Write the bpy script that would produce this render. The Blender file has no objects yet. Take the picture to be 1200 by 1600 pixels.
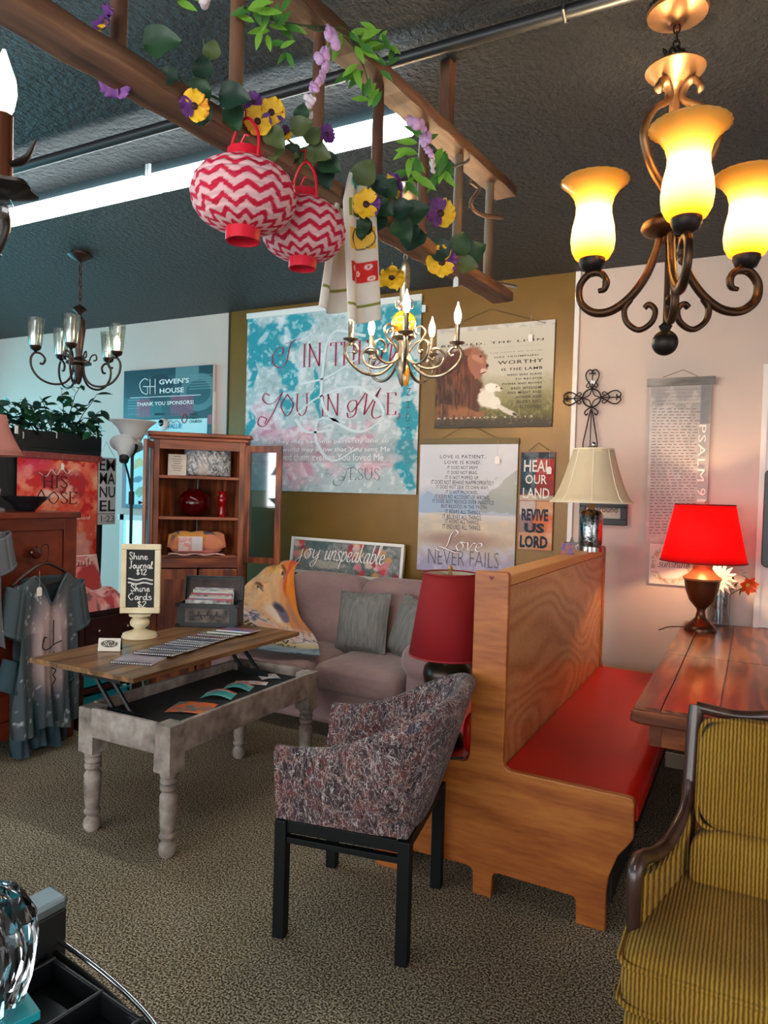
import bpy, bmesh, math, random
import numpy as np
from mathutils import Matrix, Vector
PI = math.pi
random.seed(7)
scene = bpy.context.scene
COL = scene.collection

# ---------------------------------------------------------------- camera
F, YAW, PIT, ROL, H = 1115.0, 0.4785, 0.0258, -0.0284, 1.5
def _cam():
    cy, sy = math.cos(YAW), math.sin(YAW)
    fwd = np.array([-sy*math.cos(PIT), cy*math.cos(PIT), -math.sin(PIT)])
    right = np.array([cy, sy, 0.0]); down = np.cross(fwd, right)
    c, s = math.cos(ROL), math.sin(ROL)
    return np.array([c*right+s*down, -s*right+c*down, fwd])
CM = _cam(); CP = np.array([0, 0, H])
cd = bpy.data.cameras.new('camera'); cam = bpy.data.objects.new('camera', cd); COL.objects.link(cam)
cd.sensor_fit = 'HORIZONTAL'; cd.sensor_width = 36.0; cd.lens = 36.0*F/1200.0; cd.clip_start = 0.05
mw = Matrix.Identity(4)
for i in range(3):
    mw[i][0] = CM[0][i]; mw[i][1] = -CM[1][i]; mw[i][2] = -CM[2][i]; mw[i][3] = CP[i]
cam.matrix_world = mw
scene.camera = cam
def ray(x, y): return CM.T @ np.array([(x-600)/F, (y-800)/F, 1.0])
def onz(x, y, z): d = ray(x, y); return Vector(CP+d*(z-H)/d[2])
def ony(x, y, Y): d = ray(x, y); return Vector(CP+d*Y/d[1])
def onx(x, y, X): d = ray(x, y); return Vector(CP+d*X/d[0])
def dep(x, y, t): return Vector(CP+ray(x, y)*t)

# ---------------------------------------------------------------- world, exposure
w = bpy.data.worlds.new('world'); scene.world = w; w.use_nodes = True
w.node_tree.nodes['Background'].inputs[0].default_value = (0.5, 0.75, 0.85, 1)
w.node_tree.nodes['Background'].inputs[1].default_value = 0.15
vs = scene.view_settings
vs.view_transform = 'Standard'; vs.look = 'None'; vs.gamma = 1.0; vs.use_curve_mapping = False
vs.exposure = 0.85
# light levels of the lamps and windows of the room
TUBE = 11.0            # fluorescent diffusers
WIN_LEFT = 4.0        # daylight panes in the left wall
WIN_FRONT = 3.4       # shop-front panes behind the camera
WIN_RIGHT = 1.2
COOL = (0.20, 0.80, 1.0)
DAY = (0.95, 0.97, 1.0)
WARM = (1.0, 0.62, 0.28)

# ---------------------------------------------------------------- materials
def lin(c):
    o = []
    for v in c[:3]:
        v = v/255.0
        o.append(v/12.92 if v <= 0.04045 else ((v+0.055)/1.055)**2.4)
    return tuple(o)
def rgba(c): return (*lin(c), 1.0)
MATS = {}
def newmat(name):
    m = bpy.data.materials.new(name); m.use_nodes = True
    nt = m.node_tree; b = nt.nodes['Principled BSDF']
    return m, nt, b
def nd(nt, t, **kw):
    n = nt.nodes.new(t)
    for k, v in kw.items():
        if k[0] == 'i' and k[1:].isdigit(): n.inputs[int(k[1:])].default_value = v
        else: setattr(n, k, v)
    return n
def coords(nt, scale=(1, 1, 1), rot=(0, 0, 0)):
    tc = nd(nt, 'ShaderNodeTexCoord'); mp = nd(nt, 'ShaderNodeMapping')
    mp.inputs['Scale'].default_value = scale; mp.inputs['Rotation'].default_value = rot
    nt.links.new(tc.outputs['Object'], mp.inputs['Vector']); return mp.outputs['Vector']
def ramp(nt, fac, stops):
    r = nd(nt, 'ShaderNodeValToRGB'); e = r.color_ramp.elements
    while len(e) < len(stops): e.new(0.5)
    for k, (p, c) in enumerate(stops):
        e[k].position = p; e[k].color = rgba(c)
    nt.links.new(fac, r.inputs[0]); return r.outputs[0]
def bumpit(nt, b, h, strength, dist=0.01):
    bp = nd(nt, 'ShaderNodeBump'); bp.inputs['Strength'].default_value = strength; bp.inputs['Distance'].default_value = dist
    nt.links.new(h, bp.inputs['Height']); nt.links.new(bp.outputs[0], b.inputs['Normal'])
def mat(name, c, rough=0.6, metal=0.0, c2=None, nscale=8, bump=0, bscale=60, spec=None, sss=0, trans=0, emis=0, ec=None, coat=0, bdist=0.004, sheen=0, ior=None, stretch=(1, 1, 1)):
    if name in MATS: return MATS[name]
    m, nt, b = newmat(name)
    b.inputs['Base Color'].default_value = rgba(c); b.inputs['Roughness'].default_value = rough; b.inputs['Metallic'].default_value = metal
    if spec is not None: b.inputs['Specular IOR Level'].default_value = spec
    if trans: b.inputs['Transmission Weight'].default_value = trans
    if ior: b.inputs['IOR'].default_value = ior
    if coat: b.inputs['Coat Weight'].default_value = coat
    if sheen: b.inputs['Sheen Weight'].default_value = sheen
    if emis:
        b.inputs['Emission Color'].default_value = (*(ec or lin(c)), 1); b.inputs['Emission Strength'].default_value = emis
    if c2 is not None:
        n = nd(nt, 'ShaderNodeTexNoise'); n.inputs['Scale'].default_value = nscale; n.inputs['Detail'].default_value = 6
        nt.links.new(coords(nt, stretch), n.inputs['Vector'])
        nt.links.new(ramp(nt, n.outputs['Fac'], [(0.32, c), (0.68, c2)]), b.inputs['Base Color'])
    if bump:
        n = nd(nt, 'ShaderNodeTexNoise'); n.inputs['Scale'].default_value = bscale; n.inputs['Detail'].default_value = 5
        nt.links.new(coords(nt), n.inputs['Vector']); bumpit(nt, b, n.outputs['Fac'], bump, bdist)
    MATS[name] = m; return m
def wood(name, cs, scale=(1, 1, 1), rough=0.4, wav=3.0, dist=5.0, fine=40, bump=0.15, coat=0.0, ring=0.5):
    """cs: dark, mid, light. Grain runs along the local axis with the smallest scale; contour rings plus fine fibre."""
    if name in MATS: return MATS[name]
    m, nt, b = newmat(name)
    tc = nd(nt, 'ShaderNodeTexCoord'); oi = nd(nt, 'ShaderNodeObjectInfo'); ad = nd(nt, 'ShaderNodeVectorMath', operation='ADD')
    ms = nd(nt, 'ShaderNodeMath', operation='MULTIPLY'); ms.inputs[1].default_value = 7.0
    nt.links.new(oi.outputs['Random'], ms.inputs[0]); nt.links.new(tc.outputs['Object'], ad.inputs[0]); nt.links.new(ms.outputs[0], ad.inputs[1])
    mp = nd(nt, 'ShaderNodeMapping'); mp.inputs['Scale'].default_value = scale; nt.links.new(ad.outputs[0], mp.inputs['Vector']); v = mp.outputs[0]
    n1 = nd(nt, 'ShaderNodeTexNoise'); n1.inputs['Scale'].default_value = wav; n1.inputs['Detail'].default_value = 1.5; nt.links.new(v, n1.inputs['Vector'])
    m1 = nd(nt, 'ShaderNodeMath', operation='MULTIPLY'); m1.inputs[1].default_value = dist*6.283; nt.links.new(n1.outputs['Fac'], m1.inputs[0])
    sn = nd(nt, 'ShaderNodeMath', operation='SINE'); nt.links.new(m1.outputs[0], sn.inputs[0])
    m2 = nd(nt, 'ShaderNodeMath', operation='MULTIPLY_ADD'); m2.inputs[1].default_value = ring/2; m2.inputs[2].default_value = ring/2; nt.links.new(sn.outputs[0], m2.inputs[0])
    nz = nd(nt, 'ShaderNodeTexNoise'); nz.inputs['Scale'].default_value = fine; nz.inputs['Detail'].default_value = 4; nt.links.new(v, nz.inputs['Vector'])
    m3 = nd(nt, 'ShaderNodeMath', operation='MULTIPLY_ADD'); m3.inputs[1].default_value = 1-ring; nt.links.new(nz.outputs['Fac'], m3.inputs[0]); nt.links.new(m2.outputs[0], m3.inputs[2])
    nt.links.new(ramp(nt, m3.outputs[0], [(0.2, cs[0]), (0.5, cs[1]), (0.8, cs[2])]), b.inputs['Base Color'])
    b.inputs['Roughness'].default_value = rough
    if coat: b.inputs['Coat Weight'].default_value = coat; b.inputs['Coat Roughness'].default_value = 0.12
    if bump: bumpit(nt, b, m3.outputs[0], bump, 0.003)
    MATS[name] = m; return m
def vcol(name, rough=0.75, trans=0.0, bump=0.0, bscale=250, sheen=0, metal=0):
    if name in MATS: return MATS[name]
    m, nt, b = newmat(name)
    a = nd(nt, 'ShaderNodeAttribute', attribute_name='Col')
    nt.links.new(a.outputs['Color'], b.inputs['Base Color']); b.inputs['Roughness'].default_value = rough
    b.inputs['Metallic'].default_value = metal
    if sheen: b.inputs['Sheen Weight'].default_value = sheen
    if bump:
        n = nd(nt, 'ShaderNodeTexNoise'); n.inputs['Scale'].default_value = bscale
        nt.links.new(coords(nt), n.inputs['Vector']); bumpit(nt, b, n.outputs['Fac'], bump, 0.002)
    if trans:
        tr = nd(nt, 'ShaderNodeBsdfTranslucent'); nt.links.new(a.outputs['Color'], tr.inputs[0])
        mx = nd(nt, 'ShaderNodeMixShader'); mx.inputs[0].default_value = trans
        nt.links.new(b.outputs[0], mx.inputs[1]); nt.links.new(tr.outputs[0], mx.inputs[2])
        nt.links.new(mx.outputs[0], nt.nodes['Material Output'].inputs[0])
    MATS[name] = m; return m
def translucent(name, c, ct, f=0.6, rough=0.7, bump=0, bscale=100):
    """thin cloth or glass lamp shade: reflects c, lets ct through"""
    if name in MATS: return MATS[name]
    m, nt, b = newmat(name)
    b.inputs['Base Color'].default_value = rgba(c); b.inputs['Roughness'].default_value = rough
    tr = nd(nt, 'ShaderNodeBsdfTranslucent'); tr.inputs[0].default_value = rgba(ct)
    mx = nd(nt, 'ShaderNodeMixShader'); mx.inputs[0].default_value = f
    nt.links.new(b.outputs[0], mx.inputs[1]); nt.links.new(tr.outputs[0], mx.inputs[2])
    nt.links.new(mx.outputs[0], nt.nodes['Material Output'].inputs[0])
    if bump:
        n = nd(nt, 'ShaderNodeTexNoise'); n.inputs['Scale'].default_value = bscale
        nt.links.new(coords(nt, (1, 1, .3)), n.inputs['Vector']); bumpit(nt, b, n.outputs['Fac'], bump, 0.002)
    MATS[name] = m; return m
def emit(name, c, s):
    if name in MATS: return MATS[name]
    m, nt, b = newmat(name)
    e = nd(nt, 'ShaderNodeEmission'); e.inputs[0].default_value = (*c, 1); e.inputs[1].default_value = s
    nt.links.new(e.outputs[0], nt.nodes['Material Output'].inputs[0])
    MATS[name] = m; return m
def pane_glass(name, c=(240, 248, 250), f=0.12, rough=0.05):
    """thin pane: mostly see-through, a little gloss"""
    if name in MATS: return MATS[name]
    m, nt, b = newmat(name)
    t = nd(nt, 'ShaderNodeBsdfTransparent'); t.inputs[0].default_value = rgba(c)
    g = nd(nt, 'ShaderNodeBsdfGlossy'); g.inputs['Roughness'].default_value = rough
    mx = nd(nt, 'ShaderNodeMixShader'); mx.inputs[0].default_value = f
    nt.links.new(t.outputs[0], mx.inputs[1]); nt.links.new(g.outputs[0], mx.inputs[2])
    nt.links.new(mx.outputs[0], nt.nodes['Material Output'].inputs[0])
    MATS[name] = m; return m

# ---------------------------------------------------------------- mesh building
def rotz(a): return Matrix.Rotation(a, 4, 'Z')
def T(x, y=0, z=0):
    return Matrix.Translation((x, y, z)) if not isinstance(x, (Vector, tuple)) else Matrix.Translation(x)
class MB:
    def __init__(s): s.v = []; s.f = []; s.c = None; s.M = None
    def add(s, vs, fs, cs=None):
        n = len(s.v)
        if s.M is not None: vs = [s.M @ Vector(p) for p in vs]
        s.v += [tuple(p) for p in vs]; s.f += [tuple(i+n for i in q) for q in fs]
        if cs is not None:
            if s.c is None: s.c = [(1, 1, 1)]*n
            s.c += list(cs)
        elif s.c is not None: s.c += [(1, 1, 1)]*len(vs)
        return s
    def box(s, x0, x1, y0, y1, z0, z1):
        vs = [(x, y, z) for z in (z0, z1) for y in (y0, y1) for x in (x0, x1)]
        return s.add(vs, [(0, 2, 3, 1), (4, 5, 7, 6), (0, 1, 5, 4), (2, 6, 7, 3), (0, 4, 6, 2), (1, 3, 7, 5)])
    def cbox(s, c, d, rz=0, rx=0, ry=0):
        m = T(tuple(c)) @ Matrix.Rotation(rz, 4, 'Z') @ Matrix.Rotation(ry, 4, 'Y') @ Matrix.Rotation(rx, 4, 'X')
        vs = [m @ Vector((x*d[0]/2, y*d[1]/2, z*d[2]/2)) for z in (-1, 1) for y in (-1, 1) for x in (-1, 1)]
        return s.add(vs, [(0, 2, 3, 1), (4, 5, 7, 6), (0, 1, 5, 4), (2, 6, 7, 3), (0, 4, 6, 2), (1, 3, 7, 5)])
    def lathe(s, prof, n=24, c=(0, 0, 0), cap=True, cols=None, flute=0, nf=0):
        vs, fs = [], []
        for k, (r, z) in enumerate(prof):
            for i in range(n):
                a = 2*PI*i/n; rr = r*(1+flute*math.cos(nf*a)) if nf else r
                vs.append((c[0]+rr*math.cos(a), c[1]+rr*math.sin(a), c[2]+z))
        m = len(prof)
        for k in range(m-1):
            for i in range(n):
                j = (i+1) % n; fs.append((k*n+i, k*n+j, (k+1)*n+j, (k+1)*n+i))
        if cap:
            if prof[0][0] > 1e-5: fs.append(tuple(range(n-1, -1, -1)))
            if prof[-1][0] > 1e-5: fs.append(tuple((m-1)*n+i for i in range(n)))
        return s.add(vs, fs, cols)
    def tube(s, pts, r, n=8, closed=False, cap=True, flat=None):
        pts = [Vector(p) for p in pts]; m = len(pts)
        rs = r if isinstance(r, (list, tuple)) else [r]*m
        vs, fs = [], []; prev = None
        for k in range(m):
            if closed: t = pts[(k+1) % m]-pts[k-1]
            else: t = pts[min(k+1, m-1)]-pts[max(k-1, 0)]
            if t.length < 1e-9: t = Vector((0, 0, 1))
            t.normalize()
            if prev is None:
                up = Vector((0, 0, 1)) if abs(t.z) < 0.9 else Vector((1, 0, 0))
                a = t.cross(up).normalized()
            else:
                a = (prev-t*prev.dot(t)); a = a.normalized() if a.length > 1e-6 else t.orthogonal().normalized()
            b = t.cross(a); prev = a
            for i in range(n):
                q = 2*PI*i/n
                vs.append(pts[k]+a*(rs[k]*math.cos(q))+b*(rs[k]*math.sin(q)*(flat or 1)))
        for k in range(m if closed else m-1):
            k2 = (k+1) % m
            for i in range(n):
                j = (i+1) % n; fs.append((k*n+i, k*n+j, k2*n+j, k2*n+i))
        if cap and not closed:
            fs.append(tuple(range(n-1, -1, -1))); fs.append(tuple((m-1)*n+i for i in range(n)))
        return s.add(vs, fs)
    def prism(s, poly, a, b, plane='xz'):
        """extrude a polygon from a to b along the plane's normal"""
        def P(p, h): return {'xz': (p[0], h, p[1]), 'xy': (p[0], p[1], h), 'yz': (h, p[0], p[1])}[plane]
        n = len(poly); vs = [P(p, a) for p in poly]+[P(p, b) for p in poly]
        fs = [tuple(range(n)), tuple(range(2*n-1, n-1, -1))]
        for i in range(n):
            j = (i+1) % n; fs.append((i, i+n, j+n, j))
        return s.add(vs, fs)
    def grid(s, nu, nv, fn, cf=None, wrap=False, skip=None):
        vs, fs, cs = [], [], []
        for j in range(nv+1):
            for i in range(nu+1):
                u, v = i/nu, j/nv; vs.append(fn(u, v))
                if cf: cs.append(cf(u, v))
        for j in range(nv):
            for i in range(nu):
                if skip and skip(i, j): continue
                a = j*(nu+1)+i; fs.append((a, a+1, a+nu+2, a+nu+1))
        return s.add(vs, fs, cs if cf else None)
    def ell(s, c, r, nu=16, nv=10, e1=1.0, e2=1.0, rot=None):
        def pw(x, e): return math.copysign(abs(x)**e, x)
        vs, fs = [], []
        for j in range(nv+1):
            ph = -PI/2+PI*j/nv
            for i in range(nu):
                th = 2*PI*i/nu
                p = Vector((r[0]*pw(math.cos(ph), e1)*pw(math.cos(th), e2), r[1]*pw(math.cos(ph), e1)*pw(math.sin(th), e2), r[2]*pw(math.sin(ph), e1)))
                if rot is not None: p = rot @ p
                vs.append(p+Vector(c))
        for j in range(nv):
            for i in range(nu):
                k = (i+1) % nu; fs.append((j*nu+i, j*nu+k, (j+1)*nu+k, (j+1)*nu+i))
        return s.add(vs, fs)
    def build(s, name, m, parent=None, smooth=None, bevel=0, seg=2, sub=0, solid=0, merge=False):
        me = bpy.data.meshes.new(name); me.from_pydata(s.v, [], s.f)
        if merge or True:
            bm = bmesh.new(); bm.from_mesh(me)
            if merge: bmesh.ops.remove_doubles(bm, verts=bm.verts, dist=1e-5)
            if s.c is None and not solid: bmesh.ops.recalc_face_normals(bm, faces=bm.faces)
            bm.to_mesh(me); bm.free()
        if s.c is not None:
            at = me.color_attributes.new('Col', 'FLOAT_COLOR', 'POINT')
            a = np.ones((len(s.v), 4), dtype=np.float32); a[:, :3] = np.array(s.c, dtype=np.float32)
            at.data.foreach_set('color', a.ravel())
        me.materials.append(m)
        if smooth is not None:
            me.polygons.foreach_set('use_smooth', [True]*len(me.polygons))
            me.set_sharp_from_angle(angle=math.radians(smooth))
        o = bpy.data.objects.new(name, me); COL.objects.link(o)
        if parent is not None: o.parent = parent
        if solid:
            md = o.modifiers.new('s', 'SOLIDIFY'); md.thickness = solid; md.offset = 0
        if bevel:
            md = o.modifiers.new('b', 'BEVEL'); md.width = bevel; md.segments = seg; md.limit_method = 'ANGLE'; md.harden_normals = False
        if sub:
            md = o.modifiers.new('u', 'SUBSURF'); md.levels = sub; md.render_levels = sub
        return o
def cr(pts, n=6, closed=False):
    """Catmull-Rom through pts"""
    P = [Vector(p) for p in pts]; out = []; m = len(P)
    for k in range(m if closed else m-1):
        p0 = P[k-1] if (k > 0 or closed) else P[0]*2-P[1]
        p1 = P[k]; p2 = P[(k+1) % m]
        p3 = P[(k+2) % m] if (k+2 < m or closed) else P[-1]*2-P[-2]
        for i in range(n):
            t = i/n
            out.append(0.5*((2*p1)+(p2-p0)*t+(2*p0-5*p1+4*p2-p3)*t*t+(3*p1-p0-3*p2+p3)*t**3))
    if not closed: out.append(P[-1])
    return out
def thing(name, label, cat, loc=(0, 0, 0), rz=0, group=None):
    o = bpy.data.objects.new(name, None); COL.objects.link(o); o.empty_display_size = 0.05
    o.location = loc; o.rotation_euler = (0, 0, rz); o['label'] = label; o['category'] = cat
    if group: o['group'] = group
    return o
def tag(o, label, cat, group=None, loc=None, rz=None):
    o['label'] = label; o['category'] = cat
    if group: o['group'] = group
    if loc is not None: o.location = loc
    if rz is not None: o.rotation_euler = (0, 0, rz)
    return o
def struct(o): o['kind'] = 'structure'; return o
def inst(src, name, parent, m4, label=None):
    o = bpy.data.objects.new(name, src.data if hasattr(src, 'data') else src); COL.objects.link(o)
    if parent is not None: o.parent = parent
    o.matrix_local = m4
    if label: o['label'] = label
    return o
def copy_tree(o, parent=None):
    c = o.copy(); COL.objects.link(c); c.parent = parent
    for ch in list(o.children): copy_tree(ch, c)
    return c
def lookrot(d, up=(0, 0, 1), roll=0):
    """matrix whose X axis is d and whose Z is close to up"""
    x = Vector(d).normalized(); u = Vector(up)
    y = u.cross(x)
    if y.length < 1e-4: y = Vector((0, 1, 0)).cross(x)
    y.normalize(); z = x.cross(y)
    return Matrix(((x.x, y.x, z.x, 0), (x.y, y.y, z.y, 0), (x.z, y.z, z.z, 0), (0, 0, 0, 1))) @ Matrix.Rotation(roll, 4, 'X')

# ---------------------------------------------------------------- lettering
def glyphs(s, bold=0.0, space=1.0):
    cu = bpy.data.curves.new('t', 'FONT'); cu.body = s; cu.size = 1.0; cu.offset = bold; cu.resolution_u = 2; cu.space_character = space
    ob = bpy.data.objects.new('t', cu); COL.objects.link(ob)
    me = bpy.data.meshes.new_from_object(ob)
    vs = np.array([v.co[:2] for v in me.vertices]); fs = [tuple(p.vertices) for p in me.polygons]
    bpy.data.objects.remove(ob); bpy.data.curves.remove(cu); bpy.data.meshes.remove(me)
    return vs, fs
def fit_text(mb, s, x0, z0, x1, z1, y=-0.002, bold=0.0, shear=0.0, space=1.0, cap=True, rot=0, fn=None):
    """set s so that its ink fills the rectangle (x0,z0)-(x1,z1) of the sheet"""
    vs, fs = glyphs(s, bold, space)
    if len(vs) == 0: return
    lo, hi = vs.min(0), vs.max(0)
    t = (vs-lo)/(hi-lo)
    out = []
    for a, b in t:
        if rot == -90: a, b = b, 1-a          # reads downwards
        elif rot == 90: a, b = 1-b, a
        x = x0+(x1-x0)*a+shear*(z1-z0)*b; z = z0+(z1-z0)*b
        out.append(fn(x, z) if fn else (x, y, z))
    mb.add(out, fs)
SK = {
 'a': ([[(.44,.4),(.26,.5),(.07,.28),(.12,.03),(.28,.05),(.43,.36)], [(.45,.5),(.41,.16),(.46,.0),(.6,.1)]], .56),
 'b': ([[(.1,1),(.09,.05)], [(.09,.12),(.26,0),(.44,.22),(.38,.46),(.2,.46),(.09,.3)]], .52),
 'c': ([[(.42,.4),(.24,.5),(.06,.25),(.2,0),(.45,.12)]], .5),
 'd': ([[(.44,.4),(.26,.5),(.07,.28),(.12,.03),(.28,.05),(.43,.36)], [(.46,1),(.42,.16),(.47,0),(.58,.1)]], .58),
 'e': ([[(.08,.24),(.36,.3),(.32,.48),(.14,.44),(.07,.15),(.25,0),(.48,.14)]], .5),
 'h': ([[(.1,1),(.08,0)], [(.08,.25),(.26,.5),(.4,.4),(.38,.1),(.5,.02)]], .55),
 'i': ([[(.1,.48),(.08,.12),(.16,0),(.26,.1)], [(.11,.7),(.13,.72)]], .28),
 'j': ([[(.2,.48),(.18,-.2),(.05,-.38),(-.08,-.2),(.1,0),(.3,.12)], [(.21,.7),(.23,.72)]], .34),
 'k': ([[(.1,1),(.08,0)], [(.4,.48),(.1,.22)], [(.14,.25),(.3,.08),(.48,.02)]], .52),
 'l': ([[(.02,.15),(.22,.75),(.16,1),(.08,.8),(.1,.15),(.18,0),(.3,.1)]], .32),
 'm': ([[(.06,.48),(.06,0)], [(.06,.25),(.2,.5),(.3,.4),(.3,0)], [(.3,.25),(.44,.5),(.54,.4),(.54,.08),(.62,.02)]], .68),
 'n': ([[(.08,.48),(.07,0)], [(.07,.25),(.26,.5),(.4,.4),(.38,.1),(.5,.02)]], .55),
 'o': ([[(.26,.5),(.06,.25),(.25,0),(.45,.25),(.26,.5),(.5,.46)]], .52),
 'p': ([[(.1,.5),(.06,-.4)], [(.08,.25),(.3,.5),(.46,.25),(.26,0),(.09,.1)]], .54),
 'r': ([[(.08,.48),(.07,0)], [(.07,.25),(.22,.48),(.38,.44)]], .42),
 's': ([[(.38,.42),(.24,.5),(.1,.38),(.36,.16),(.22,0),(.04,.08)]], .44),
 't': ([[(.16,.8),(.14,.1),(.24,0),(.34,.1)], [(.02,.5),(.3,.52)]], .36),
 'u': ([[(.08,.48),(.08,.12),(.2,0),(.38,.14),(.42,.48)], [(.42,.3),(.43,.08),(.54,.04)]], .56),
 'v': ([[(.05,.46),(.12,.46),(.2,.02)], [(.2,.02),(.4,.46),(.52,.44)]], .5),
 'y': ([[(.08,.48),(.1,.15),(.22,.05),(.42,.3)], [(.44,.48),(.38,-.2),(.2,-.4),(.06,-.25),(.26,-.04),(.5,.12)]], .54),
 'I': ([[(.12,1),(.12,0)], [(0,1),(.24,1)], [(0,0),(.24,0)]], .32),
 'N': ([[(.08,1),(.08,0)], [(.04,1),(.6,0)], [(.6,1),(.6,0)], [(0,0),(.16,0)], [(.52,1),(.68,1)]], .76),
 'T': ([[(.3,1),(.3,0)], [(0,.86),(.02,1)], [(.02,1),(.58,1)], [(.58,1),(.6,.86)], [(.2,0),(.4,0)]], .66),
 'H': ([[(.1,1),(.1,0)], [(.6,1),(.6,0)], [(.1,.52),(.6,.52)], [(0,1),(.2,1)], [(0,0),(.2,0)], [(.5,1),(.7,1)], [(.5,0),(.7,0)]], .8),
 'E': ([[(.1,1),(.1,0)], [(0,1),(.5,1)], [(.5,1),(.52,.86)], [(.1,.52),(.4,.52)], [(0,0),(.52,0)], [(.52,0),(.54,.16)]], .62),
 'O': ([[(.36,1),(.04,.5),(.36,0),(.68,.5),(.36,1)]], .78),
 'U': ([[(.1,1),(.1,.3),(.34,0),(.58,.3),(.58,1)], [(0,1),(.2,1)], [(.5,1),(.66,1)]], .74),
 'S': ([[(.46,.8),(.26,1),(.08,.78),(.48,.26),(.26,0),(.04,.22)]], .56),
 'C': ([[(.56,.78),(.34,1),(.05,.5),(.32,0),(.58,.2)]], .66),
 'J': ([[(.34,1),(.34,.15),(.18,0),(.04,.15)], [(.2,1),(.48,1)]], .5),
 '1': ([[(.05,.8),(.2,1)], [(.2,1),(.2,0)]], .34),
 '2': ([[(.05,.78),(.24,1),(.4,.76),(.04,0)], [(.04,0),(.44,.03)]], .5),
 '$': ([[(.4,.78),(.24,.9),(.08,.72),(.42,.3),(.24,.1),(.04,.26)], [(.25,1.05),(.22,-.05)]], .5),
 # swash capitals
 'I~': ([[(.9,1.05),(.7,.85),(.62,.1),(.4,-.12),(.1,.05),(.02,.42),(.2,.72),(.42,.7),(.4,.45),(.22,.4)], [(.5,.9),(.9,1.0),(1.1,1.06)]], 1.1),
 'Y~': ([[(.35,.9),(.15,1),(.1,.75),(.3,.55),(.55,.6),(.8,1.0)], [(.82,1.05),(.55,.1),(.3,-.4),(.05,-.3),(.1,.0),(.35,-.1),(.3,-.3)]], .85),
 'M~': ([[(.02,.15),(.1,-.05),(.3,.1),(.3,.6),(.1,.62),(.02,.4),(.2,.2),(.62,1.05)], [(.62,1.05),(.6,.05)], [(.6,.05),(1.05,1.1)], [(1.0,1.0),(.85,.2),(.95,-.1),(1.2,.0)]], 1.25),
 'J~': ([[(.9,1.05),(.6,.85),(.5,.1),(.3,-.3),(.02,-.2),(.0,.1),(.25,.35),(.5,.25),(.4,.05),(.25,.1)], [(.4,.85),(.95,1.0)]], .85),
 'L~': ([[(.5,.75),(.62,.95),(.5,1.1),(.36,.8),(.3,.3),(.12,.02),(-.08,.08),(.02,.22),(.3,.1),(.7,-.06),(.95,.1)]], .82),
}
def nib(mb, pts, w0, w1, nibang=0.0, smooth=True, y=-0.002):
    """ribbon along pts (x,z): width w1 across strokes that run along the nib normal, w0 along it"""
    P = [Vector((p[0], p[1], 0)) for p in pts]
    if smooth and len(P) > 2: P = cr(P, 5)
    n = len(P); vs = []
    for k in range(n):
        t = P[min(k+1, n-1)]-P[max(k-1, 0)]
        if t.length < 1e-9: t = Vector((1, 0, 0))
        t.normalize(); ang = math.atan2(t.y, t.x)-nibang
        wd = w0+(w1-w0)*abs(math.sin(ang))**1.5; nx, nz = -t.y*wd/2, t.x*wd/2
        vs += [(P[k].x+nx, y, P[k].y+nz), (P[k].x-nx, y, P[k].y-nz)]
    mb.add(vs, [(2*k, 2*k+1, 2*k+3, 2*k+2) for k in range(n-1)])
def script(mb, toks, x0, z0, x1, h, thin, thick, shear=0.0, nibang=0.0, y=-0.002, jit=0):
    """toks: list of glyph keys set from x0 to x1 on base line z0 with cap height h"""
    adv = sum(SK[t][1] if t in SK else 0.35 for t in toks)
    sx = (x1-x0)/adv; x = x0
    for t in toks:
        if t in SK:
            for st in SK[t][0]:
                pts = [(x+(px+jit*random.uniform(-1, 1))*sx+shear*pz*h, z0+(pz+jit*random.uniform(-1, 1))*h) for px, pz in st]
                nib(mb, pts, thin, thick, nibang, y=y)
            x += SK[t][1]*sx
        else: x += 0.35*sx

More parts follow.
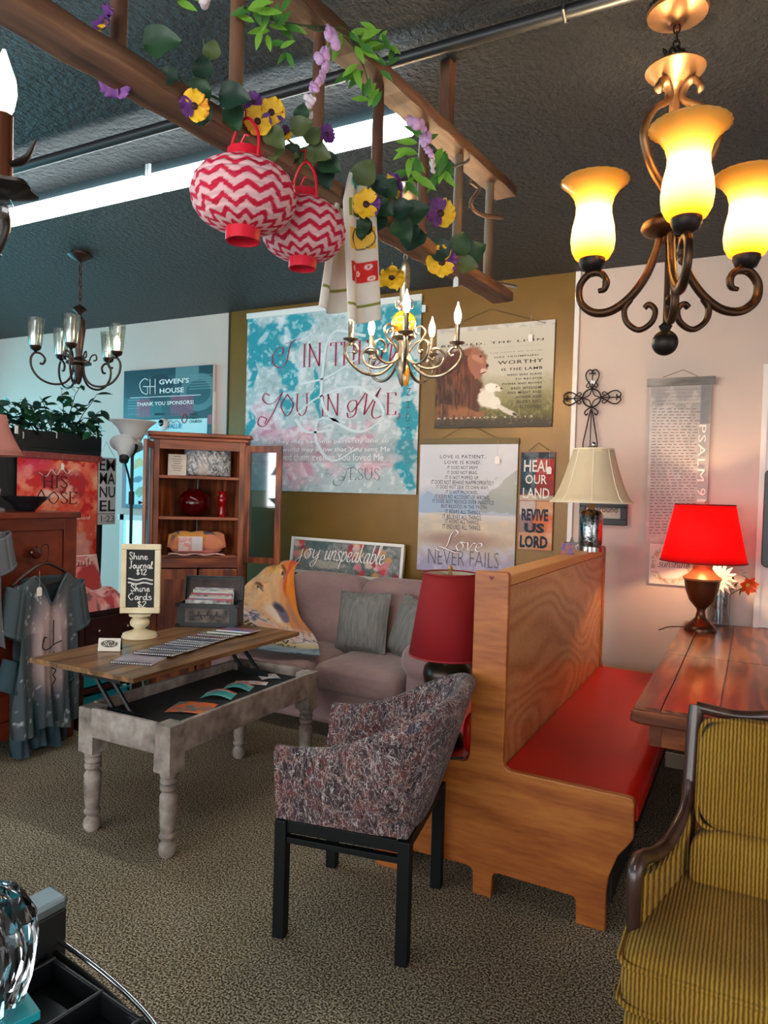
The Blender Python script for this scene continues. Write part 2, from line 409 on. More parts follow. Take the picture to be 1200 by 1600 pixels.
# ---------------------------------------------------------------- prints painted on a grid of the sheet
class Paint:
    def __init__(s, nx, ny, c=(255, 255, 255), seed=1, asp=1.0):
        s.nx, s.ny = nx, ny; s.rng = np.random.default_rng(seed); s.asp = asp
        s.U, s.V = np.meshgrid(np.linspace(0, 1, nx+1), np.linspace(0, 1, ny+1))
        s.img = np.empty((ny+1, nx+1, 3)); s.img[:] = np.array(c, float)
    def noise(s, sc, det=4, stretch=1.0):
        out = np.zeros_like(s.U); amp = 1.0; tot = 0
        for o in range(det):
            gx, gy = int(sc*2**o*s.asp*stretch)+2, int(sc*2**o)+2
            g = s.rng.random((gy+1, gx+1)); x = s.U*(gx-1); y = s.V*(gy-1)
            ix, iy = x.astype(int), y.astype(int); fx, fy = x-ix, y-iy
            fx = fx*fx*(3-2*fx); fy = fy*fy*(3-2*fy)
            out += amp*((g[iy, ix]*(1-fx)+g[iy, ix+1]*fx)*(1-fy)+(g[iy+1, ix]*(1-fx)+g[iy+1, ix+1]*fx)*fy)
            tot += amp; amp *= 0.55
        return out/tot
    def mix(s, m, c):
        m = np.clip(m, 0, 1)[..., None]; s.img = s.img*(1-m)+np.array(c, float)*m; return s
    def blob(s, u, v, ru, rv, c, rot=0, soft=0.35, a=1.0, wob=0.0):
        x = s.U-u; y = s.V-v
        if wob:
            x = x+wob*(s._w1-0.5); y = y+wob*(s._w2-0.5)
        cs, sn = math.cos(rot), math.sin(rot); p = x*s.asp
        q = (p*cs+y*sn)/(ru*s.asp), (-p*sn+y*cs)/rv
        r = np.sqrt(q[0]**2+q[1]**2); return s.mix(a*np.clip((1-r)/soft+0.5, 0, 1), c)
    def prep(s, sc=10): s._w1 = s.noise(sc); s._w2 = s.noise(sc); return s
    def poly(s, pts, c, a=1.0, wob=0.0):
        x = s.U+(wob*(s._w1-.5) if wob else 0); y = s.V+(wob*(s._w2-.5) if wob else 0)
        ins = np.zeros_like(x, bool); n = len(pts)
        for i in range(n):
            (x0, y0), (x1, y1) = pts[i], pts[(i+1) % n]
            if y0 == y1: continue
            k = ((y0 > y) != (y1 > y)) & (x < (x1-x0)*(y-y0)/(y1-y0)+x0); ins ^= k
        return s.mix(ins*a, c)
    def rect(s, u0, v0, u1, v1, c, a=1.0): return s.mix(((s.U > u0) & (s.U < u1) & (s.V > v0) & (s.V < v1))*a, c)
    def lin(s):
        v = np.clip(s.img/255.0, 0, 1); return np.where(v <= 0.04045, v/12.92, ((v+0.055)/1.055)**2.4)
    def mesh(s, name, fn, m, parent=None, solid=0, smooth=180):
        L = s.lin(); mb = MB(); nx, ny = s.nx, s.ny
        mb.grid(nx, ny, fn); mb.c = [tuple(c) for c in L.reshape(-1, 3)]
        return mb.build(name, m, parent, smooth=smooth, solid=solid)

# ================================================================ THE SETTING
WY, ZC = 4.70, 2.97
X0, X1, Y0 = -7.3, 2.3, -2.6
def carpet_mat():
    m, nt, b = newmat('carpet'); v = coords(nt)
    n1 = nd(nt, 'ShaderNodeTexNoise'); n1.inputs['Scale'].default_value = 150; n1.inputs['Detail'].default_value = 3; n1.inputs['Roughness'].default_value = 0.6
    n2 = nd(nt, 'ShaderNodeTexNoise'); n2.inputs['Scale'].default_value = 1.6; n2.inputs['Detail'].default_value = 3
    nt.links.new(v, n1.inputs['Vector']); nt.links.new(v, n2.inputs['Vector'])
    c1 = ramp(nt, n1.outputs['Fac'], [(0.42, (62, 53, 42)), (0.5, (136, 122, 102)), (0.58, (212, 198, 176))])
    c2 = ramp(nt, n2.outputs['Fac'], [(0.3, (205, 200, 190)), (0.7, (255, 250, 240))])
    mx = nd(nt, 'ShaderNodeMixRGB', blend_type='MULTIPLY'); mx.inputs[0].default_value = 1
    nt.links.new(c1, mx.inputs[1]); nt.links.new(c2, mx.inputs[2]); nt.links.new(mx.outputs[0], b.inputs['Base Color'])
    b.inputs['Roughness'].default_value = 0.95; b.inputs['Specular IOR Level'].default_value = 0.1
    bumpit(nt, b, n1.outputs['Fac'], 0.9, 0.01); return m
def ceiling_mat():
    m, nt, b = newmat('ceiling_black'); v = coords(nt)
    n1 = nd(nt, 'ShaderNodeTexNoise'); n1.inputs['Scale'].default_value = 34; n1.inputs['Detail'].default_value = 5; n1.inputs['Roughness'].default_value = 0.62
    n2 = nd(nt, 'ShaderNodeTexNoise'); n2.inputs['Scale'].default_value = 1.1; n2.inputs['Detail'].default_value = 3
    nt.links.new(v, n1.inputs['Vector']); nt.links.new(v, n2.inputs['Vector'])
    nt.links.new(ramp(nt, n2.outputs['Fac'], [(0.3, (20, 20, 21)), (0.7, (35, 32, 31))]), b.inputs['Base Color'])
    b.inputs['Roughness'].default_value = 0.46; b.inputs['Specular IOR Level'].default_value = 0.4
    bumpit(nt, b, n1.outputs['Fac'], 1.0, 0.11); return m
struct(MB().box(X0, X1, Y0, WY, -0.06, 0).build('floor', carpet_mat()))
struct(MB().box(X0, X1, Y0, WY, ZC, ZC+0.08).build('ceiling', ceiling_mat()))
M_WALL = mat('wall_white', (208, 190, 180), 0.7, c2=(198, 180, 170), nscale=1.5, bump=0.06, bscale=90)
M_GOLD = mat('wall_gold', (124, 90, 24), 0.38, 0.2, c2=(110, 78, 18), nscale=3, bump=0.1, bscale=40)
M_TRIM = mat('trim_white', (226, 220, 216), 0.45)
struct(MB().box(X0-.1, X1+.1, WY, WY+0.1, -0.06, ZC+0.08).build('wall_back', M_WALL))
struct(MB().box(X0-.1, X0, Y0, WY, -0.06, ZC+0.08).build('wall_left', M_WALL))
struct(MB().box(X1, X1+.1, Y0, WY, -0.06, ZC+0.08).build('wall_right', M_WALL))
struct(MB().box(X0-.1, X1+.1, Y0-.1, Y0, -0.06, ZC+0.08).build('wall_front', M_WALL))
gx0, gx1 = ony(362, 482, WY).x, ony(901, 425, WY).x
struct(MB().box(gx0, gx1, WY-0.012, WY, 0, ZC).build('wall_accent', M_GOLD))
t1 = ony(902, 425, WY).x
struct(MB().box(t1-.004, t1+.028, WY-0.022, WY, 0, ZC).build('trim_1', M_TRIM, bevel=.004))
struct(MB().box(gx0-.012, gx0, WY-0.02, WY, 0, ZC).build('trim_2', mat('trim_dark', (52, 46, 40), 0.5)))
struct(MB().box(gx1+.05, X1, WY-0.015, WY, 0, .1).build('baseboard_back', mat('base_dark', (40, 30, 26), 0.5)))

# windows that let the daylight in (left wall, shop front behind the photographer, right wall, one low pane at the back)
def window(n, x0, x1, y0, y1, z0, z1, ax, s, col, nx=3, parts=True):
    """ax 'x': in a plane x=const; ax 'y': in a plane y=const"""
    mb = MB().box(x0, x1, y0, y1, z0, z1)
    w_ = struct(mb.build('window_%d' % n, emit('daylight_%d' % n, col, s)))
    f = MB(); t = .05
    if ax == 'x':
        a, b = (x0-.01, x1+.03) if x1 < 0 else (x0-.03, x1+.01)
        for k in range(nx+1):
            c = y0+(y1-y0)*k/nx; f.box(a, b, c-t/2, c+t/2, z0-t, z1+t)
        for c in (z0-t/2, z1+t/2): f.box(a, b, y0-t, y1+t, c-t/2, c+t/2)
    else:
        a, b = (y0-.01, y1+.03) if y1 < 0 else (y0-.03, y1+.01)
        for k in range(nx+1):
            c = x0+(x1-x0)*k/nx; f.box(c-t/2, c+t/2, a, b, z0-t, z1+t)
        for c in (z0-t/2, z1+t/2): f.box(x0-t, x1+t, a, b, c-t/2, c+t/2)
    f.build('window_frame', M_TRIM, w_); return w_
window(1, X0+.002, X0+.012, -.4, 4.2, .75, 2.5, 'x', WIN_LEFT, COOL, 4)
window(2, -6.4, 1.4, Y0+.002, Y0+.012, .6, 2.5, 'y', WIN_FRONT, DAY, 6)
window(3, X1-.012, X1-.002, -1.2, 2.2, .9, 2.4, 'x', WIN_RIGHT, DAY, 3)
a, b_ = ony(196, 812, WY), ony(252, 900, WY)
window(4, a.x, b_.x, WY-.014, WY-.004, b_.z-.3, a.z, 'y', 1.6, (0.25, 0.85, 1.0), 1)

# fluorescent strips on the ceiling
M_TUBE = emit('tube_light', (0.86, 0.97, 1.0), TUBE)
M_HOUS = mat('housing_dark', (38, 52, 56), 0.55)
Yt = onz(651, 221, ZC-.1).y
XR = onz(651, 221, ZC-.1).x
for k, lab in enumerate(('cool white fluorescent strip light nearest the hanging ladder', 'cool white fluorescent strip light at the left edge of the frame')):
    xb = XR-1.30*k; xa = xb-1.285
    t = thing('ceiling_light', lab, 'ceiling light', ((xa+xb)/2, Yt-.07, ZC), 0, 'fluorescent strips on the ceiling')
    hl = (xb-xa)/2
    MB().box(-hl, hl, -.05, .05, -.06, 0).build('housing', M_HOUS, t)
    pr = [(.07*math.cos(q), -.055-.045*math.sin(q)) for q in np.linspace(0, PI, 9)]
    MB().prism(pr, -hl+.01, hl-.01, 'yz').build('diffuser', M_TUBE, t, smooth=40)
    for sx in (-1, 1):
        MB().box(sx*hl-.006, sx*hl+.006, -.06, .06, -.07, 0).build('end_cap', mat('cap_white', (220, 228, 228), .5), t)
# conduit pipe and its clips
ca = onz(20, 267, ZC-.04); cb = onz(860, 28, ZC-.04)
t = thing('conduit_pipe', 'black painted conduit pipe running across the dark ceiling', 'pipe', (0, (ca.y+cb.y)/2, ZC-.035))
M_PIPE = mat('pipe_black', (30, 30, 32), .4)
MB().tube([(-5.5, 0, 0), (-2, .0, 0), (1.6, 0, 0)], .02, 12).build('pipe', M_PIPE, t, smooth=60)
for k in range(5):
    x = -4.6+1.35*k
    MB().tube([(x, .035, .034), (x, .03, -.01), (x, 0, -.026), (x, -.03, -.01), (x, -.035, .034)], .006, 6).build('pipe_clip', M_PIPE, t)
# white board edge with a black rounded screen at the right
p0, p1 = ony(1173, 980, WY-.04), ony(1193.5, 569, WY-.04)
t = thing('wall_board', 'tall white board on the wall behind the wooden table', 'board', (p1.x, WY, .785))
MB().box(0, .9, -.035, -.001, 0, p1.z-.785).build('panel', M_TRIM, t, bevel=.004)
MB().box(.0, .03, -.042, -.034, 0, p1.z-.785).build('edge_strip', mat('strip_w', (232, 226, 220), .4), t)
t = thing('wall_screen', 'black rounded screen mounted on the white board', 'screen', (p1.x+.028, WY-.07, 1.14))
rr = [(.03+.03*math.cos(q), .03+.03*math.sin(q)) for q in np.linspace(PI, 1.5*PI, 6)]+[(.8, 0), (.8, .56)]+[(.03+.03*math.cos(q), .53+.03*math.sin(q)) for q in np.linspace(PI/2, PI, 6)]
MB().prism(rr, -.02, .035).build('housing', mat('screen_black', (16, 15, 16), .35), t, bevel=.004)
MB().box(.04, .76, -.024, -.018, .04, .52).build('glass', mat('screen_glass', (10, 10, 12), .08), t)

# ================================================================ FURNITURE
# ---- back-to-back booth bench of honey oak with red vinyl seats
BY = 2.537; BL = 1.93; BXC = -.857
OAK = wood('oak_honey', ((140, 70, 20), (172, 96, 34), (194, 120, 50)), (.22, 1, 1.4), .45, 3.5, 4, 45, .04, .08, .3)
OAKV = wood('oak_panel', ((164, 98, 48), (192, 128, 74), (204, 146, 94)), (1.0, .4, 1.0), .38, 1.7, 20, 60, .03, .12, .34)
M_EDGE = mat('oak_edge', (216, 150, 78), .45)
M_RED = mat('vinyl_red', (206, 22, 12), .4, spec=.3, c2=(194, 16, 10), nscale=3, bump=.12, bscale=150, bdist=.002)
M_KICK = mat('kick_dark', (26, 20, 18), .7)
bench = thing('booth_bench', 'honey oak back to back booth bench with red vinyl seats', 'bench', (BXC, BY, 0))
rp = [(789, 900), (789, 1100), (785.5, 1188), (788, 1199), (795, 1205), (870, 1222), (981.7, 1246.7), (989, 1250), (991, 1257.7), (990, 1311), (980, 1323), (965, 1338), (950.5, 1371), (947, 1393), (945, 1456.4), (899, 1444), (899, 1408), (896, 1401), (890, 1398.9), (780, 1366), (772, 1366), (769, 1370), (767, 1401)]
half = []
for (x, y) in rp:
    q = ony(x, y, BY); half.append((q.x-BXC, q.z))
pz = 1.222
half[0] = (half[1][0], pz-.012)
for k in (14, 15): half[k] = (half[k][0], 0.0)
half[-1] = (.036, 0.0)
half = [(.058, pz)]+half
full = half+[(-x, z) for x, z in reversed(half)]
for nm, y0 in (('end_panel', 0), ('end_panel', BL-.03)):
    MB().prism(full, y0, y0+.03).build(nm, OAK, bench, bevel=.004)
bx = half[2][0]-.012            # back faces
for s in (1, -1):
    f0, f1 = sorted((s*(bx-.015), s*bx))
    MB().box(f0, f1, .03, BL-.03, .12, 1.165).build('back_panel', OAKV, bench)
    xr = half[8][0]             # front of the seat
    a0, a1 = sorted((s*(bx+.005), s*(xr+.012)))
    st = MB(); nU = 24
    def seat(u, v):
        x = bx+.004+(xr+.018-bx)*u; d = xr+.018-x
        z = .487-.012*u-(.05*max(0, 1-d/.06)**2.2)-.006*math.cos(PI*2*min(1, u))*0
        return (s*x, .033+(BL-.066)*v, z)
    top = [(bx+.004+(xr-.05-bx)*k/6, .489-.01*k/6) for k in range(7)]
    for k in range(1, 8):
        q = PI/2*(1-k/7*1.0); top.append((xr-.046+.062*math.cos(q), .437+.042*math.sin(q)))
    prof = top+[(xr+.014, .40), (xr-.03, .395), (bx+.004, .395)]
    MB().prism([(s*x, z) for x, z in prof], .031, BL-.031).build('seat', M_RED, bench, smooth=50)
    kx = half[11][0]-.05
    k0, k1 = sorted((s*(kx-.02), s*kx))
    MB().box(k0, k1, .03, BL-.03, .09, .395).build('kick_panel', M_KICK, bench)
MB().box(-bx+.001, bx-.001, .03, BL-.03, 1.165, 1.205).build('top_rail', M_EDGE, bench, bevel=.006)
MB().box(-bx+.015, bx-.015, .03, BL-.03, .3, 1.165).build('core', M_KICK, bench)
hx = MB()
hp = [(0, -.008), (.009, .004), (.006, .01), (0, .006), (-.006, .01), (-.009, .004)]
hx.prism([(x, 1.196+z) for x, z in hp], -.002, .002).build('heart_inlay', mat('heart', (110, 14, 20), .5), bench)

# ---- table of red brown oak, planks set in a frame
TZ = .785
TBL = wood('table_oak', ((84, 34, 14), (122, 58, 24), (158, 92, 46)), (1, .12, 1), .3, 9, 5, 60, .25, .18, .55)
TBL2 = wood('table_oak_edge', ((78, 30, 12), (112, 52, 22), (138, 76, 36)), (.15, 1, 1), .3, 9, 3, 60, .08, .4, .4)
ta = onz(992, 1103, TZ); tb = onz(1062, 990, TZ)
tx0, ty0, ty1 = ta.x-.005, ta.y, 4.655
table = thing('dining_table', 'dark oak plank table with a red lamp standing on it', 'table', (tx0, ty0, 0))
TW, TL = 1.05, ty1-ty0
j1 = onz(1037.5, 1098.8, TZ).x-tx0; j2 = onz(1126, 1105, TZ).x-tx0
xs = [0, j1, j2, j2+(j2-j1), j2+2*(j2-j1), TW]
xs = [x for x in xs if x < TW-.03]+[TW]
ym = onz(1100, 1028, TZ).y-ty0
pl = []
for i in range(len(xs)-1):
    for (y0, y1) in ((.0, ym), (ym, TL)):
        MB().box(xs[i]+.0015, xs[i+1]-.0015, y0+.0015, y1-.0015, TZ-.028, TZ).build('plank', TBL, table, bevel=.003)
MB().prism([(-.012, TZ-.05), (-.004, TZ-.008), (TW+.004, TZ-.008), (TW+.012, TZ-.05), (TW-.02, TZ-.06), (.02, TZ-.06)], -.012, TL, 'xz').build('edge_moulding', TBL2, table, bevel=.008)
ap = [(.05, .09, .04, TL-.04), (TW-.09, TW-.05, .04, TL-.04)]
for x0, x1, y0, y1 in ap: MB().box(x0, x1, y0, y1, TZ-.14, TZ-.06).build('apron', TBL2, table)
for y0 in (.045, TL-.085): MB().box(.05, TW-.05, y0, y0+.04, TZ-.145, TZ-.06).build('apron', TBL2, table, bevel=.004)
for x in (.22, TW-.22):
    for y in (.3, TL-.3): MB().cbox((x, y, .33), (.09, .09, .63)).build('leg', TBL2, table, bevel=.01)
    MB().cbox((x, TL/2, .3), (.06, TL-.6, .05)).build('stretcher', TBL2, table, bevel=.006)
MB().box(.09, .25, .2, .21, .52, .58).build('bracket', mat('bracket_steel', (92, 78, 66), .45, .8), table, bevel=.004)

# ---- sofa
SUEDE = mat('suede_mauve', (154, 124, 120), .8, c2=(126, 99, 98), nscale=3.2, bump=.5, bscale=14, sheen=.3, bdist=.02)
SX0, SX1, SY0, SY1 = -3.16, -1.52, 3.60, 4.52
sofa = thing('sofa', 'mauve suede sofa against the gold wall', 'sofa', ((SX0+SX1)/2, SY0, 0))
sw = (SX1-SX0)/2; aw = .22
MB().box(-sw+.04, sw-.04, .07, .86, .09, .30).build('base', SUEDE, sofa, bevel=.03, seg=3)
for s in (-1, 1):
    c = s*(sw-aw)/2
    m = MB().ell((c, .36, .38), ((sw-aw)/2-.002, .37, .10), 48, 20, .42, .2); m.build('seat_cushion', SUEDE, sofa, smooth=80)
    rot = Matrix.Rotation(-.20, 3, 'X')
    m = MB().ell((c, .70, .645), ((sw-aw)/2+.015, .155, .285), 48, 24, .45, .28, rot); m.build('back_cushion', SUEDE, sofa, smooth=80)
    a = MB().ell((s*(sw-aw/2), .42, .33), (aw/2, .40, .26), 32, 20, .5, .35); a.build('arm', SUEDE, sofa, smooth=80)
    r = MB(); r.M = T((s*(sw-aw/2), .40, .565)) @ Matrix.Rotation(PI/2, 4, 'X')
    r.lathe([(.03, -.40), (.10, -.385), (.118, -.3), (.118, .3), (.112, .375), (.09, .402), (.04, .41), (0, .412)], 24)
    r.build('arm_roll', SUEDE, sofa, smooth=60)
MB().box(-sw+.05, sw-.05, .72, .90, .30, .80).build('back_frame', SUEDE, sofa, bevel=.05, seg=3)
for x in (-sw+.1, sw-.1):
    for y in (.12, .82): MB().lathe([(.022, 0), (.03, .09)], 12, (x, y, 0)).build('foot', M_KICK, sofa)

# throw pillows
def throw_pillow(label, p, ry, rz, tilt, sz=.40):
    m = MB(); M = T(tuple(p)) @ Matrix.Rotation(rz, 4, 'Z') @ Matrix.Rotation(tilt, 4, 'X') @ Matrix.Rotation(ry, 4, 'Y')
    def surf(sg):
        def f(u, v):
            a, b = 2*u-1, 2*v-1
            e = (max(0, 1-abs(a)**3.0)*max(0, 1-abs(b)**3.0))**.55
            pinch = 1-.07*(1-abs(a))*abs(b)**2-0
            px = a*sz/2*(1-.06*(1-b*b)); pzz = b*sz/2*(1-.06*(1-a*a))
            return (px, sg*(.075*e), pzz)
        return f
    m.grid(18, 18, surf(-1)).grid(18, 18, surf(1))
    t = thing('throw_pillow', label, 'pillow', (0, 0, 0), 0, 'grey blue pillows on the sofa')
    t.matrix_basis = M
    m.build('cover', PILLOW, t, smooth=80)
    rim = [(sz/2*math.copysign(1, c)*1 if 0 else x, 0, z) for x, z, c in []]
    pp = []
    for k in range(64):
        q = k/64*4; sd = int(q); f = 2*(q-sd)-1; e = 1-.06*(1-f*f)
        pp.append({0: (f*sz/2, 0, -sz/2*e), 1: (sz/2*e, 0, f*sz/2), 2: (-f*sz/2, 0, sz/2*e), 3: (-sz/2*e, 0, -f*sz/2)}[sd])
    MB().tube(pp, .005, 6, closed=True).build('piping', PILLOW, t)
    return t
PILLOW = mat('pillow_grey_blue', (128, 126, 120), .85, c2=(98, 98, 96), nscale=60, bump=.4, bscale=160, stretch=(1, 1, .15))
pc = ony(566, 985, 4.06)
throw_pillow('square grey blue pillow in the middle of the sofa', (pc.x, 4.06, .655), -.06, -.12, -.24)
pc2 = ony(642, 990, 4.06)
throw_pillow('grey blue pillow half hidden behind the red lamp shade', (pc2.x+.04, 4.03, .645), .22, -.35, -.22, .38)

# ---- tub chair of tweed on black legs
def tweed_mat():
    m, nt, b = newmat('tweed'); v = coords(nt)
    base = nd(nt, 'ShaderNodeTexNoise'); base.inputs['Scale'].default_value = 11; base.inputs['Detail'].default_value = 4
    nt.links.new(v, base.inputs['Vector'])
    c = ramp(nt, base.outputs['Fac'], [(0.3, (46, 36, 42)), (0.42, (72, 56, 61)), (0.5, (90, 69, 71)), (0.57, (104, 60, 56)), (0.62, (86, 68, 72)), (0.72, (58, 62, 76)), (0.82, (108, 88, 84))])
    prev = c
    for sc, rot, colr, th in ((20, .5, (160, 146, 144), .008), (24, 1.7, (34, 27, 31), .011), (30, 2.6, (176, 164, 160), .007), (18, 1.2, (148, 110, 100), .008), (36, 3.4, (46, 36, 40), .010), (44, 4.4, (186, 176, 172), .007)):
        n = nd(nt, 'ShaderNodeTexNoise'); n.inputs['Scale'].default_value = sc; n.inputs['Detail'].default_value = 3; n.inputs['Distortion'].default_value = .8
        nt.links.new(coords(nt, (1, 1, .42), (rot, rot*.7, 0)), n.inputs['Vector'])
        sb = nd(nt, 'ShaderNodeMath', operation='SUBTRACT'); sb.inputs[1].default_value = .5
        ab = nd(nt, 'ShaderNodeMath', operation='ABSOLUTE'); lt = nd(nt, 'ShaderNodeMath', operation='LESS_THAN'); lt.inputs[1].default_value = th
        nt.links.new(n.outputs['Fac'], sb.inputs[0]); nt.links.new(sb.outputs[0], ab.inputs[0]); nt.links.new(ab.outputs[0], lt.inputs[0])
        mx = nd(nt, 'ShaderNodeMixRGB'); nt.links.new(lt.outputs[0], mx.inputs[0]); nt.links.new(prev, mx.inputs[1]); mx.inputs[2].default_value = rgba(colr)
        prev = mx.outputs[0]
    nt.links.new(prev, b.inputs['Base Color']); b.inputs['Roughness'].default_value = .9; b.inputs['Sheen Weight'].default_value = .06; b.inputs['Specular IOR Level'].default_value = .2
    n = nd(nt, 'ShaderNodeTexNoise'); n.inputs['Scale'].default_value = 130; nt.links.new(v, n.inputs['Vector']); bumpit(nt, b, n.outputs['Fac'], .5, .004)
    return m
TWEED = tweed_mat()
BLK = mat('black_lacquer', (11, 13, 15), .55, spec=.25)
f1, f2 = onz(437, 1461, 0), onz(515, 1352, 0); r1, r2 = onz(632, 1509, 0), onz(683, 1383, 0)
cen = (f1+f2+r1+r2)/4; fd = ((f1+f2)-(r1+r2)); ang = math.atan2(fd.y, fd.x)+PI       # local +x = towards the back
chair = thing('tub_chair', 'tweed tub chair on black legs in front of the bench', 'chair', (cen.x, cen.y, 0), ang)
LX, LY = fd.length/4-.006, ((f1+r1)-(f2+r2)).length/4-.004
for sx in (-1, 1):
    for sy in (-1, 1):
        MB().box(sx*LX-.021, sx*LX+.021, sy*LY-.021, sy*LY+.021, 0, .40).build('leg', BLK, chair, bevel=.003)
for sy in (-1, 1):
    MB().box(-LX+.021, LX-.021, sy*LY-.014, sy*LY+.014, .325, .345).build('rail', BLK, chair, bevel=.002)
    MB().box(-LX+.021, LX-.021, sy*LY-.012, sy*LY+.012, .36, .40).build('seat_rail', BLK, chair, bevel=.002)
for sx in (-1, 1):
    MB().box(sx*LX-.012, sx*LX+.012, -LY+.021, LY-.021, .36, .40).build('seat_rail', BLK, chair, bevel=.002)
def tub():
    m = MB(); N, K = 60, 22
    secs = []
    W = LY+.02; D = LX+.02
    for i in range(N+1):
        s = i/N; q = (s-.5)*2                                # -1..1 from one arm front to the other
        aq = abs(q); sg = math.copysign(1, q)
        if aq > .52:                                          # straight arm
            f = (aq-.52)/.48; x = D*.42-(D*1.42)*f; y = sg*W; nx, ny = 0, sg
        else:
            th = aq/.52*PI/2; e = .72
            x = D*.42+(D*.62)*math.cos(th)**e; y = sg*W*math.sin(th)**e
            nx, ny = math.cos(th), sg*math.sin(th)
        back = max(0, min(1, (x+D)/(2.0*D))); h = .655+.19*back**2.3
        lean = .075*max(0, back-.25)
        secs.append((x, y, nx, ny, h, lean, back))
    vs = []; th = .062
    for (x, y, nx, ny, h, lean, back) in secs:
        zb = .402
        flare = .03+.02*back
        loop = []
        for k in range(8): f = k/7; loop.append((-.01+flare*f**.8+lean*f*1.4, zb+(h-.035-zb)*f))
        for k in range(1, 6): q = PI*k/6; loop.append((flare+lean*1.4-th/2+th/2*math.cos(q), h-.035+.035*math.sin(q)))
        for k in range(9): f = 1-k/8; loop.append((flare*f+lean*1.4*f-th-.02*(1-f), zb+.03+(h-.035-zb-.03)*f))
        for (o, z) in loop: vs.append((x+nx*o, y+ny*o, z))
    K = len(loop); fs = []
    for i in range(N):
        for k in range(K):
            j = (k+1) % K; fs.append((i*K+k, i*K+j, (i+1)*K+j, (i+1)*K+k))
    fs.append(tuple(range(K))); fs.append(tuple(N*K+k for k in range(K-1, -1, -1)))
    m.add(vs, fs); return m
sh = tub().build('shell', TWEED, chair, smooth=70)
MB().box(-LX-.012, LX+.012, -LY-.012, LY+.012, .401, .45).build('seat_base', TWEED, chair, bevel=.012)
MB().tube([(LX-.02, -LY-.026, .41), (LX+.0, -LY-.05, .52), (LX+.005, -LY-.06, .62)], [.002, .004, .002], 6).build('seam', TWEED, sh)
MB().ell((-.01, 0, .44), (LX+.005, LY-.035, .055), 40, 12, .4, .25).build('seat_cushion', TWEED, chair, smooth=80)

# ---- yellow corduroy armchair
def cord_mat():
    m, nt, b = newmat('corduroy'); v = coords(nt)
    wv = nd(nt, 'ShaderNodeTexWave', bands_direction='X'); wv.inputs['Scale'].default_value = 33; wv.inputs['Distortion'].default_value = 1.1; wv.inputs['Detail'].default_value = 2; wv.inputs['Detail Scale'].default_value = 2.5
    nt.links.new(v, wv.inputs['Vector'])
    nz = nd(nt, 'ShaderNodeTexNoise'); nz.inputs['Scale'].default_value = 140; nt.links.new(v, nz.inputs['Vector'])
    n2 = nd(nt, 'ShaderNodeTexNoise'); n2.inputs['Scale'].default_value = 5; n2.inputs['Detail'].default_value = 4; nt.links.new(v, n2.inputs['Vector'])
    c = ramp(nt, wv.outputs['Fac'], [(0.05, (108, 78, 18)), (0.4, (156, 116, 36)), (0.85, (186, 146, 62))])
    c2 = ramp(nt, n2.outputs['Fac'], [(0.3, (225, 215, 200)), (0.7, (255, 255, 255))])
    mx = nd(nt, 'ShaderNodeMixRGB', blend_type='MULTIPLY'); mx.inputs[0].default_value = 1; nt.links.new(c, mx.inputs[1]); nt.links.new(c2, mx.inputs[2])
    nt.links.new(mx.outputs[0], b.inputs['Base Color']); b.inputs['Roughness'].default_value = .9; b.inputs['Sheen Weight'].default_value = .04; b.inputs['Specular IOR Level'].default_value = .15
    ad = nd(nt, 'ShaderNodeMath', operation='MULTIPLY_ADD'); ad.inputs[1].default_value = .3
    nt.links.new(nz.outputs['Fac'], ad.inputs[0]); nt.links.new(wv.outputs['Fac'], ad.inputs[2]); bumpit(nt, b, ad.outputs[0], .8, .006)
    return m
CORD = cord_mat()
WAL = wood('walnut_dark', ((38, 22, 16), (58, 36, 28), (78, 52, 42)), (1, 1, .2), .35, 8, 3, 60, .05, .3, .4)
yx0, yy0 = -.245, 1.70
arm = thing('armchair', 'yellow corduroy armchair with dark carved wooden arms', 'chair', (yx0+.34, yy0, 0), 0)
AW = .34
MB().ell((0, .27, .395), (AW-.005, .29, .078), 48, 20, .38, .16).build('seat_cushion', CORD, arm, smooth=80)
sc = arm.children[0]
def loop_at(w_, y0, y1, z, r=.03):
    out = []
    for cx, cy, q0 in ((w_-r, y0+r, -PI/2), (w_-r, y1-r, 0), (-w_+r, y1-r, PI/2), (-w_+r, y0+r, PI)):
        for k in range(5): out.append((cx+r*math.cos(q0+k*PI/8), cy+r*math.sin(q0+k*PI/8), z))
    return out
MB().tube(loop_at(AW-.004, -.014, .55, .44, .04), .007, 8, closed=True).build('piping', CORD, sc)
MB().tube(loop_at(AW-.004, -.014, .55, .345, .04), .007, 8, closed=True).build('piping', CORD, sc)
MB().ell((0, .27, .255), (AW-.012, .275, .075), 40, 14, .3, .14).build('seat_base', CORD, arm, smooth=80)
MB().tube(loop_at(AW-.01, .0, .54, .185, .04), .006, 8, closed=True).build('base_piping', CORD, arm)
tilt = Matrix.Rotation(-.16, 3, 'X')
BW = .225
MB().ell((0, .485, .505), (BW-.005, .085, .10), 44, 16, .6, .16, tilt).build('lower_back', CORD, arm, smooth=80)
MB().ell((0, .535, .735), (BW-.015, .075, .16), 44, 18, .5, .16, tilt).build('upper_back', CORD, arm, smooth=80)
pb = []
for k in range(40):
    q = 2*PI*k/40; cx = math.copysign(abs(math.cos(q))**.2, math.cos(q)); cz = math.copysign(abs(math.sin(q))**.22, math.sin(q))
    p = tilt @ Vector((cx*(BW-.018), -.05, cz*.15)); pb.append((p.x, p.y+.535, p.z+.735))
MB().tube(pb, .006, 8, closed=True).build('back_piping', CORD, arm)
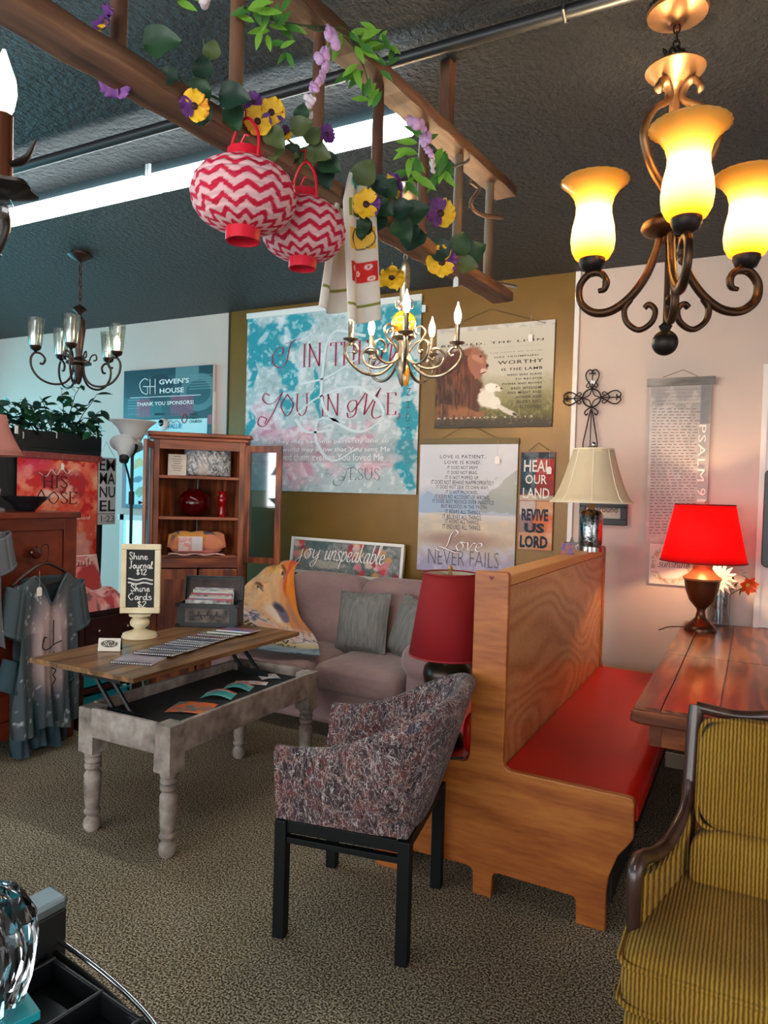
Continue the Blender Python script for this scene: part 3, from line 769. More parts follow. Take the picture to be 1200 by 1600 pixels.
for s in (-1, 1):
    post = cr([(s*(BW+.01), .49, .45), (s*(BW+.008), .51, .58), (s*(BW+.004), .545, .72), (s*BW, .58, .905)], 5)
    MB().tube(post, [.019]*(len(post)-1)+[.017], 10, flat=1.2).build('back_post', WAL, arm, smooth=50)
    ap_ = cr([(s*(BW+.006), .535, .70), (s*(BW+.012), .50, .63), (s*(BW+.03), .44, .585), (s*(BW+.055), .36, .56), (s*(BW+.075), .27, .575), (s*(BW+.09), .19, .60), (s*(BW+.095), .145, .60), (s*(BW+.097), .125, .57), (s*(BW+.097), .125, .49), (s*(BW+.095), .13, .40)], 5)
    MB().tube(ap_, [.013+.004*math.sin(PI*k/len(ap_)) for k in range(len(ap_))], 10, flat=1.2).build('arm_rail', WAL, arm, smooth=50)
    MB().tube([(q.x-s*.0, q.y-.004, q.z+.02) for q in ap_[3:36]], .004, 6).build('arm_bead', WAL, arm)
    m = MB(); A, Bq = Vector((s*(BW+.085), .15)), Vector((s*(BW+.0), .50))
    def sp_(u, v, A=A, Bq=Bq):
        p = A.lerp(Bq, u); top = .575-.02*math.sin(PI*u)+.06*max(0, u-.75)/.25; return (p.x, p.y, .42+(top-.42)*v)
    m.grid(10, 4, sp_).build('side_panel', CORD, arm, smooth=180, solid=.02)
    for y in (.03, .52): MB().lathe([(.018, 0), (.026, .06), (.03, .18)], 12, (s*(AW-.05 if y < .2 else BW), y, 0)).build('leg', WAL, arm, smooth=50)
MB().tube(cr([(-BW, .58, .90), (-BW*.5, .585, .89), (0, .59, .905), (BW*.5, .585, .89), (BW, .58, .90)], 6), .017, 10).build('crest_rail', WAL, arm, smooth=50)
MB().box(-BW+.02, BW-.02, .55, .58, .45, .87).build('back_board', WAL, arm, bevel=.01)

# ---- lift-top coffee table
GREY = wood('grey_wash', ((92, 80, 72), (140, 126, 116), (178, 166, 156)), (1, 1, 1), .7, 5, 2, 22, .2, 0, .25)
BRWN = wood('brown_planks', ((72, 44, 24), (112, 76, 44), (150, 108, 66)), (1, .1, 1), .36, 10, 3, 60, .1, .3, .4)
ct = thing('coffee_table', 'grey washed lift top coffee table with a raised brown top', 'table', (-2.29, 2.66, 0))
hx_, hy = .265, .545
gap = .008
for sx in (-1, 1):
    for sy in (-1, 1):
        x, y = sx*(hx_-.045), sy*(hy-.045)
        prof = [(.024, 0), (.034, .012), (.037, .03), (.033, .052), (.022, .062), (.022, .068), (.034, .078), (.036, .088), (.028, .1), (.032, .12), (.036, .2), (.036, .25), (.028, .262), (.026, .268), (.035, .278), (.035, .292), (.027, .298), (.035, .305), (.035, .318), (.027, .325), (.036, .332), (.037, .345), (.03, .352)]
        lg = MB().lathe(prof, 20, (x, y, 0)); lg.box(x-.043, x+.043, y-.043, y+.043, .35, .545); lg.build('leg', GREY, ct, smooth=40)
for sy in (-1, 1):
    MB().box(-hx_+.08, hx_-.08, sy*(hy-.012)-.011, sy*(hy-.012)+.011, .425, .55).build('apron', GREY, ct, bevel=.003)
for sx in (-1, 1):
    MB().box(sx*(hx_-.012)-.011, sx*(hx_-.012)+.011, -hy+.08, hy-.08, .425, .55).build('apron', GREY, ct, bevel=.003)
MB().box(-hx_+.02, hx_-.02, -hy+.02, hy-.02, .49, .502).build('tray_floor', mat('felt_black', (24, 24, 26), .9), ct)
LZ = .70
la = onz(50, 1027, LZ); lb = onz(213, 1063, LZ); lc = onz(452, 985, LZ)
ox, oy = -2.29, 2.66
X_a, X_b, Y_a, Y_b = la.x-ox, (lb.x+lc.x)/2-ox+.02, (la.y+lb.y)/2-oy, lc.y-oy
npk = 7
for k in range(npk):
    xa = X_a+(X_b-X_a)*k/npk; xb = X_a+(X_b-X_a)*(k+1)/npk
    MB().box(xa+.0008, xb-.0008, Y_a, Y_b, LZ-.022, LZ).build('plank', BRWN, ct, bevel=.002)
M_STEEL = mat('lift_black', (26, 28, 30), .45, .5)
for yv in (-hy+.09, hy-.12):
    for dx in (0, .11):
        MB().tube([(-.13+dx, yv, .505), (-.30+dx, yv+.01, LZ-.03)], .010, 6).build('lift_arm', M_STEEL, ct)
    MB().box(-.17, .03, yv-.018, yv-.012, .502, .54).build('lift_plate', M_STEEL, ct)
    MB().box(-.34, -.1, yv-.014, yv-.008, LZ-.05, LZ-.023).build('lift_bracket', M_STEEL, ct)

# ---- corner cabinet with open glass doors
CEDAR = wood('cedar', ((86, 36, 16), (126, 62, 30), (154, 84, 44)), (1, 1, .16), .42, 7, 4, 50, .06, .2, .5)
CEDARH = wood('cedar_h', ((92, 38, 18), (132, 62, 30), (158, 86, 46)), (.16, 1, 1), .42, 7, 4, 50, .06, .2, .45)
q0, q1 = dep(233, 676, 5.1), dep(391, 679, 5.3)
cu_ = Vector((q1.x-q0.x, q1.y-q0.y, 0)); cw = cu_.length/2; cang = math.atan2(cu_.y, cu_.x); cmid = (q0+q1)/2; ctop = (q0.z+q1.z)/2
cab = thing('corner_cabinet', 'reddish cedar corner cabinet with open glass doors beside the sofa', 'cabinet', (cmid.x, cmid.y, 0), cang)
# local: x along the front, y away from the viewer
w_ = cw-.03
cz = lambda y: dep(312, y, 5.2).z
zs1, zs2, zb = cz(744), cz(808), cz(868)
bk = [(-w_, .0), (-w_-.03, .06), (0, .44), (w_+.03, .06), (w_, .0)]
def backboards():
    for s in (-1, 1):
        n = 4
        for k in range(n):
            a = Vector((s*(w_+.03), .06))*(1-k/n)+Vector((0, .44))*(k/n); b = Vector((s*(w_+.03), .06))*(1-(k+1)/n)+Vector((0, .44))*((k+1)/n)
            d = (b-a); d.normalize(); nn = Vector((d.y, -d.x))*(1 if s < 0 else -1)*-.012
            a2 = a+d*.0015; b2 = b-d*.0015
            MB().prism([tuple(a2), tuple(b2), tuple(b2+nn), tuple(a2+nn)], .06, ctop-.05, 'xy').build('back_board', CEDAR, cab)
backboards()
for s in (-1, 1):
    MB().prism([(s*w_, 0), (s*(w_+.03), .06), (s*(w_+.018), .065), (s*(w_-.012), .012)], .06, ctop-.05, 'xy').build('side_panel', CEDAR, cab)
    x0, x1 = sorted((s*w_, s*(w_-.045)))
    MB().box(x0, x1, -.018, .004, .06, ctop-.05).build('stile', CEDAR, cab, bevel=.003)
for z in (zs1, zs2, zb):
    MB().prism([(-w_+.01, .0), (-w_-.015, .06), (0, .425), (w_+.015, .06), (w_-.01, .0)], z-.022, z, 'xy').build('shelf', CEDARH, cab, bevel=.003)
MB().box(-w_+.045, w_-.045, -.018, .0, ctop-.12, ctop-.05).build('top_rail', CEDARH, cab)
MB().prism([(-w_-.035, -.05), (w_+.035, -.05), (w_+.06, .05), (0, .46), (-w_-.06, .05)], ctop-.03, ctop, 'xy').build('cornice', CEDARH, cab, bevel=.008)
MB().prism([(-w_-.02, -.035), (w_+.02, -.035), (w_+.045, .055), (0, .45), (-w_-.045, .055)], ctop-.055, ctop-.03, 'xy').build('cornice_moulding', CEDARH, cab, bevel=.006)
MB().box(-w_+.045, w_-.045, -.018, .0, zb-.09, zb-.022).build('waist_rail', CEDARH, cab)
MB().prism([(-w_, .0), (-w_-.03, .06), (0, .43), (w_+.03, .06), (w_, .0)], .0, .06, 'xy').build('plinth', CEDARH, cab)
for s in (-1, 1):
    x0, x1 = sorted((s*.006, s*(w_-.047)))
    d = MB().box(x0, x1, -.026, -.004, .07, zb-.1).build('lower_door', CEDAR, cab, bevel=.004)
    MB().box(x0+.05, x1-.05, -.036, -.026, .13, zb-.17).build('raised_panel', CEDAR, d, bevel=.01, seg=3)
GLASS = pane_glass('cabinet_glass', (226, 236, 238), .16, .04)
def glass_door(s, a):
    dw = w_-.02; z0, z1 = zb-.05, ctop-.075
    d = bpy.data.objects.new('glass_door', None); 
    m = MB(); t = .045
    m.box(0, t, -.011, .011, z0, z1).box(dw-t, dw, -.011, .011, z0, z1).box(t, dw-t, -.011, .011, z0, z0+t).box(t, dw-t, -.011, .011, z1-t*1.1, z1)
    o = m.build('glass_door', CEDAR, cab, bevel=.003)
    o.matrix_local = T((s*w_, -.02, 0)) @ rotz(a)
    MB().box(t, dw-t, -.002, .002, z0+t, z1-t).build('pane', GLASS, o)
    MB().lathe([(.005, 0), (.006, .012), (.012, .016), (.011, .026), (0, .03)], 12).build('knob', mat('knob_dark', (38, 28, 22), .4, .6), o).matrix_local = T((dw-.02, .012 if s > 0 else -.012, (z0+z1)/2)) @ Matrix.Rotation((-1 if s > 0 else 1)*PI/2, 4, 'X')
glass_door(1, math.radians(-38)); glass_door(-1, math.radians(-98))

# things in the cabinet
def cl(x, y, z): return rotz(cang) @ Vector((x, y, z)) + Vector((cmid.x, cmid.y, 0))
crd = MB().box(-.065, .065, -.004, .004, 0, .155).build('booklet', mat('booklet_white', (206, 196, 186), .7))
tag(crd, 'small white booklet standing on the top shelf of the cabinet', 'booklet', None, cl(-.16, .06, zs1+.002), cang-.08)
crd.rotation_euler = (-.12, 0, cang-.1)
ink = MB()
for k, wd in enumerate((.05, .07, .06, .05, .08, .07, .06)): ink.box(-wd/2, wd/2, -.0055, -.0045, .135-.017*k, .139-.017*k)
ink.build('print', mat('ink_grey', (110, 100, 92), .8), crd)
P = Paint(60, 40, (150, 152, 154), 3, 1.5).prep(8); n = P.noise(14); P.mix((n > .55)*.9, (205, 208, 210)); n = P.noise(24); P.mix((n > .62)*.9, (70, 72, 78)); P.rect(.28, .02, .48, .55, (188, 186, 184), .6); P.rect(.3, .02, .5, .4, (215, 208, 196), .6)
def pil(sg, sx, sz, th):
    def f(u, v):
        a, b = 2*u-1, 2*v-1; e = (max(0, 1-abs(a)**4)*max(0, 1-abs(b)**4))**.5
        return (a*sx/2, sg*th*e+.006*math.sin(19*a+7*b)*e, sz/2+b*sz/2)
    return f
wp = thing('wrapped_pillow', 'silver grey pillow in clear plastic wrap on the top shelf', 'pillow', cl(.06, .12, zs1+.002), cang)
P.mesh('front', pil(-1, .34, .23, .06), vcol('wrapped_print', .18), wp); P.mesh('back', pil(1, .34, .23, .05), vcol('wrapped_print', .18), wp)
wt = MB(); fit_text(wt, 'TRUST IN THE LORD', -.14, .19, .14, .203, y=-.052); wt.build('print', mat('ink_dark', (50, 48, 50), .6), wp)
RG = mat('ruby_glass', (120, 6, 12), .04, trans=.75, ior=1.45)
vs_ = thing('vase', 'round dark red glass vase on the middle shelf', 'vase', cl(-.03, .16, zs2), cang)
MB().lathe([(.0, 0), (.06, .0), (.085, .02), (.11, .06), (.118, .1), (.108, .145), (.08, .18), (.05, .196), (.056, .205), (.048, .203), (.04, .192), (.075, .17), (.1, .14), (.108, .1), (.1, .06), (.07, .02), (0, .012)], 32, cap=False).build('body', RG, vs_, smooth=60)
v2 = thing('vase', 'slim bright red glass vase on the middle shelf', 'vase', cl(.17, .09, zs2), cang)
MB().lathe([(0, 0), (.03, 0), (.028, .01), (.024, .05), (.03, .11), (.034, .14), (.022, .165), (.036, .19), (.033, .19), (.018, .165), (.03, .14), (.026, .11), (.02, .05), (0, .014)], 24, cap=False, flute=.06, nf=8).build('body', mat('red_glass2', (190, 10, 16), .06, trans=.6, ior=1.45), v2, smooth=60)
fb = thing('folded_blanket', 'folded orange and yellow blanket with a paper band on the lowest open shelf', 'blanket', cl(-.01, .1, zb+.002), cang)
P = Paint(80, 50, (222, 148, 66), 5, 1.6).prep(7); n = P.noise(5)
P.mix((P.U*1.4-P.V*.3+n*.2 > .95)*.7, (214, 120, 110)); P.mix(np.clip((.12-abs(P.U-.68+.25*(P.V-.6)+.1*(n-.5)))/.03, 0, 1)*(P.V > .35), (92, 72, 84)); P.mix(np.clip((.05-abs(P.U-.1-.25*(P.V-.3)))/.02, 0, 1), (120, 70, 92)); P.mix(np.clip((n-.55)*8, 0, 1)*.7, (232, 176, 60)); P.mix(np.clip((.28-P.V)/.1, 0, 1)*.6, (200, 118, 96))
def fbl(u, v):
    a = 2*u-1; q = PI*(v*1.15-.12); r = 1-.25*abs(a)**5
    return (a*.205*(1-.04*math.sin(q)), -.105*math.cos(q)*r*.9, .075+.085*math.sin(q)*r+.006*math.sin(9*a+4*q))
P.mesh('fold', fbl, vcol('blanket_soft', .9, sheen=.2), fb, solid=.01)
MB().ell((0, .02, .07), (.19, .09, .066), 24, 12, .5, .3).build('inner_fold', mat('blanket_pink', (212, 140, 130), .9), fb, smooth=80)
MB().grid(20, 4, lambda u, v: (-.2+.4*u, -.14+.12*v, .006+.006*math.sin(u*17)*(1-v))).build('loose_edge', mat('blanket_pale', (222, 178, 170), .9), fb, smooth=80, solid=.006)
P = Paint(30, 20, (214, 196, 190), 6).prep(6); n = P.noise(5); P.mix((n > .52)*.7*(P.U < .55), (214, 128, 130)); P.rect(.6, 0, 1, 1, (196, 202, 208), .6); P.rect(.5, 0, .56, 1, (170, 160, 150), .8)
P.mesh('paper_band', lambda u, v: (-.13+.17*u, -.112-.012*math.sin(PI*v), .03+.105*v), vcol('paper_print', .5), fb)

# ---- tall chest of drawers at the left with shirts hanging on it
CH = wood('cherry_dark', ((72, 24, 14), (104, 40, 22), (130, 56, 30)), (1, .25, .5), .3, 3, 3, 40, .03, .5, .35)
CX, CYb = -3.56, 2.915
chest = thing('chest', 'tall dark cherry chest with a round knob at the left', 'chest', (CX, CYb, 0), 0)
CD, CWd, CHh = .46, .98, 1.34
MB().box(-CD, -.02, -CWd, 0, .1, CHh-.035).build('body', CH, chest, bevel=.004)
MB().box(-CD-.01, .015, -CWd-.02, .02, CHh-.035, CHh).build('top', CH, chest, bevel=.006)
for y0, y1 in ((-.085, 0), (-CWd, -CWd+.085)): MB().box(-.02, 0, y0, y1, .0, CHh-.035).build('stile', CH, chest, bevel=.002)
MB().box(-.02, 0, -CWd+.085, -.085, CHh-.10, CHh-.035).build('rail', CH, chest)
MB().box(-.02, 0, -CWd+.085, -.085, .1, .2).build('rail', CH, chest)
kp = onx(52, 863, CX+.0)
dr = MB().box(-.02, -.008, -CWd+.09, -.09, .205, CHh-.105).build('door', CH, chest, bevel=.003)
kn = MB(); kn.M = T((-.008, kp.y-CYb, kp.z)) @ Matrix.Rotation(PI/2, 4, 'Y'); kn.lathe([(.012, 0), (.012, .018), (.03, .024), (.036, .036), (.03, .048), (0, .054)], 20); kn.build('knob', mat('knob_cherry', (70, 22, 14), .2, coat=.5), dr, smooth=50)
for y in (-.06, -CWd+.06): MB().box(-CD, -CD+.06, y-.03, y+.03, 0, .1).build('foot', CH, chest)
bowl = MB().lathe([(0, 0), (.05, 0), (.055, .008), (.1, .06), (.125, .085), (.13, .085), (.105, .06), (.05, .018), (0, .014)], 32, cap=False)
bp_ = onz(38, 797, CHh+.003)
tag(bowl.build('bowl', mat('bowl_dark', (22, 26, 30), .35), smooth=50), 'dark bowl on top of the cherry chest', 'bowl', None, (CX-.17, 2.70, CHh+.001))
# pink shaded lamp cut by the left edge of the frame
lp = onx(-8, 710, CX-.2)
lamp = thing('table_lamp', 'lamp with a dusty pink bell shade at the left edge', 'lamp', (CX-.2, lp.y-.02, CHh+.001))
zz = lambda y: onx(5, y, CX-.2).z-CHh
PS = translucent('shade_pink', (176, 112, 100), (190, 120, 100), .2)
MB().lathe([(.16, zz(712)), (.135, zz(700)), (.1, zz(680)), (.08, zz(664)), (.07, zz(650))], 28, cap=False).build('shade', PS, lamp, smooth=60, solid=.004)
MB().tube([(.161*math.cos(a), .161*math.sin(a), zz(712)) for a in np.linspace(0, 2*PI, 40)[:-1]], .005, 6, closed=True).build('shade_trim', PS, lamp)
MB().lathe([(.07, 0), (.07, .015), (.02, .03), (.045, .09), (.05, .12), (.02, .17), (.012, zz(690))], 20).build('base', mat('lamp_stone', (150, 140, 138), .4, c2=(96, 88, 90), nscale=60), lamp, smooth=50)
tg = MB().box(-.001, .001, -.018, .018, -.022, .022); tg.build('price_sticker', mat('tag_white', (232, 228, 222), .6), lamp).matrix_local = T((.118, .065, zz(672))) @ rotz(.5)

# shirts
def shirt(name, label, base, spots, X, yL, yR, zt, zbm, seed, vneck=True, tilt=0, cat='shirt'):
    """hangs in the plane x=X, seen from +x; y runs from yL (left in the photo) to yR"""
    cy = (yL+yR)/2; W = (yR-yL)/2; Ht = zt-zbm
    t = thing(name, label, cat, (X, cy, zbm))
    nu, nv = 64, 84
    P = Paint(nu, nv, base, seed, .8).prep(5)
    n = P.noise(5); n2 = P.noise(30)
    r = np.sqrt(((P.U-.5)/.38)**2+((P.V-.52)/.36)**2)+.35*(n-.5)
    if spots:
        P.mix(np.clip((1.15-r)/.5, 0, 1)*.8, (128, 110, 116)); P.mix(np.clip((.92-r)/.35, 0, 1), spots)
        P.mix(np.clip((n2-.70)*14, 0, 1)*.8, (196, 196, 196))
    vb = .80
    def bounds(v):
        if v > .93: f = (v-.93)/.07; return -.98+.42*f**.8, .98-.42*f**.8
        if v > .62: return -.99+.02*(v-.62), .99-.02*(v-.62)
        return -.86-.12*(1-v/.62)+.02, .84+.12*(1-v/.62)
    def fn(u, v):
        a, b = bounds(v)
        z = Ht*v
        if vneck and v > vb:
            hw = .01+.43*((v-vb)/(1-vb))**.9
            y = a+(-hw-a)*(u/.5) if u < .5 else hw+(b-hw)*((u-.5)/.5)
            if abs(u-.5) < 1e-6: y = -hw
        else: y = a+(b-a)*u
        fold = .022*math.sin(11*y+2*math.sin(3*v)+seed)*(1-v)**.7+.012*math.sin(23*y+4*v)*(1-v)
        zz_ = z+.02*math.sin(5*y+seed)*(1-v)**3-.05*max(0, (v-.93))/.07*abs(y)**2
        return (.03+fold+.02*math.cos(y*1.5), y*W, zz_)
    def skip(i, j): return vneck and (j+1)/nv > vb and i == nu//2
    L = P.lin(); mb = MB(); mb.grid(nu, nv, fn, skip=skip); mb.c = [tuple(c) for c in L.reshape(-1, 3)]
    mb.build('front', vcol('shirt_cotton', .9, bump=.2, sheen=.1), t, smooth=180)
    bc = mat(name+'_dark_%d' % seed, tuple(int(c*.7) for c in base), .9)
    MB().grid(12, 40, lambda u, v: (-.02+.01*math.sin(9*u), (-.9+1.8*u)*W*(.93 if v < .9 else .75-.2*(v-.9)*10*0), Ht*(-.03+1.0*v)+.012*math.sin(7*u)*(1-v))).build('back', bc, t, smooth=180, solid=.004)
    for s in (-1, 1):
        def sl(u, v):
            a = PI*2*u; cyl = Vector((.045*math.cos(a)*(1+.2*v), .065*math.sin(a)*(1-.1*(1-v)), 0))
            p = Vector((.01, s*W*(.86), Ht*.90)).lerp(Vector((.01, s*W*1.03, Ht*.62)), v)
            return (p.x+cyl.x, p.y+cyl.y*.9, p.z+cyl.y*s*.45)
        m = MB(); m.grid(20, 12, sl); m.build('sleeve', mat(name+'_sl_%d' % seed, base, .9, bump=.3, bscale=30), t, smooth=180, solid=.004)
        cf_ = MB(); cf_.grid(20, 2, lambda u, v: tuple(Vector(sl(u, .93+.09*v))*1.0)); cf_.build('cuff', mat(name+'_sl_%d' % seed, base, .9), t, smooth=180, solid=.009)
    if vneck:
        nk = MB(); nk.tube(cr([(.05, -.44*W, Ht*1.0-.02), (.058, -.22*W, Ht*.90), (.058, 0, Ht*(vb)-.005), (.058, .22*W, Ht*.90), (.05, .44*W, Ht*1.0-.02)], 6), .008, 6, flat=.5); nk.build('collar', mat(name+'_sl_%d' % seed, base, .9), t)
    return t, W, Ht
SHX = CX+.075
s0, s1 = onx(4, 900, SHX), onx(126, 900, SHX)
zt_, zb_ = onx(60, 893, SHX).z, onx(50, 1140, SHX).z
TS, sW, sH = shirt('tee_shirt', 'dark grey bleached tee shirt hanging from the chest knob', (66, 76, 80), (176, 150, 146), SHX+.02, s0.y+.03, s1.y-.035, zt_, zb_, 2)
let = MB()
def st(pts, r=.0035): let.tube(cr([(.078, y*sW, z*sH) for y, z in pts], 6), r, 5)
st([(-.03, .70), (-.03, .54)]); st([(-.28, .60), (-.34, .54), (-.2, .52), (.0, .545), (.22, .56)]); st([(-.22, .595), (-.28, .60), (-.33, .57)])
st([(-.02, .50), (.06, .475), (-.04, .46), (.02, .43)]); st([(.02, .43), (-.05, .40), (.06, .38), (-.02, .35)]); st([(-.02, .35), (.05, .32), (-.04, .29)])
let.build('lettering', mat('ink_black', (24, 22, 24), .8), TS)
hg = thing('hanger', 'dark wooden hanger with a hook on the chest knob', 'hanger', (SHX+.025, kp.y, zt_-.03))
MB().tube(cr([(0, -.2, -.03), (0, -.1, .035), (0, 0, .075), (0, .1, .035), (0, .2, -.03)], 6), .009, 8).build('bar', mat('hanger_wood', (44, 20, 14), .4), hg)
hk = kp.z-(zt_-.03)
MB().tube(cr([(0, 0, .075), (0, .005, hk-.05), (0, .02, hk-.02), (0, .018, hk+.042), (0, -.012, hk+.048), (0, -.03, hk+.02)], 6), .003, 6).build('hook', mat('hook_steel', (60, 56, 54), .3, 1), hg)
MB().tube([(0, -.2, -.03), (0, 0, -.045), (0, .2, -.03)], .006, 6).build('cross_bar', mat('hanger_wood', (44, 20, 14), .4), hg)
def price_tag(label, top, drop, nrm, sz=(.022, .034), group='white price tags on strings'):
    """string from top (a world point) straight down, card at the end; nrm: angle of the card's normal"""
    t = thing('price_tag', label, 'tag', tuple(top), nrm, group)
    MB().tube([(0, 0, 0), (.001, 0, -drop)], .0008, 5).build('string', mat('string', (190, 176, 150), .9), t)
    w2, h2 = sz[0]/2, sz[1]
    MB().prism([(-w2*.5, -drop+.003), (w2*.5, -drop+.003), (w2, -drop-.006), (w2, -drop-h2), (-w2, -drop-h2), (-w2, -drop-.006)], -.0007, .0007).build('card', mat('tag_white', (232, 228, 222), .6), t)
    return t
pt = onx(62, 892, SHX+.1); price_tag('white price tag hanging at the neck of the bleached tee shirt', (SHX+.1, pt.y, pt.z), .09, PI/2, (.03, .045))
# a second bleached shirt at the very edge and teal shirts below
e0 = onx(-70, 850, SHX-.005)
shirt('tee_shirt', 'pale bleached grey shirt at the left edge beside the chest knob', (92, 92, 96), (160, 150, 148), SHX+.0, onx(-95, 840, SHX).y, onx(4, 840, SHX).y, onx(0, 818, SHX).z, onx(0, 1010, SHX).z, 5, vneck=False)
shirt('tee_shirt', 'dark teal shirt hanging lowest beneath the bleached tee', (44, 66, 74), None, SHX-.01, onx(14, 1040, SHX).y, onx(104, 1040, SHX).y, onx(60, 1010, SHX).z, .035, 8, vneck=False)

# ---- low dark dresser with pink goods between chest and cabinet
DX, DY0, DY1, DZ = -3.62, 2.99, 3.50, .72
DK = mat('dresser_dark', (44, 16, 14), .35, c2=(58, 22, 18), nscale=4, coat=.3)
dres = thing('dresser', 'low dark dresser under pink cloths behind the coffee table', 'dresser', (DX, DY0, 0))
dl = DY1-DY0
MB().box(-.5, .01, -.0, dl, DZ-.03, DZ).build('top', DK, dres, bevel=.004)
for y in (.02, dl-.02):
    for x in (-.02, -.46): MB().box(x-.025, x+.025, y-.02, y+.02, 0, DZ-.03).build('leg', DK, dres)
MB().box(-.47, -.012, .04, dl-.04, DZ-.25, DZ-.03).build('body', DK, dres)
dw_ = MB().box(-.014, .0, .05, dl-.05, DZ-.235, DZ-.045).build('drawer', DK, dres, bevel=.003)
for y in (.14, .37): MB().ell((.014, y, DZ-.13), (.014, .012, .012), 14, 10).build('knob', mat('knob_chrome', (180, 176, 172), .2, 1), dw_, smooth=60)
MB().box(-.46, -.02, .04, dl-.04, .2, .225).build('lower_shelf', DK, dres)
P = Paint(60, 60, (214, 128, 124), 9).prep(6); n = P.noise(6); P.mix((n > .53)*.9, (232, 190, 184)); n = P.noise(8); P.mix((n > .6)*.9, (176, 52, 58)); n = P.noise(9); P.mix((n > .63)*.7, (110, 80, 84))
def heap(u, v):
    y = -.01+.44*u; x = -.42+.45*v; h = .05+.05*math.sin(3.1*u)+.02*math.sin(13*u+5*v)+.02*math.sin(9*v-4*u)
    e = min(1, 8*u, 8*(1-u), 8*v, 7*(1-v)); return (x, y, DZ+.002+h*e**.6)
pk = P.mesh('folded_cloth', heap, vcol('pink_cloth', .85), None, smooth=180); tag(pk, 'crumpled pink and white cloths on the low dark dresser', 'cloth', None, (DX, DY0, 0))
bs = thing('leaning_sign', 'pink sign with script lettering leaning behind the pink cloths', 'sign', (DX-.26, DY0+.06, DZ+.05), 0)
P = Paint(60, 60, (226, 176, 168), 11).prep(5); n = P.noise(5); P.mix((n > .55)*.8, (214, 120, 120)); P.blob(.75, .4, .25, .35, (176, 60, 62), wob=.3); P.rect(0, 0, .02, 1, (238, 230, 226)); P.rect(0, .97, 1, 1, (238, 230, 226))
lean = .1
P.mesh('panel', lambda u, v: (-lean*v, .34*u+.03*v, .26*v), vcol('paper_print', .5), bs, solid=.008)
ltr = MB(); script(ltr, ['S', 'e', 'a', 'u', 't', 'i'][1:], .10, .19, .30, .06, .003, .007, .2)
nb = MB(); nib(nb, [(.03, .185), (.05, .25)], .003, .007); nib(nb, [(.02, .25), (.07, .26), (.08, .235), (.045, .222), (.085, .21), (.075, .188), (.025, .187)], .003, .006)
for m_ in (ltr, nb):
    for k, v in enumerate(m_.v): m_.v[k] = (-lean*v[2]/.26+.006, v[0]+.03*v[2]/.26, v[2])
ltr.add(nb.v, nb.f); ltr.build('lettering', mat('ink_wine', (120, 30, 40), .7), bs)
# teal bins and a red box under the dresser
TEAL = mat('teal_plastic', (20, 150, 168), .35)
def bin_(label, loc, d):
    m = MB(); x, y, z = d
    for a in ((-x/2, -x/2+.006, -y/2, y/2, 0, z), (x/2-.006, x/2, -y/2, y/2, 0, z), (-x/2, x/2, -y/2, -y/2+.006, 0, z), (-x/2, x/2, y/2-.006, y/2, 0, z), (-x/2, x/2, -y/2, y/2, 0, .006)): m.box(*a)
    t = thing('storage_bin', label, 'bin', loc, 0, 'teal bins under the dresser')
    m.build('tub', TEAL, t); r = MB()
    for a in ((-x/2-.008, -x/2+.01, -y/2-.008, y/2+.008, z, z+.012), (x/2-.01, x/2+.008, -y/2-.008, y/2+.008, z, z+.012), (-x/2, x/2, -y/2-.008, -y/2+.01, z, z+.012), (-x/2, x/2, y/2-.01, y/2+.008, z, z+.012)): r.box(*a)
    r.build('rim', TEAL, t)
bin_('teal plastic bin on the lower shelf of the dresser', (DX-.25, 3.25, .227), (.40, .38, .15))
bin_('teal plastic bin on the floor under the dresser', (DX-.25, 3.24, 0), (.40, .38, .16))
rb = MB().box(-.12, .12, -.09, .09, 0, .05).build('card_box', mat('box_pink', (206, 40, 84), .5), bevel=.004); tag(rb, 'small magenta box resting on the teal bin', 'box', None, (DX-.22, 3.16, .39))

# ---- black rack with a planter of leaves on top
RX, RY0, RY1 = -4.22, 2.35, 3.655
BK = mat('rack_black', (20, 26, 28), .55)
rk = thing('display_rack', 'tall black display rack holding the red rose banner', 'rack', (RX, RY0, 0))
RL = RY1-RY0; RT = onx(150, 707, RX).z
nb_ = 9
for k in range(nb_): MB().box(-.02, -.002, RL*k/nb_+.001, RL*(k+1)/nb_-.001, .05, RT).build('slat', BK, rk)
for y in (.02, RL-.02): MB().box(-.26, 0, y-.02, y+.02, 0, RT).build('side_panel', BK, rk, bevel=.003)
for z in (.05, .6, 1.15, RT-.02): MB().box(-.26, -.022, .02, RL-.02, z, z+.02).build('shelf', BK, rk)
planter = thing('planter', 'black trough planter of leafy artificial ficus on the rack', 'plant', (RX, RY0, RT+.001))
ptop = onx(150, 682, RX+.0).z-RT
tr = MB()
for a in ((-.02, 0, .0, RL, 0, ptop), (-.22, -.20, 0, RL, 0, ptop), (-.2, -.02, 0, .015, 0, ptop), (-.2, -.02, RL-.015, RL, 0, ptop), (-.2, -.02, 0.015, RL-.015, 0, .015), (-.2, -.02, .015, RL-.015, ptop-.04, ptop-.03)): tr.box(*a)
tr.build('trough', mat('trough_black', (14, 20, 22), .4), planter)
def leaf_mesh(L, W, fold=.25, droop=.2, n=5):
    vs, fs = [], []
    for i in range(n+1):
        t = i/n; w = W*math.sin(PI*min(1, t*1.02))**.75*(1-.25*t); z = -droop*L*t*t
        for s in (-1, 0, 1): vs.append((L*t, s*w/2, z+abs(s)*fold*w/2))
    for i in range(n):
        for s in range(2): a = i*3+s; fs.append((a, a+1, a+4, a+3))
    return MB().add(vs, fs)
LEAFM = [mat('leaf_dark_%d' % k, c, .45, c2=c2, nscale=20) for k, (c, c2) in enumerate((((20, 58, 44), (30, 76, 56)), ((26, 70, 40), (40, 92, 56)), ((14, 44, 38), (24, 62, 50))))]
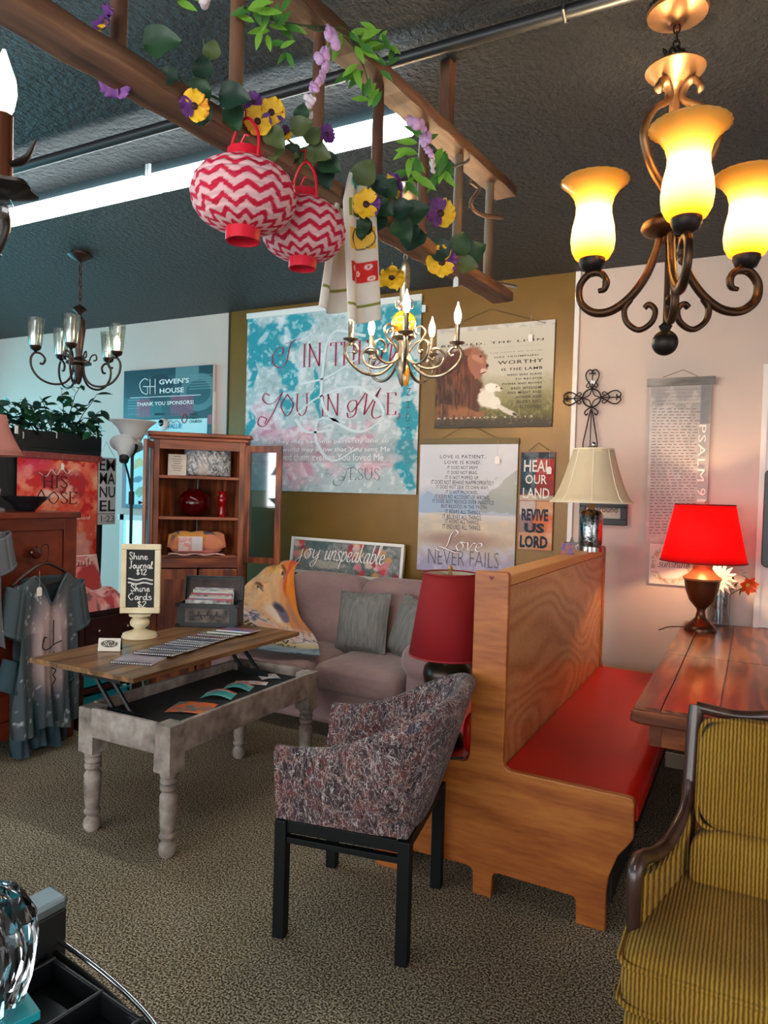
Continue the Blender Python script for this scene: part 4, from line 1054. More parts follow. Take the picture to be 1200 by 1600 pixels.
lm = [leaf_mesh(.092, .05).build('leaf', LEAFM[k], planter, smooth=180, ) for k in range(3)]
rnd = random.Random(4)
for o in lm: o.matrix_local = T((-.1, rnd.uniform(.3, .9), ptop))
cnt = 0
twigs = []
def twig(p0, p1, n, spread=.05):
    global cnt
    pm = [Vector(p0).lerp(Vector(p1), k/4)+Vector((rnd.uniform(-1, 1), rnd.uniform(-1, 1), rnd.uniform(-.5, 1)))*.012*(0 < k < 4) for k in range(5)]
    MB().tube(pm, [.004, .0035, .003, .0025, .0015], 5).build('twig', mat('twig', (44, 40, 30), .8), planter)
    for k in range(n):
        f = (k+.6)/n; i = min(3, int(f*4)); p = pm[i].lerp(pm[i+1], f*4-i)
        d = Vector((rnd.uniform(-.4, 1), rnd.uniform(-1, 1), rnd.uniform(-.6, .6))).normalized()
        s = rnd.uniform(.7, 1.25)
        inst(lm[rnd.randrange(3)], 'leaf', planter, T(tuple(p)) @ lookrot(d, (rnd.uniform(-.2, .9), 0, 1), rnd.uniform(-.6, .6)) @ Matrix.Diagonal((s, s, s, 1))); cnt += 1
def pl_(x, y, X=RX-.1): q = onx(x, y, X); return (X-RX, q.y-RY0, q.z-RT)
for (xa, ya, xb, yb, n) in ((95, 680, 128, 600, 12), (100, 680, 96, 606, 10), (90, 682, 62, 620, 10), (110, 680, 152, 615, 12), (120, 680, 160, 640, 10), (70, 680, 42, 628, 8), (55, 680, 28, 640, 10), (40, 682, 8, 645, 8), (30, 682, 2, 636, 6), (80, 680, 80, 640, 10), (105, 678, 112, 630, 12), (60, 678, 56, 645, 10), (130, 680, 140, 650, 12), (145, 682, 155, 660, 8)):
    twig(pl_(xa, ya), pl_(xb, yb, RX-.1+rnd.uniform(-.05, .08)), n)
for k in range(130):
    y = rnd.uniform(.25, RL-.03); p = (rnd.uniform(-.18, .02), y, ptop+rnd.uniform(-.01, .20)*(.35+.65*math.sin(PI*min(1, max(0, (y-.2)/1.05)))))
    d = Vector((rnd.uniform(0, 1), rnd.uniform(-1, 1), rnd.uniform(-.7, .4))).normalized(); s = rnd.uniform(.8, 1.3)
    inst(lm[rnd.randrange(3)], 'leaf', planter, T(p) @ lookrot(d, (.6, 0, 1), rnd.uniform(-.5, .5)) @ Matrix.Diagonal((s, s, s, 1)))
hk_ = onx(88, 676, RX+.002)
for px_ in (36, 88, 150):
    q = onx(px_, 678, RX+.004); t_ = MB().tube(cr([(-.01, 0, .006), (.004, 0, .012), (.008, 0, -.002), (.006, 0, -.03)], 5), .003, 6).build('s_hook', mat('hook_white', (220, 214, 208), .4)); tag(t_, {36: 'small white hook on the planter rim near the pink lamp shade', 88: 'small white hook holding the middle of the rose banner bar', 150: 'small white hook at the right end of the planter rim'}[px_], 'hook', 'white hooks on the planter', (RX+.001, q.y, q.z))
# ---- torchiere floor lamp with a reading light
fl = dep(207, 700, 4.98)
tch = thing('floor_lamp', 'black floor lamp with two frosted bowl shades', 'lamp', (fl.x, fl.y, 0))
def uz(y): return dep(205, y, 4.98).z
FROST = translucent('frost_glass', (226, 226, 224), (210, 220, 222), .45, .5)
MB().lathe([(.13, 0), (.13, .02), (.03, .035), (.012, .04)], 32).build('base', BK, tch, smooth=40)
MB().lathe([(.011, .03), (.011, uz(712))], 12).build('pole', BK, tch, smooth=40)
MB().lathe([(.012, uz(712)), (.03, uz(704)), (.05, uz(690)), (.052, uz(688)), (0, uz(687))], 24).build('cup', BK, tch, smooth=40)
MB().lathe([(.05, uz(690)), (.075, uz(680)), (.105, uz(668)), (.15, uz(659)), (.158, uz(658))], 36, cap=False).build('bowl_shade', FROST, tch, smooth=60, solid=.004)
d2 = dep(190, 712, 4.9)
rd = MB(); bx_ = Vector((d2.x-fl.x, d2.y-fl.y, 0))
rd.tube(cr([(0, 0, uz(770)), (bx_.x*.3, bx_.y*.3, uz(745)), (bx_.x*.6, bx_.y*.6, uz(728)), (bx_.x*.7, bx_.y*.7, uz(718))], 6), .007, 8); rd.build('gooseneck', BK, tch, smooth=60)
rs = MB(); rs.M = T((bx_.x*.75, bx_.y*.75, uz(716))) @ Matrix.Rotation(-.5, 4, 'X') @ Matrix.Rotation(-.35, 4, 'Y')
rs.lathe([(.03, 0), (.05, .05), (.075, .09), (.105, .115), (.11, .118)], 28, cap=False); rs.build('reading_shade', FROST, tch, smooth=60, solid=.004)
rc = MB(); rc.M = rs.M; rc.lathe([(.012, -.04), (.03, -.03), (.034, .005), (0, .006)], 20); rc.build('reading_cup', BK, tch, smooth=40)
MB().cbox((.012, -.012, uz(778)), (.028, .028, .09)).build('switch_box', mat('switch_blk', (30, 30, 30), .4), tch, bevel=.003)

# ================================================================ HANGING THINGS
# ---- wooden ladder hung on its edge below the ceiling
LE = Vector((-.926, 2.775, 0)); LN = Vector((-1.165, .50, 0)); LDIR = (LE-LN).normalized(); LPERP = Vector((LDIR.y, -LDIR.x, 0))  # towards the viewer's right
LZ0, LZ1 = 2.30, 2.715
LWOOD = wood('ladder_wood', ((58, 36, 24), (104, 70, 48), (146, 108, 80)), (1, .1, 1), .6, 7, 3, 50, .35, 0, .3)
LWOOD2 = wood('rung_wood', ((66, 36, 22), (98, 62, 42), (126, 88, 64)), (1, 1, .15), .6, 8, 3, 60, .2, 0, .35)
LWOOD3 = mat('rung_grey', (120, 100, 80), .7, c2=(90, 74, 58), nscale=20, stretch=(1, 1, .2))
LA = math.atan2(LDIR.y, LDIR.x)-PI/2
lad = thing('ladder', 'old wooden ladder hung on edge under the ceiling with flower garlands', 'ladder', (LN.x, LN.y, LZ0), LA)
LLen = (LE-LN).length
def on_lad(x, y, off=0.0):
    """world point where the ray through a pixel meets the ladder's upright plane, moved off towards its right side"""
    d = Vector(ray(x, y)); c = Vector(CP); o = LN+LPERP*off
    t = (o-c).dot(LPERP)/d.dot(LPERP); return c+d*t
def to_lad(p): return lad.matrix_basis.inverted() @ p
bpy.context.view_layer.update()
LI = (T((LN.x, LN.y, LZ0)) @ rotz(LA)).inverted()
for z in (0, LZ1-LZ0):
    m = MB(); n = 40
    def rail(u, v, z=z):
        pass
    prof = [(-.044, -.019), (.044, -.019), (.045, .0), (.044, .019), (-.044, .019), (-.045, 0)]
    secs = []
    for i in range(n+1):
        y = LLen*i/n; w1 = .002*math.sin(i*1.7); w2 = .0015*math.sin(i*2.3+1)
        secs.append([(a+w1, y, z+b+w2) for a, b in prof])
    k = len(prof); vs = [p for s in secs for p in s]
    fs = [(i*k+j, i*k+(j+1) % k, (i+1)*k+(j+1) % k, (i+1)*k+j) for i in range(n) for j in range(k)]
    fs += [tuple(range(k)), tuple(n*k+j for j in range(k-1, -1, -1))]
    m.add(vs, fs).build('rail', LWOOD, lad, bevel=.004)
for x, y in ((763, 380), (715, 330), (660, 300), (590, 210), (497, 150), (370, 70), (186, 20), (-150, -200)):
    p = LI @ on_lad(x, y) if x > -100 else Vector((0, .12, 0))
    MB().lathe([(.0155, .012), (.0165, .1), (.017, .2), (.0165, .3), (.0155, LZ1-LZ0-.012)], 12, (0, p.y, 0)).build('rung', LWOOD3 if x > 700 else LWOOD2, lad, smooth=50)
M_GALV = mat('galv', (176, 168, 156), .4, .8)
yh = (LI @ on_lad(697, 200)).y
MB().box(-.02, .02, yh-.02, yh+.02, LZ1-LZ0+.014, ZC-LZ0).build('hanger_post', LWOOD2, lad, bevel=.003)
MB().box(-.02, .02, .3, .34, LZ1-LZ0+.014, ZC-LZ0).build('hanger_post', LWOOD2, lad, bevel=.003)
def lpath(pts, off=.0): return [LI @ on_lad(x, y, off) for x, y in pts]
MB().tube(cr(lpath([(704, 262), (722, 256), (732, 250), (731, 240)], .03), 4), .005, 6).build('hook', M_GALV, lad)
MB().tube(cr(lpath([(700, 210), (716, 205), (716, 200), (700, 207)], .03), 4), .005, 6).build('hook', M_GALV, lad)
MB().tube(cr(lpath([(735, 283), (748, 296), (735, 318), (752, 335), (785, 340)], .03), 5), .008, 6).build('clamp', mat('clamp_rust', (130, 104, 88), .6, .5), lad)
MB().tube(cr(lpath([(733, 420), (760, 438), (800, 447), (806, 449)], .03), 5), .007, 6).build('clamp', M_GALV, lad)
pt = on_lad(712, 446, .0); price_tag('white price tag hanging below the far end of the ladder', (pt.x, pt.y, LZ0-.016), .012, -.3, (.022, .032))

# ---- pansy garland along the lower rail
gar = thing('pansy_garland', 'garland of yellow and purple pansies with dark leaves on the lower ladder rail', 'garland', (LN.x, LN.y, LZ0), LA)
PLEAF = [mat('pansy_leaf_a', (26, 58, 36), .5, c2=(44, 80, 48), nscale=14), mat('pansy_leaf_b', (70, 88, 46), .5, c2=(96, 106, 62), nscale=14), mat('pansy_leaf_c', (20, 46, 34), .5, c2=(34, 66, 48), nscale=14)]
def big_leaf():
    vs, fs = [], []; n = 8
    for i in range(n+1):
        t = i/n; w = .034*(math.sin(PI*t**.75))**.7*(1.05-.3*t)+.0005
        for s in (-1, -.5, 0, .5, 1):
            vs.append((.07*t, s*w, -.018*t*t+.010*abs(s)*(1-.3*t)+.003*math.sin(12*t)*abs(s)))
    for i in range(n):
        for s in range(4): a = i*5+s; fs.append((a, a+1, a+6, a+5))
    return MB().add(vs, fs)
bl = [big_leaf().build('leaf', m, gar, smooth=180) for m in PLEAF]
YEL = mat('petal_yellow', (232, 168, 20), .6, c2=(244, 196, 40), nscale=60); PUR = mat('petal_purple', (70, 28, 92), .6, c2=(110, 50, 130), nscale=50); MAR = mat('petal_eye', (50, 20, 20), .6); ORG = mat('petal_orange', (214, 120, 16), .6, c2=(232, 160, 30), nscale=60)
def petal():
    vs, fs = [], []; n = 6
    for i in range(n+1):
        t = i/n; w = .021*math.sin(PI*(.12+.75*t))**.8
        for k in range(5):
            s = (k-2)/2; vs.append((.003+.028*t, s*w, .007*math.sin(7*s+5*t)*t+.008*t*t))
    for i in range(n):
        for k in range(4): a = i*5+k; fs.append((a, a+1, a+6, a+5))
    return MB().add(vs, fs)
pmesh = {}
for nm, mm in (('y', YEL), ('p', PUR), ('o', ORG)):
    me = petal().build('petal', mm, None, smooth=180); pmesh[nm] = me.data; bpy.data.objects.remove(me)
eye_me = MB().ell((0, 0, .003), (.008, .008, .004), 10, 6).build('flower', MAR, None, smooth=80); eyed = eye_me.data; bpy.data.objects.remove(eye_me)
def pansy(x, y, off, sc, kinds='ppyyy', face=(1, -.9, -.35), roll=0.0):
    p = LI @ on_lad(x, y, off)
    fdir = (LI.to_3x3() @ Vector(face)).normalized()
    M = T(tuple(p)) @ lookrot(fdir, (0, 0, 1)) @ Matrix(((0, 0, 1, 0), (0, 1, 0, 0), (-1, 0, 0, 0), (0, 0, 0, 1))) @ Matrix.Rotation(roll, 4, 'Z') @ Matrix.Diagonal((sc, sc, sc, 1))
    o = inst(eyed, 'flower', gar, M)
    for k, a in enumerate((65, 115, 10, 170, 270)):
        inst(pmesh[kinds[k]], 'petal', o, Matrix.Rotation(math.radians(a+PI), 4, 'Z') @ T((0, 0, -.002 if k < 2 else .001*k)))
    return o
def pleaf(x, y, off, ang, sc, k=0, tip=.3):
    """leaf from a pixel, pointing at image angle ang (degrees, 0 = right, 90 = up)"""
    p = LI @ on_lad(x, y, off); a = math.radians(ang)
    rt, up, to = Vector(CM[0]), -Vector(CM[1]), -Vector(CM[2])
    d = LI.to_3x3() @ (rt*math.cos(a)+up*math.sin(a)+to*tip)
    inst(bl[k], 'leaf', gar, T(tuple(p)) @ lookrot(d, LI.to_3x3() @ to) @ Matrix.Diagonal((sc, sc, sc, 1)))
for o, (x, y, a, s) in zip(bl, ((228, 72, 5, 1.0), (470, 235, -60, .8), (330, 190, 150, .8))):
    p = LI @ on_lad(x, y, .05); rt, up, to = Vector(CM[0]), -Vector(CM[1]), -Vector(CM[2]); an = math.radians(a)
    o.matrix_local = T(tuple(p)) @ lookrot(LI.to_3x3() @ (rt*math.cos(an)+up*math.sin(an)+to*.3), LI.to_3x3() @ to) @ Matrix.Diagonal((s, s, s, 1))
for x, y, a, s, k in ((278, 125, 160, .6, 2), (330, 140, 200, .9, 0), (345, 150, -10, .95, 2), (360, 170, -70, .8, 0), (320, 125, 95, .7, 2), (330, 95, 80, .6, 1), (420, 205, -50, .8, 1), (435, 225, -110, .7, 1), (455, 205, 20, .8, 1), (470, 245, 170, .8, 2), (480, 235, -20, .9, 1), (500, 250, -30, .9, 0), (470, 190, 80, .6, 0), (480, 225, 50, .7, 1), (505, 265, -75, .8, 2),
        (560, 290, 60, 1.1, 1), (575, 300, 10, .8, 2), (585, 320, -30, .9, 0), (600, 310, 60, .9, 0), (610, 330, 10, 1.0, 2), (620, 345, -60, 1.1, 0), (630, 340, 20, 1.2, 0), (640, 350, -100, 1.1, 2), (595, 335, -120, 1.0, 2), (655, 360, -120, 1.1, 2), (580, 350, 200, .9, 0), (700, 400, 150, 1.2, 2), (712, 400, 70, 1.2, 0), (722, 405, 30, 1.3, 0), (715, 412, -10, 1.0, 1), (600, 300, 130, .9, 2), (565, 345, -90, .8, 0)):
    pleaf(x, y, .045+.03*rnd.random(), a, s, k)
for x, y, o, s, kd, f, r in ((303, 166, .06, .95, 'ooyyp', (1, -.7, -.3), .3), (402, 190, .06, 1.0, 'pyyyo', (.9, -.9, -.3), .8), (424, 176, .07, 1.0, 'pyyyy', (.6, -1, -.2), -.4), (395, 160, .05, .7, 'ppppp', (.5, -1, .2), .2), (445, 210, .05, .6, 'yyypp', (.4, -1, .2), 0), (510, 210, .05, .75, 'ppppp', (1, -.6, 0), 0),
        (165, 35, .02, .9, 'ppypp', (-.3, -1, .3), 0), (180, 125, -.03, 1.05, 'oppop', (.2, -.8, -.8), .5), (572, 320, .08, 1.25, 'ppyyy', (.5, -1, 0), 0), (608, 300, .06, 1.35, 'ppyyy', (.2, -1, .1), .3), (612, 290, .05, 1.1, 'ppppp', (-.3, -1, .3), .3), (688, 334, .04, 1.55, 'yyypp', (.6, -1, -.1), .6), (690, 410, .05, 1.6, 'ppyyy', (.4, -1, -.05), .2), (612, 432, .03, 1.3, 'yyyyy', (.2, -.6, -1), .3)):
    pansy(x, y, o, s, kd, f, r)
for pts, r in (([(603, 388), (612, 400), (612, 425)], .0015), ([(676, 345), (672, 362), (680, 362)], .0015), ([(280, 120), (300, 140), (330, 150), (360, 165)], .003), ([(430, 200), (470, 235), (510, 260)], .003), ([(560, 310), (610, 330), (660, 365)], .004), ([(325, 130), (322, 100), (318, 60)], .002)):
    MB().tube(cr(lpath(pts, .04), 5), r, 6).build('stem', mat('stem_green', (70, 84, 46), .7), gar)

# ---- wisteria garland along the upper rail
wis = thing('wisteria_garland', 'garland of bright green leaves and lilac blossoms on the upper ladder rail', 'garland', (LN.x, LN.y, LZ1), LA)
LU = (T((LN.x, LN.y, LZ1)) @ rotz(LA)).inverted()
GL = [mat('wis_leaf_a', (96, 150, 40), .5, c2=(130, 178, 60), nscale=20), mat('wis_leaf_b', (52, 108, 36), .5, c2=(78, 132, 50), nscale=20)]
wl = [leaf_mesh(.062, .024, .2, .25).build('leaf', g, wis, smooth=180) for g in GL]
LIL = mat('lilac', (196, 146, 198), .6, c2=(222, 180, 216), nscale=40); LIW = mat('lilac_pale', (226, 206, 214), .6)
blo = {}
for nm, mm in (('l', LIL), ('w', LIW)):
    o = MB().ell((0, 0, 0), (.012, .009, .012), 10, 8).ell((.006, .006, .008), (.012, .004, .010), 8, 6).ell((-.004, -.006, .006), (.010, .004, .011), 8, 6).build('blossom', mm, None, smooth=80); blo[nm] = o.data; bpy.data.objects.remove(o)
def wleaf(x, y, off, ang, sc, k, tip=.25, o=None):
    p = LU @ on_lad(x, y, off); a = math.radians(ang); rt, up, to = Vector(CM[0]), -Vector(CM[1]), -Vector(CM[2])
    M = T(tuple(p)) @ lookrot(LU.to_3x3() @ (rt*math.cos(a)+up*math.sin(a)+to*tip), LU.to_3x3() @ to) @ Matrix.Diagonal((sc, sc, sc, 1))
    if o: o.matrix_local = M
    else: inst(wl[k], 'leaf', wis, M)
wleaf(398, 35, .05, 160, .7, 0, o=wl[0]); wleaf(440, 20, .05, 60, .7, 1, o=wl[1])
for x, y, c, spread, s in ((395, 20, 6, 360, .75), (415, 45, 6, 360, .75), (440, 40, 6, 360, .8), (445, 75, 4, 360, .75), (535, 60, 6, 360, .8), (560, 70, 7, 300, .85), (560, 110, 7, 120, .9), (590, 60, 6, 360, .8), (600, 100, 5, 360, .85), (575, 160, 6, 360, .85), (645, 240, 6, 200, 1.0), (640, 275, 5, 160, 1.0), (690, 240, 6, 120, 1.1), (610, 70, 4, 360, .8), (285, 0, 3, 200, .7), (655, 215, 4, 300, 1.0), (695, 260, 4, 100, 1.1)):
    for k in range(c):
        a = -90+(rnd.random()-.5)*spread; wleaf(x+rnd.uniform(-10, 10), y+rnd.uniform(-10, 10), .05+rnd.uniform(-.02, .04), a, s*rnd.uniform(.8, 1.2), rnd.randrange(2))
def raceme(pts, n, s0, s1, k='l'):
    P = cr(lpath(pts, .06), 5); P = [LU @ (LI.inverted() @ p) for p in P]
    MB().tube(P, .0016, 5).build('stem', mat('stem_pale', (150, 150, 80), .7), wis)
    for i in range(n):
        f = i/(n-1); p = P[int(f*(len(P)-1))]+Vector((rnd.uniform(-1, 1), rnd.uniform(-1, 1), rnd.uniform(-.6, .6)))*.016*(1-.5*f); s = s0+(s1-s0)*f
        inst(blo['w' if f > .75 else k], 'blossom', wis, T(tuple(p)) @ Matrix.Rotation(rnd.uniform(0, 6), 4, 'Z') @ Matrix.Rotation(rnd.uniform(-.6, .6), 4, 'X') @ Matrix.Diagonal((s, s, s, 1)))
raceme([(515, 55), (508, 85), (502, 120), (490, 150), (482, 185)], 16, 1.25, .6)
raceme([(648, 195), (662, 205), (668, 225), (672, 250), (676, 268)], 14, 1.3, .7)
raceme([(312, 0), (316, -6), (318, 4)], 3, 1.0, .8, 'w')
for pts, r in (([(380, 10), (420, 30), (470, 40), (520, 45), (560, 70)], .003), ([(545, 60), (570, 110), (580, 160)], .0025), ([(640, 190), (665, 225), (690, 250)], .003), ([(480, 42), (500, 48), (530, 42), (545, 50)], .003)):
    P = [LU @ (LI.inverted() @ p) for p in cr(lpath(pts, .045), 5)]; MB().tube(P, r, 6).build('stem', mat('stem_green', (70, 84, 46), .7), wis)

# ---- two paper lanterns with red zigzags
LMAT = vcol('lantern_paper', .8, trans=.35)
LRED = mat('lantern_red', (198, 16, 44), .35)
def lantern(label, cx, cy, wpx, hpx, off, seed):
    c = on_lad(cx, cy, off); dist = (Vector(CM[2]).dot(c-Vector(CP))); R = wpx/2*dist/F; hh = hpx/2*dist/F
    t = thing('paper_lantern', label, 'lantern', (c.x, c.y, c.z), LA, 'red zigzag lanterns on the ladder')
    nu, nv = 180, 96
    def sf(u, v):
        ph = (v-.5)*PI*.86; a = 2*PI*u; r = R*math.cos(ph)**.72; rib = 1-.032*(1-abs(math.sin(v*PI*13)))+.008*math.sin(a*9+v*31)*math.sin(v*PI)
        return (r*rib*math.cos(a), r*rib*math.sin(a), hh*math.sin(ph)/math.sin(PI*.43))
    wh, rd_ = lin((236, 198, 200)), lin((206, 24, 66))
    def cf(u, v):
        tri = abs((u*13) % 1*2-1); q = (v*7.2+tri*.62+.12*math.sin(u*31)) % 1
        k = 1 if q < .46 else 0; return rd_ if k else wh
    MB().grid(nu, nv, sf, cf).build('shade', LMAT, t, smooth=180)
    rr_ = R*math.cos(.43*PI)**.72
    for s, nm in ((1, 'top_ring'), (-1, 'bottom_ring')):
        z0 = s*hh*.97; m = MB(); m.lathe([(rr_*.98, z0-s*.006), (rr_*.98, z0+s*.032*R/.13), (rr_*.86, z0+s*.032*R/.13), (rr_*.84, z0-s*.004)], 36, cap=False)
        if s < 0: m.lathe([(0, z0-.012), (rr_*.85, z0-.012)], 36, cap=False)
        m.build(nm, LRED, t, smooth=40)
    zt = hh+.03*R/.13
    hd = MB(); hd.tube(cr([(-rr_*.98, 0, hh*.98), (-rr_*1.05, 0, zt+.02), (-rr_*.6, 0, zt+.055), (0, 0, zt+.07), (rr_*.6, 0, zt+.055), (rr_*1.05, 0, zt+.02), (rr_*.98, 0, hh*.98)], 5), .0035, 6); hd.build('handle', LRED, t)
    hk = MB(); hk.tube([(-rr_*.3, 0, zt-.02), (-rr_*.3, 0, zt+.02), (0, 0, zt+.035), (rr_*.3, 0, zt+.03)], .0025, 6)
    hk.tube([(0, 0, zt+.07), (0, 0, LZ0+.024-c.z), (-off, 0, LZ0+.024-c.z)], .002, 6).build('hanging_wire', LRED, t)
    return t
lantern('larger red and white zigzag paper lantern, the nearer one', 381, 307, 164, 103, .075, 1)
lantern('smaller red and white zigzag paper lantern, the farther one', 474, 360, 132, 90, .07, 2)

# ---- tea towel with printed fruit squares
tw = thing('tea_towel', 'white tea towel printed with fruit squares hanging from the ladder', 'towel', (LN.x, LN.y, LZ0), LA)
nu, nv = 70, 110
P = Paint(nu, nv, (226, 220, 208), 21, .35).prep(8)
P.rect(0, .10, 1, .125, (128, 132, 40))
P.blob(.55, .955, .45, .06, (40, 160, 160), soft=.2, wob=.15)
P.rect(.1, .70, .92, .82, (130, 140, 44))
for k in range(4): P.rect(.2+.2*k, .70, .23+.2*k, .82, (224, 220, 200))
P.blob(.6, .755, .3, .05, (30, 40, 70), soft=.02); P.blob(.6, .755, .26, .043, (130, 140, 44), soft=.02)
P.rect(.1, .49, .92, .63, (232, 180, 50)); P.blob(.55, .56, .38, .075, (30, 40, 70), soft=.02); P.blob(.57, .56, .33, .066, (240, 196, 80), soft=.02)
P.rect(.1, .27, .95, .40, (206, 34, 34))
for u, v in ((.25, .36), (.5, .33), (.75, .37), (.35, .29), (.8, .29)): P.blob(u, v, .08, .018, (240, 220, 214), soft=.3); P.blob(u, v, .03, .007, (206, 34, 34), soft=.3)
tl = [LI @ on_lad(x, y, .045) for x, y in ((536, 500), (586, 500), (580, 268), (530, 268))]
def tow(u, v, tl=tl):
    b = tl[0].lerp(tl[1], u); t = tl[3].lerp(tl[2], u); w = .5+.5*min(1, (1-v)/.2)**.7; m = (tl[3]+tl[2])/2*v+(tl[0]+tl[1])/2*(1-v)
    p = b.lerp(t, v); p = m+(p-m)*w
    return (p.x+.02*math.sin(7*u+1)*(1-v*.5)+.012*math.sin(PI*u), p.y, p.z-.01*math.sin(PI*u)*(1-v))
P.mesh('front_fold', tow, vcol('towel_cotton', .9, bump=.2), tw, solid=.003)
P2 = Paint(40, 80, (220, 214, 202), 22, .35); P2.rect(0, .17, 1, .2, (128, 132, 40))
tl2 = [LI @ on_lad(x, y, .0) for x, y in ((490, 480), (540, 487), (545, 300), (520, 300))]
P2.mesh('back_fold', lambda u, v: tow(u, v, tl2), vcol('towel_cotton', .9, bump=.2), tw, solid=.003)
lo = MB(); cpt = LI @ on_lad(545, 290, .0)
lo.tube(cr([(.05, cpt.y, -.03), (.055, cpt.y, .01), (.02, cpt.y, .03), (-.03, cpt.y, .03), (-.055, cpt.y, 0), (-.03, cpt.y, -.03)], 5), .012, 8).build('top_loop', mat('towel_teal', (40, 160, 160), .8), tw, smooth=60)

# ---- chandeliers
def spiral(c, r0, r1, a0, a1, n=18):
    return [(c[0]+(r0+(r1-r0)*k/n)*math.cos(a0+(a1-a0)*k/n), c[1]+(r0+(r1-r0)*k/n)*math.sin(a0+(a1-a0)*k/n)) for k in range(n+1)]
def arm_pts(pts2, ang, n=5, off=0.0):
    """(radius, z) pairs turned to direction ang"""
    ca, sa = math.cos(ang), math.sin(ang)
    return cr([(r*ca-off*sa, r*sa+off*ca, z) for r, z in pts2], n)
def chain(parent, z0, z1, m, link=.03, r=.0028, name='chain_link'):
    n = max(1, int((z1-z0)/(link*.72))); st_ = (z1-z0)/n
    o = MB(); pts = [(.009*math.cos(a), 0, link/2*math.sin(a)) for a in np.linspace(0, 2*PI, 13)[:-1]]
    me = MB().tube(pts, r, 6, closed=True).build(name, m, parent)
    me.matrix_local = T((0, 0, z0+st_/2))
    for k in range(1, n): inst(me, name, parent, T((0, 0, z0+st_*(k+.5))) @ rotz(PI/2*(k % 2)))
def cam_ang(lat, toward):
    """world angle of a direction given as image-right and toward-camera amounts"""
    d = Vector(CM[0])*lat-Vector(CM[2])*toward; return math.atan2(d.y, d.x)
def point_light(name, loc, col, power, parent=None, r=.02):
    l = bpy.data.lights.new(name, 'POINT'); l.color = col; l.energy = power; l.shadow_soft_size = r
    o = bpy.data.objects.new(name, l); COL.objects.link(o); o.location = loc
    if parent is not None: o.parent = parent
    return o
# amber one at the right
BRZ = mat('bronze', (84, 56, 34), .42, .75, c2=(54, 36, 26), nscale=14)
BRZL = mat('bronze_light', (150, 108, 70), .38, .8, c2=(120, 82, 52), nscale=14)
BRZD = mat('bronze_dark', (42, 34, 30), .45, .7)
ca = onz(1059, 12, ZC); dR = Vector(CM[2]).dot(ca-Vector(CP))
chR = thing('chandelier', 'bronze scroll chandelier with lit amber glass bell shades', 'chandelier', (ca.x, ca.y, 0))
zp = lambda y, x=1048: dep(x, y, dR).z
MB().lathe([(0, ZC-.05), (.02, ZC-.05), (.028, ZC-.04), (.085, ZC-.022), (.088, ZC-.012), (.07, ZC-.001), (0, ZC-.001)], 32).build('canopy', BRZL, chR, smooth=40)
chain(chR, zp(100), ZC-.05, BRZD)
bun = MB()
for k in range(5): bun.tube([(.03*math.cos(a+k)*(.7+.1*k), .03*math.sin(a+k*1.3), zp(88)+.02*math.sin(2*a+k)) for a in np.linspace(0, 2*PI, 14)[:-1]], .003, 6, closed=True)
bun.build('cable_bundle', BRZD, chR)
MB().lathe([(.0, zp(104)), (.082, zp(106)), (.086, zp(109)), (.07, zp(118)), (.035, zp(134)), (.02, zp(140)), (.014, zp(150)), (.014, zp(375))], 32).build('column', BRZL, chR, smooth=40)
zh = zp(352)
MB().lathe([(.02, zh+.04), (.05, zh+.03), (.06, zh+.02), (.078, zh+.012), (.082, zh), (.076, zh-.012), (.05, zh-.024), (.02, zh-.03), (.02, zh-.045)], 32).build('hub', BRZ, chR, smooth=50)
zb2 = zp(533)
MB().lathe([(.009, zb2), (.009, zh-.02)], 12).build('rod', BRZ, chR, smooth=50)
MB().ell((0, 0, zb2), (.038, .038, .038), 24, 16).lathe([(.012, .034), (.02, .05), (.009, .06)], 16, (0, 0, zb2)).build('finial_ball', BRZD, chR, smooth=60)
GLS = None
def amber_mat():
    m, nt, b = newmat('amber_glass')
    tc = nd(nt, 'ShaderNodeTexCoord'); sx = nd(nt, 'ShaderNodeSeparateXYZ'); nt.links.new(tc.outputs['Object'], sx.inputs[0])
    mr = nd(nt, 'ShaderNodeMapRange'); mr.inputs[1].default_value = -.004; mr.inputs[2].default_value = .26; nt.links.new(sx.outputs[2], mr.inputs[0])
    c = ramp(nt, mr.outputs[0], [(0.05, (232, 180, 90)), (0.22, (252, 240, 205)), (0.58, (254, 246, 215)), (0.74, (250, 216, 130)), (1.0, (240, 196, 100))])  # mid-height paled towards white: the bulb's hot glow painted into the glass colour
    b.inputs['Roughness'].default_value = .25; nt.links.new(c, b.inputs['Base Color'])
    tr = nd(nt, 'ShaderNodeBsdfTranslucent'); nt.links.new(c, tr.inputs[0])
    mx = nd(nt, 'ShaderNodeMixShader'); mx.inputs[0].default_value = .7
    nt.links.new(b.outputs[0], mx.inputs[1]); nt.links.new(tr.outputs[0], mx.inputs[2]); nt.links.new(mx.outputs[0], nt.nodes['Material Output'].inputs[0])
    return m
AMB = amber_mat()
RA = .25
zc0 = zp(398)               # base of the shades
k_ = dR/F
prof_arm = [(.03, zh-.03), (.04, zh-.07), (.07, zh-.14), (.12, zh-.20), (.18, zh-.235), (.24, zh-.235), (.285, zh-.20), (.29, zh-.15), (.26, zh-.115), (.22, zh-.115), (.20, zh-.14), (.205, zh-.165), (.225, zh-.17)]
in_sc = [(.115, zh-.205), (.135, zh-.235), (.125, zh-.275), (.085, zh-.30), (.045, zh-.28), (.035, zh-.245), (.055, zh-.225), (.07, zh-.235)]
in_sc2 = [(.13, zh-.225), (.11, zh-.215), (.10, zh-.235), (.105, zh-.245)]
